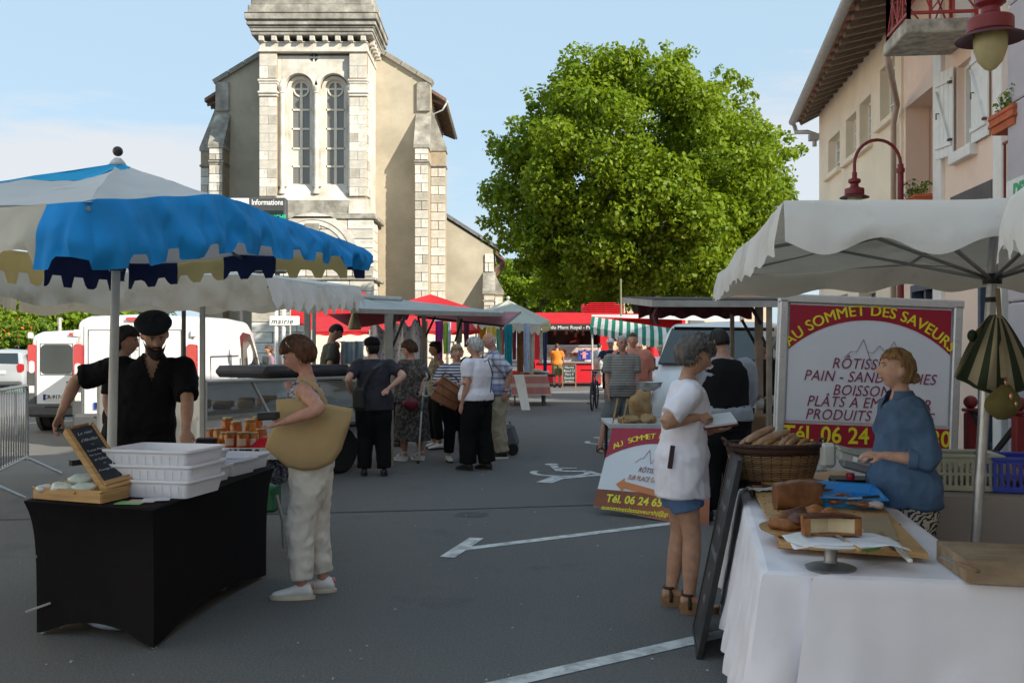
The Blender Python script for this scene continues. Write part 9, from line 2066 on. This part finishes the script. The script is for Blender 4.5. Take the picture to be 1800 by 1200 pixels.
w7 = person('woman in a dark leafy print dress and wedge shoes leaning on a white crutch',PX(724,13.8),13.8,55,1.655,skin='ruddy',fem=True,build=1.34,head=(20,-12),hands=(tuple(P(700,668,14.0)),tuple(P(741,688,13.6))),hint=((-.4,-.6,-.9),(.6,-.8,-.3)),feet=((-.10,.06),(.10,-.10)),detail=1,bust=1,belly=.05,glasses=True,curl=(.6,1.1),palm=(None,(-1,0,0)),
 top=dict(mat=dress,sleeve=.95,sr=.10,zb=.85,ease=.030,flare=.02,wrinkle=.012,box=.9,name='dress_top'),bottom=dict(kind='skirt',mat=dress,zb=.30,rx=.215,ry=.20,waist=1.10,wrinkle=.014,name='dress_skirt'),shoes=dict(closed=False,mat=wshoe,sole=wshoe,heel=.05),hair=dict(col='brown',vol=.028,line=.05,low=-.045,top=.012,back=.014,locks=40))
q = thing('crutch','white forearm crutch with grey handle held by the woman in the print dress','crutch',tuple(P(735,812,13.5))); mb = MB(); mb.tube([P(735,815,13.45),P(741,725,13.5),P(744,690,13.5)],.012,8); part('shaft',mb,M['white_paint'],q,smooth=True)
mb = MB(); mb.tube([P(741,722,13.5),P(744,698,13.5),P(748,668,13.52)],.018,8); mb.tube([P(744,696,13.5),P(752,696,13.42)],.014,8); mb.tube([P(745,668,13.5),P(752,664,13.5),P(749,655,13.52)],.016,6); part('forearm_cuff',mb,mat('grey_green_plastic',(.35,.38,.36),.5),q,smooth=True); mb = MB(); mb.tube([P(735,819,13.45),P(735,809,13.45)],.02,8); part('tip',mb,M['rubber'],q)
q = MB(); q.ball(P(722,710,13.45),(.11,.06,.085),14,10); single('red_pouch',q,mat('crimson_leather',(.16,.012,.03),.5),'dark crimson pouch at the waist of the woman with the crutch','bag',smooth=True)
person('dark haired woman with hair tied up looking left behind the crutch lady',PX(768,15.4),15.4,118,1.66,skin='tan',fem=True,head=(-6,-4),detail=1,hands=(None,None),fingers=False,top=dict(mat=blotchm('tan_floral',[(.38,.30,.22),(.16,.17,.12),(.50,.42,.32)],26),sleeve=0,zb=.86,ease=.02),bottom=dict(mat=blackt,hem=.9),shoes=dict(mat=wshoe),hair=dict(col='dark',vol=.016,line=.058,low=-.07,bun=(0,-.085,.085,.045),back=.01))
w9 = person('grey blond older woman in navy and white striped top talking, a basket on her arm',PX(803,13.7),13.7,196,1.60,skin='ruddy',fem=True,build=1.28,head=(-4,10),hands=(tuple(P(818,672,13.35)),tuple(P(776,668,13.3))),hint=((-.6,-.6,-.8),(.6,-.6,-.8)),feet=((-.11,.02),(.13,0)),detail=1,bust=1,belly=.05,curl=(.6,.8),top=dict(mat=stripem('navy_white_stripes',(.66,.67,.72),(.015,.02,.07),.040,.52,2),sleeve=1.05,sr=.078,cuff=.07,zb=.84,ease=.026,wrinkle=.007,box=.9),
 bottom=dict(mat=blackt,hem=.93,hemr=.075,ease=.02),shoes=dict(mat=mat('cream_canvas_shoe',(.55,.52,.46),.7)),hair=dict(col='lightblond',vol=.024,line=.052,low=-.05,top=.01,curl=.005,locks=60,lock=.02))
bk = thing('wicker_shopping_basket','reddish brown slatted wicker basket tilted on the arm of the striped top woman','basket',tuple(P(783,690,13.0)))
Yb_ = 12.95; bq4 = [P(756,700,Yb_),P(800,722,Yb_),P(818,688,Yb_),P(777,660,Yb_)]
redw = mat('reddish_wicker',(.27,.10,.04),.6,.3,10,.4,60,dist=.004); redd = mat('reddish_wicker_dark',(.10,.035,.018),.6,.3,10,.4,60)
for k in range(9):
 a,b_ = k/9+.006,(k+1)/9-.006; mb = MB(); mb.grid(lambda u,v: bq4[0].lerp(bq4[1],lerp(a,b_,u)).lerp(bq4[3].lerp(bq4[2],lerp(a,b_,u)),v)+V((0,-.05*math.sin(math.pi*lerp(a,b_,u)),0)),2,4,th=(0,.012,0)); part('splint',mb,redw,bk)
mb = MB()
for v_ in (.02,.35,.68,.98): mb.tube([bq4[0].lerp(bq4[1],t_).lerp(bq4[3].lerp(bq4[2],t_),v_)+V((0,-.058*math.sin(math.pi*t_)-.004,0)) for t_ in [i/12 for i in range(13)]],.008 if v_ in (.02,.98) else .005,6)
part('hoop',mb,redd,bk,smooth=True)
mb = MB(); mb.poly([p+V((0,.02,0)) for p in bq4],(0,.28,0)); part('sides',mb,redw,bk); mb = MB(); mb.tube([bq4[3]+V((0,.1,0)),P(782,655,13.05),P(800,662,13.05),bq4[2]+V((0,.1,0))],.011,8); part('handle',mb,redd,bk,smooth=True)
w10 = person('white haired woman in white tee shirt and wide black trousers seen from behind',PX(838,12.75),12.75,52,1.695,skin='ruddy',fem=True,build=1.22,head=(18,-4),hands=(None,tuple(P(818,672,12.55))),hint=((-.3,-.5,-1),(.6,-.9,-.4)),feet=((-.11,.06),(.12,-.08)),detail=1,bust=1,belly=.03,curl=(.5,.5),
 top=dict(mat=whitec,sleeve=.60,sr=.080,zb=.92,ease=.030,wrinkle=.010),bottom=dict(mat=blackt,hemr=.115,ease=.026,wrinkle=.008,hem=1),shoes=dict(mat=leather_b),hair=dict(col='silver',vol=.024,line=.05,low=-.05,top=.006,back=.012,locks=60,lock=.014),glasses=True)
sR = w10.W @ w10.sh[1]; bs_ = thing('shoulder_bag','thin dark bag strap across the white haired woman','bag',tuple(sR)); strap([sR+V((-.05,.02,.07)),sR+V((-.03,-.09,.03)),P(858,632,12.50),P(866,655,12.52),P(862,690,12.58)],.014,m_=mat('navy_strap',(.03,.03,.08),.7),par=bs_); q = MB(); q.ball(P(858,700,12.95),(.09,.04,.08),10,8); part('pouch',q,leather_b,bs_,smooth=True)
w11 = person('bald man in blue and white plaid shirt and beige trousers looking down to the left',PX(873,14.15),14.15,100,1.785,skin='ruddy',build=1.20,lean=(0,.05),head=(8,-22),hands=(tuple(P(889,688,13.9)),None),hint=((-.2,-1,-.1),None),feet=((-.12,-.06),(.12,.04)),detail=1,belly=.06,curl=(.6,.5),top=dict(mat=plaidm('blue_plaid',(.68,.67,.72),(.05,.07,.24),0,.088),sleeve=.92,sr=.086,zb=.88,ease=.026,wrinkle=.010,box=.9,collar=MATS['blue_plaid']),
 bottom=dict(mat=cloth('beige_cotton',(.40,.35,.25)),hemr=.095,ease=.028,wrinkle=.018),shoes=dict(mat=leather_b,sole=wshoe),hair=dict(col='silver',vol=.006,style='ring'))
q = MB(); wv = w11.wri[0]; q.tube([wv+V((math.cos(a)*.032,math.sin(a)*.032,.02)) for a in [2*math.pi*k/14 for k in range(15)]],.008,6); q.ball(wv+V((-.034,0,.02)),(.01,.02,.02),8,6); part('wristwatch',q,M['steel'],w11.t,smooth=True,local=True)
ty = thing('shopping_trolley','grey shopping trolley with black wheels behind the plaid shirted man','trolley',(PX(900,14.6),14.6,0)); q = MB(); q.box(P(897,765,14.6),(.20,.25,.34),Matrix.Rotation(R(-18),3,'Y'),.05); part('bag',q,mat('grey_nylon',(.15,.17,.19),.7),ty)
for dy in (-.14,.14): q = MB(); q.lathe([(.02,-.02),(.075,-.02),(.085,-.01),(.085,.01),(.075,.02),(.02,.02)],(PX(901,14.5),14.6+dy,.085),18,rot=Matrix.Rotation(R(90),3,'X')); part('wheel',q,M['rubber'],ty,smooth=40)
q = MB(); q.tube([P(895,740,14.6),P(908,770,14.6),P(908,778,14.5),P(894,777,14.5)],.010,6); part('frame',q,M['darkmetal'],ty)
# ---- behind the counter and others
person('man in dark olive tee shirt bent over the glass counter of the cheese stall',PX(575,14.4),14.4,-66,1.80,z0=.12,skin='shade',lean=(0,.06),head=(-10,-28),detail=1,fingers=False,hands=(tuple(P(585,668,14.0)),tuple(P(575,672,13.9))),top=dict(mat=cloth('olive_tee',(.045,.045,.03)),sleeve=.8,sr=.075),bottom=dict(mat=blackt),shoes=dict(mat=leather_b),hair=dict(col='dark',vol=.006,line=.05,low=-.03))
person('dark haired woman half hidden between the crutch lady and the counter',PX(703,15.8),15.8,70,1.58,skin='tan',fem=True,detail=0,fingers=False,top=dict(mat=mat('dusty_rose',(.30,.12,.12),.8)),bottom=dict(mat=blackt),shoes=dict(mat=leather_b),hair=dict(col='dark',vol=.024,line=.05,low=-.08))
person('black haired person between the striped top and the white haired woman',PX(834,15.6),15.6,150,1.70,skin='tan',detail=0,fingers=False,top=dict(mat=blackc),bottom=dict(mat=blackt),shoes=dict(mat=leather_b),hair=dict(col='dark',vol=.035,line=.05,low=-.10,curl=.01))
person('man in white tee shirt far behind the cheese stall',PX(593,27),27,60,1.72,skin='ruddy',detail=0,fingers=False,top=dict(mat=whitec),bottom=dict(mat=cloth('blue_jeans',(.05,.08,.16))),shoes=dict(mat=wshoe),hair=dict(col='grey',vol=.01))
person('short brown haired passer by seen beside the van, left one',PX(474,26),26,120,1.62,skin='tan',detail=0,fingers=False,fem=True,top=dict(mat=mat('mauve_top',(.25,.15,.22),.8)),bottom=dict(mat=blackt),shoes=dict(mat=leather_b),hair=dict(col='brown',vol=.022,low=-.07))
person('passer by in pale pink shirt beside the van, right one',PX(487,27),27,100,1.55,skin='fair',detail=0,fingers=False,fem=True,top=dict(mat=mat('pale_pink',(.55,.35,.35),.8)),bottom=dict(mat=blackt),shoes=dict(mat=leather_b),hair=dict(col='blond',vol=.02))
w14 = person('grey haired man with glasses in striped polo shirt and grey shorts',PX(1093,15.1),15.1,186,1.755,skin='ruddy',build=1.16,head=(0,0),hands=(tuple(P(1119,692,14.95)),tuple(P(1070,694,14.95))),hint=((-1,-.5,-.2),(1,-.5,-.1)),feet=((-.06,-.02),(.36,.10)),detail=1,belly=.05,glasses=True,curl=(.6,.6),
 top=dict(mat=stripem('polo_stripes',(.50,.47,.41),(.09,.085,.09),.024,.60,2),sleeve=.78,sr=.080,zb=.82,ease=.024,wrinkle=.009,box=.9,vneck=(.10,.028),collar=cloth('navy_collar',(.02,.025,.05))),bottom=dict(mat=cloth('grey_cotton',(.15,.16,.16)),hem=.60,hemr=.115,ease=.030,wrinkle=.010,name='shorts'),shoes=dict(closed=False,mat=leather_b,sole=M['rubber'],heel=.004),hair=dict(col='silver',vol=.007,line=.075,low=-.045))
w15 = person('broad man in coral tee shirt standing right behind the striped polo man',PX(1112,16.6),16.6,176,1.82,skin='ruddy',build=1.38,hands=(None,tuple(P(1066,670,16.2))),hint=(None,(1,-.4,-.2)),feet=((-.12,0),(.14,.0)),detail=0,belly=.06,top=dict(mat=cloth('coral_tee',(.60,.22,.16)),sleeve=.85,sr=.09,zb=.85,ease=.03,box=.9),bottom=dict(mat=blackt,hem=.55,hemr=.12,name='shorts'),shoes=dict(mat=leather_b),hair=dict(col='brown',vol=.008,line=.06))
w16 = person('cyclist with white helmet and navy shirt holding his bicycle',PX(1073,25.4),25.4,176,1.78,skin='ruddy',build=1.1,hands=(tuple(P(1062,655,25.0)),tuple(P(1043,655,24.9))),hint=(None,(1,-.3,-.1)),detail=0,fingers=False,glasses=True,top=dict(mat=cloth('navy_tee',(.015,.022,.045)),sleeve=.7),bottom=dict(mat=blackt,hem=.5,hemr=.10,name='shorts'),shoes=dict(mat=leather_b),hair=None)
hm_ = thing('bicycle_helmet','white vented helmet on the cyclist','helmet',tuple(w16.W @ w16.MH @ V((0,0,.1)))); Mb = w16.W @ w16.MH; q = MB(); q.loft([[Mb @ V((math.cos(a)*r_*.095,math.sin(a)*r_*.125-.005,z_)) for a in [2*math.pi*k/22 for k in range(22)]] for z_,r_ in ((.035,1.0),(.06,1.08),(.10,.98),(.135,.66),(.15,.05))]); part('shell',q,wshoe,hm_,smooth=True)
for dx in (-.055,0,.055): q = MB(); q.ball(Mb @ V((dx,.075,.105)),(.010,.03,.024),8,6); part('vent',q,M['black'],hm_)
# bicycle, seen nearly end on
bi = thing('bicycle','black bicycle seen end on in front of the red trailer','bicycle',(PX(1043,25),25,0)); fw = V((PX(1041,24.6),24.6,0)); rw = V((PX(1049,25.6),25.65,0)); bd2 = (rw-fw).normalized()
def bwheel(c):
 q = MB(); q.tube([c+bd2*math.cos(a)*.34+V((0,0,.36+math.sin(a)*.34)) for a in [2*math.pi*k/32 for k in range(33)]],.024,8,cap=False); w_ = part('wheel',q,M['rubber'],bi,smooth=True); q = MB()
 for k in range(16): a = math.pi*k/8; q.bar(c+V((0,0,.36)),c+bd2*math.cos(a)*.32+V((0,0,.36+math.sin(a)*.32)),.003)
 q.ball(c+V((0,0,.36)),.03,8,6); part('spokes',q,M['steel'],w_,kind='stuff')
bwheel(fw); bwheel(rw); q = MB(); hb2 = fw+bd2*.12+V((0,0,1.0)); bbk = fw.lerp(rw,.55)+V((0,0,.32)); st2 = fw.lerp(rw,.68)+V((0,0,.90));
for a,b_,r_ in ((fw+V((0,0,.36)),hb2,.016),(hb2-V((0,0,.12)),bbk,.02),(hb2-V((0,0,.08)),st2-V((0,0,.1)),.018),(bbk,st2,.016),(bbk,rw+V((0,0,.36)),.012),(st2-V((0,0,.12)),rw+V((0,0,.36)),.010)): q.tube([a,b_],r_,8)
part('frame',q,mat('dark_bike_paint',(.03,.03,.035),.3),bi,smooth=True); sdv = V((bd2.y,-bd2.x,0)); q = MB(); q.tube([hb2+sdv*.30-bd2*.05,hb2+sdv*.12,hb2-sdv*.12,hb2-sdv*.30-bd2*.05],.014,8); part('handlebar',q,M['black'],bi,smooth=True); q = MB(); q.ball(st2+V((0,0,.03)),(.07,.12,.03),10,6); part('saddle',q,leather_b,bi,smooth=True)
q = MB(); q.bar(bbk-sdv*.1,bbk-sdv*.1+V((0,0,-.16)),.02); q.box(bbk-sdv*.15+V((0,0,-.17)),(.10,.07,.02)); q.bar(bbk+sdv*.1,bbk+sdv*.1+V((0,0,.16)),.02); q.box(bbk+sdv*.15+V((0,0,.17)),(.10,.07,.02)); part('pedals',q,M['darkmetal'],bi)
person('man in orange tee shirt and khaki shorts at the red trailer counter',PX(979,38.8),38.8,-8,1.72,skin='tan',detail=0,fingers=False,hands=(tuple(P(969,640,39.2)),tuple(P(991,640,39.2))),top=dict(mat=cloth('orange_tee',(.72,.20,.02)),sleeve=.8,sr=.085),bottom=dict(mat=cloth('khaki',(.16,.14,.06)),hem=.5,hemr=.12,name='shorts'),shoes=dict(mat=leather_b),hair=dict(col='brown',vol=.01))
person('man in pale grey tee shirt at the red trailer behind the bicycle',PX(1053,38.6),38.6,-40,1.74,skin='fair',detail=0,fingers=False,top=dict(mat=cloth('pale_grey_tee',(.40,.42,.45)),sleeve=.8),bottom=dict(mat=cloth('pale_shorts',(.40,.36,.30)),hem=.5,hemr=.12,name='shorts'),shoes=dict(mat=wshoe),hair=dict(col='dark',vol=.01))
person('butcher in dark clothes standing inside the red trailer',PX(1012,41.2),41.2,170,1.7,z0=.55,skin='ruddy',detail=0,fingers=False,hands=(tuple(P(1000,602,40.9)),None),top=dict(mat=mat('butcher_red',(.20,.02,.03),.8)),bottom=dict(mat=blackt),shoes=dict(mat=leather_b),hair=dict(col='dark',vol=.01))
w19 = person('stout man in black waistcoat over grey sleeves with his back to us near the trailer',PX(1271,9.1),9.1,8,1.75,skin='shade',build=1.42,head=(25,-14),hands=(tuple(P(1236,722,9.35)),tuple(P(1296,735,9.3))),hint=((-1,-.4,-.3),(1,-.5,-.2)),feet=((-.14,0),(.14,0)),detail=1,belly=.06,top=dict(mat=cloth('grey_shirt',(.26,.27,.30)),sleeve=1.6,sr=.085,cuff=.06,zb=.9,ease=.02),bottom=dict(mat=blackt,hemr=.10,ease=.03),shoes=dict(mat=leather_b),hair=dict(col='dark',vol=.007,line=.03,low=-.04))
q = MB(); rr = []
for z,rx,ry in ((.80,.20,.17),(.93,.205,.175),(1.08,.20,.17),(1.25,.20,.165),(1.36,.20,.14),(1.43,.15,.10),(1.47,.075,.07)): rr.append(ell(w19.sp(z),rx*w19.s*1.16,ry*w19.s*1.16,20,sq=.85))
q.loft(rr); me = remesh(q,.014,3,.5,'waistcoat'); displace(me,lambda c,n_: .012*noise.noise(V((c.x*9,c.y*9,c.z*6)))); part('waistcoat',me,blackc,w19.t,local=True)
person('stallholder in white shirt between the red drum and the curly haired woman',PX(1162,22),22,150,1.62,skin='ruddy',fem=True,detail=0,fingers=False,top=dict(mat=whitec,sleeve=1.4),bottom=dict(mat=mat('dark_apron',(.06,.03,.03),.8)),shoes=dict(mat=leather_b),hair=dict(col='lightblond',vol=.02))
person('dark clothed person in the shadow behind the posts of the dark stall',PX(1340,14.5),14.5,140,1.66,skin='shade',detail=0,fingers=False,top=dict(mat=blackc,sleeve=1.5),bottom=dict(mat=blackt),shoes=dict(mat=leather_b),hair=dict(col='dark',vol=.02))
print('objects',len(bpy.data.objects),'tris',sum(len(m.loops)-2*len(m.polygons) for m in bpy.data.meshes))
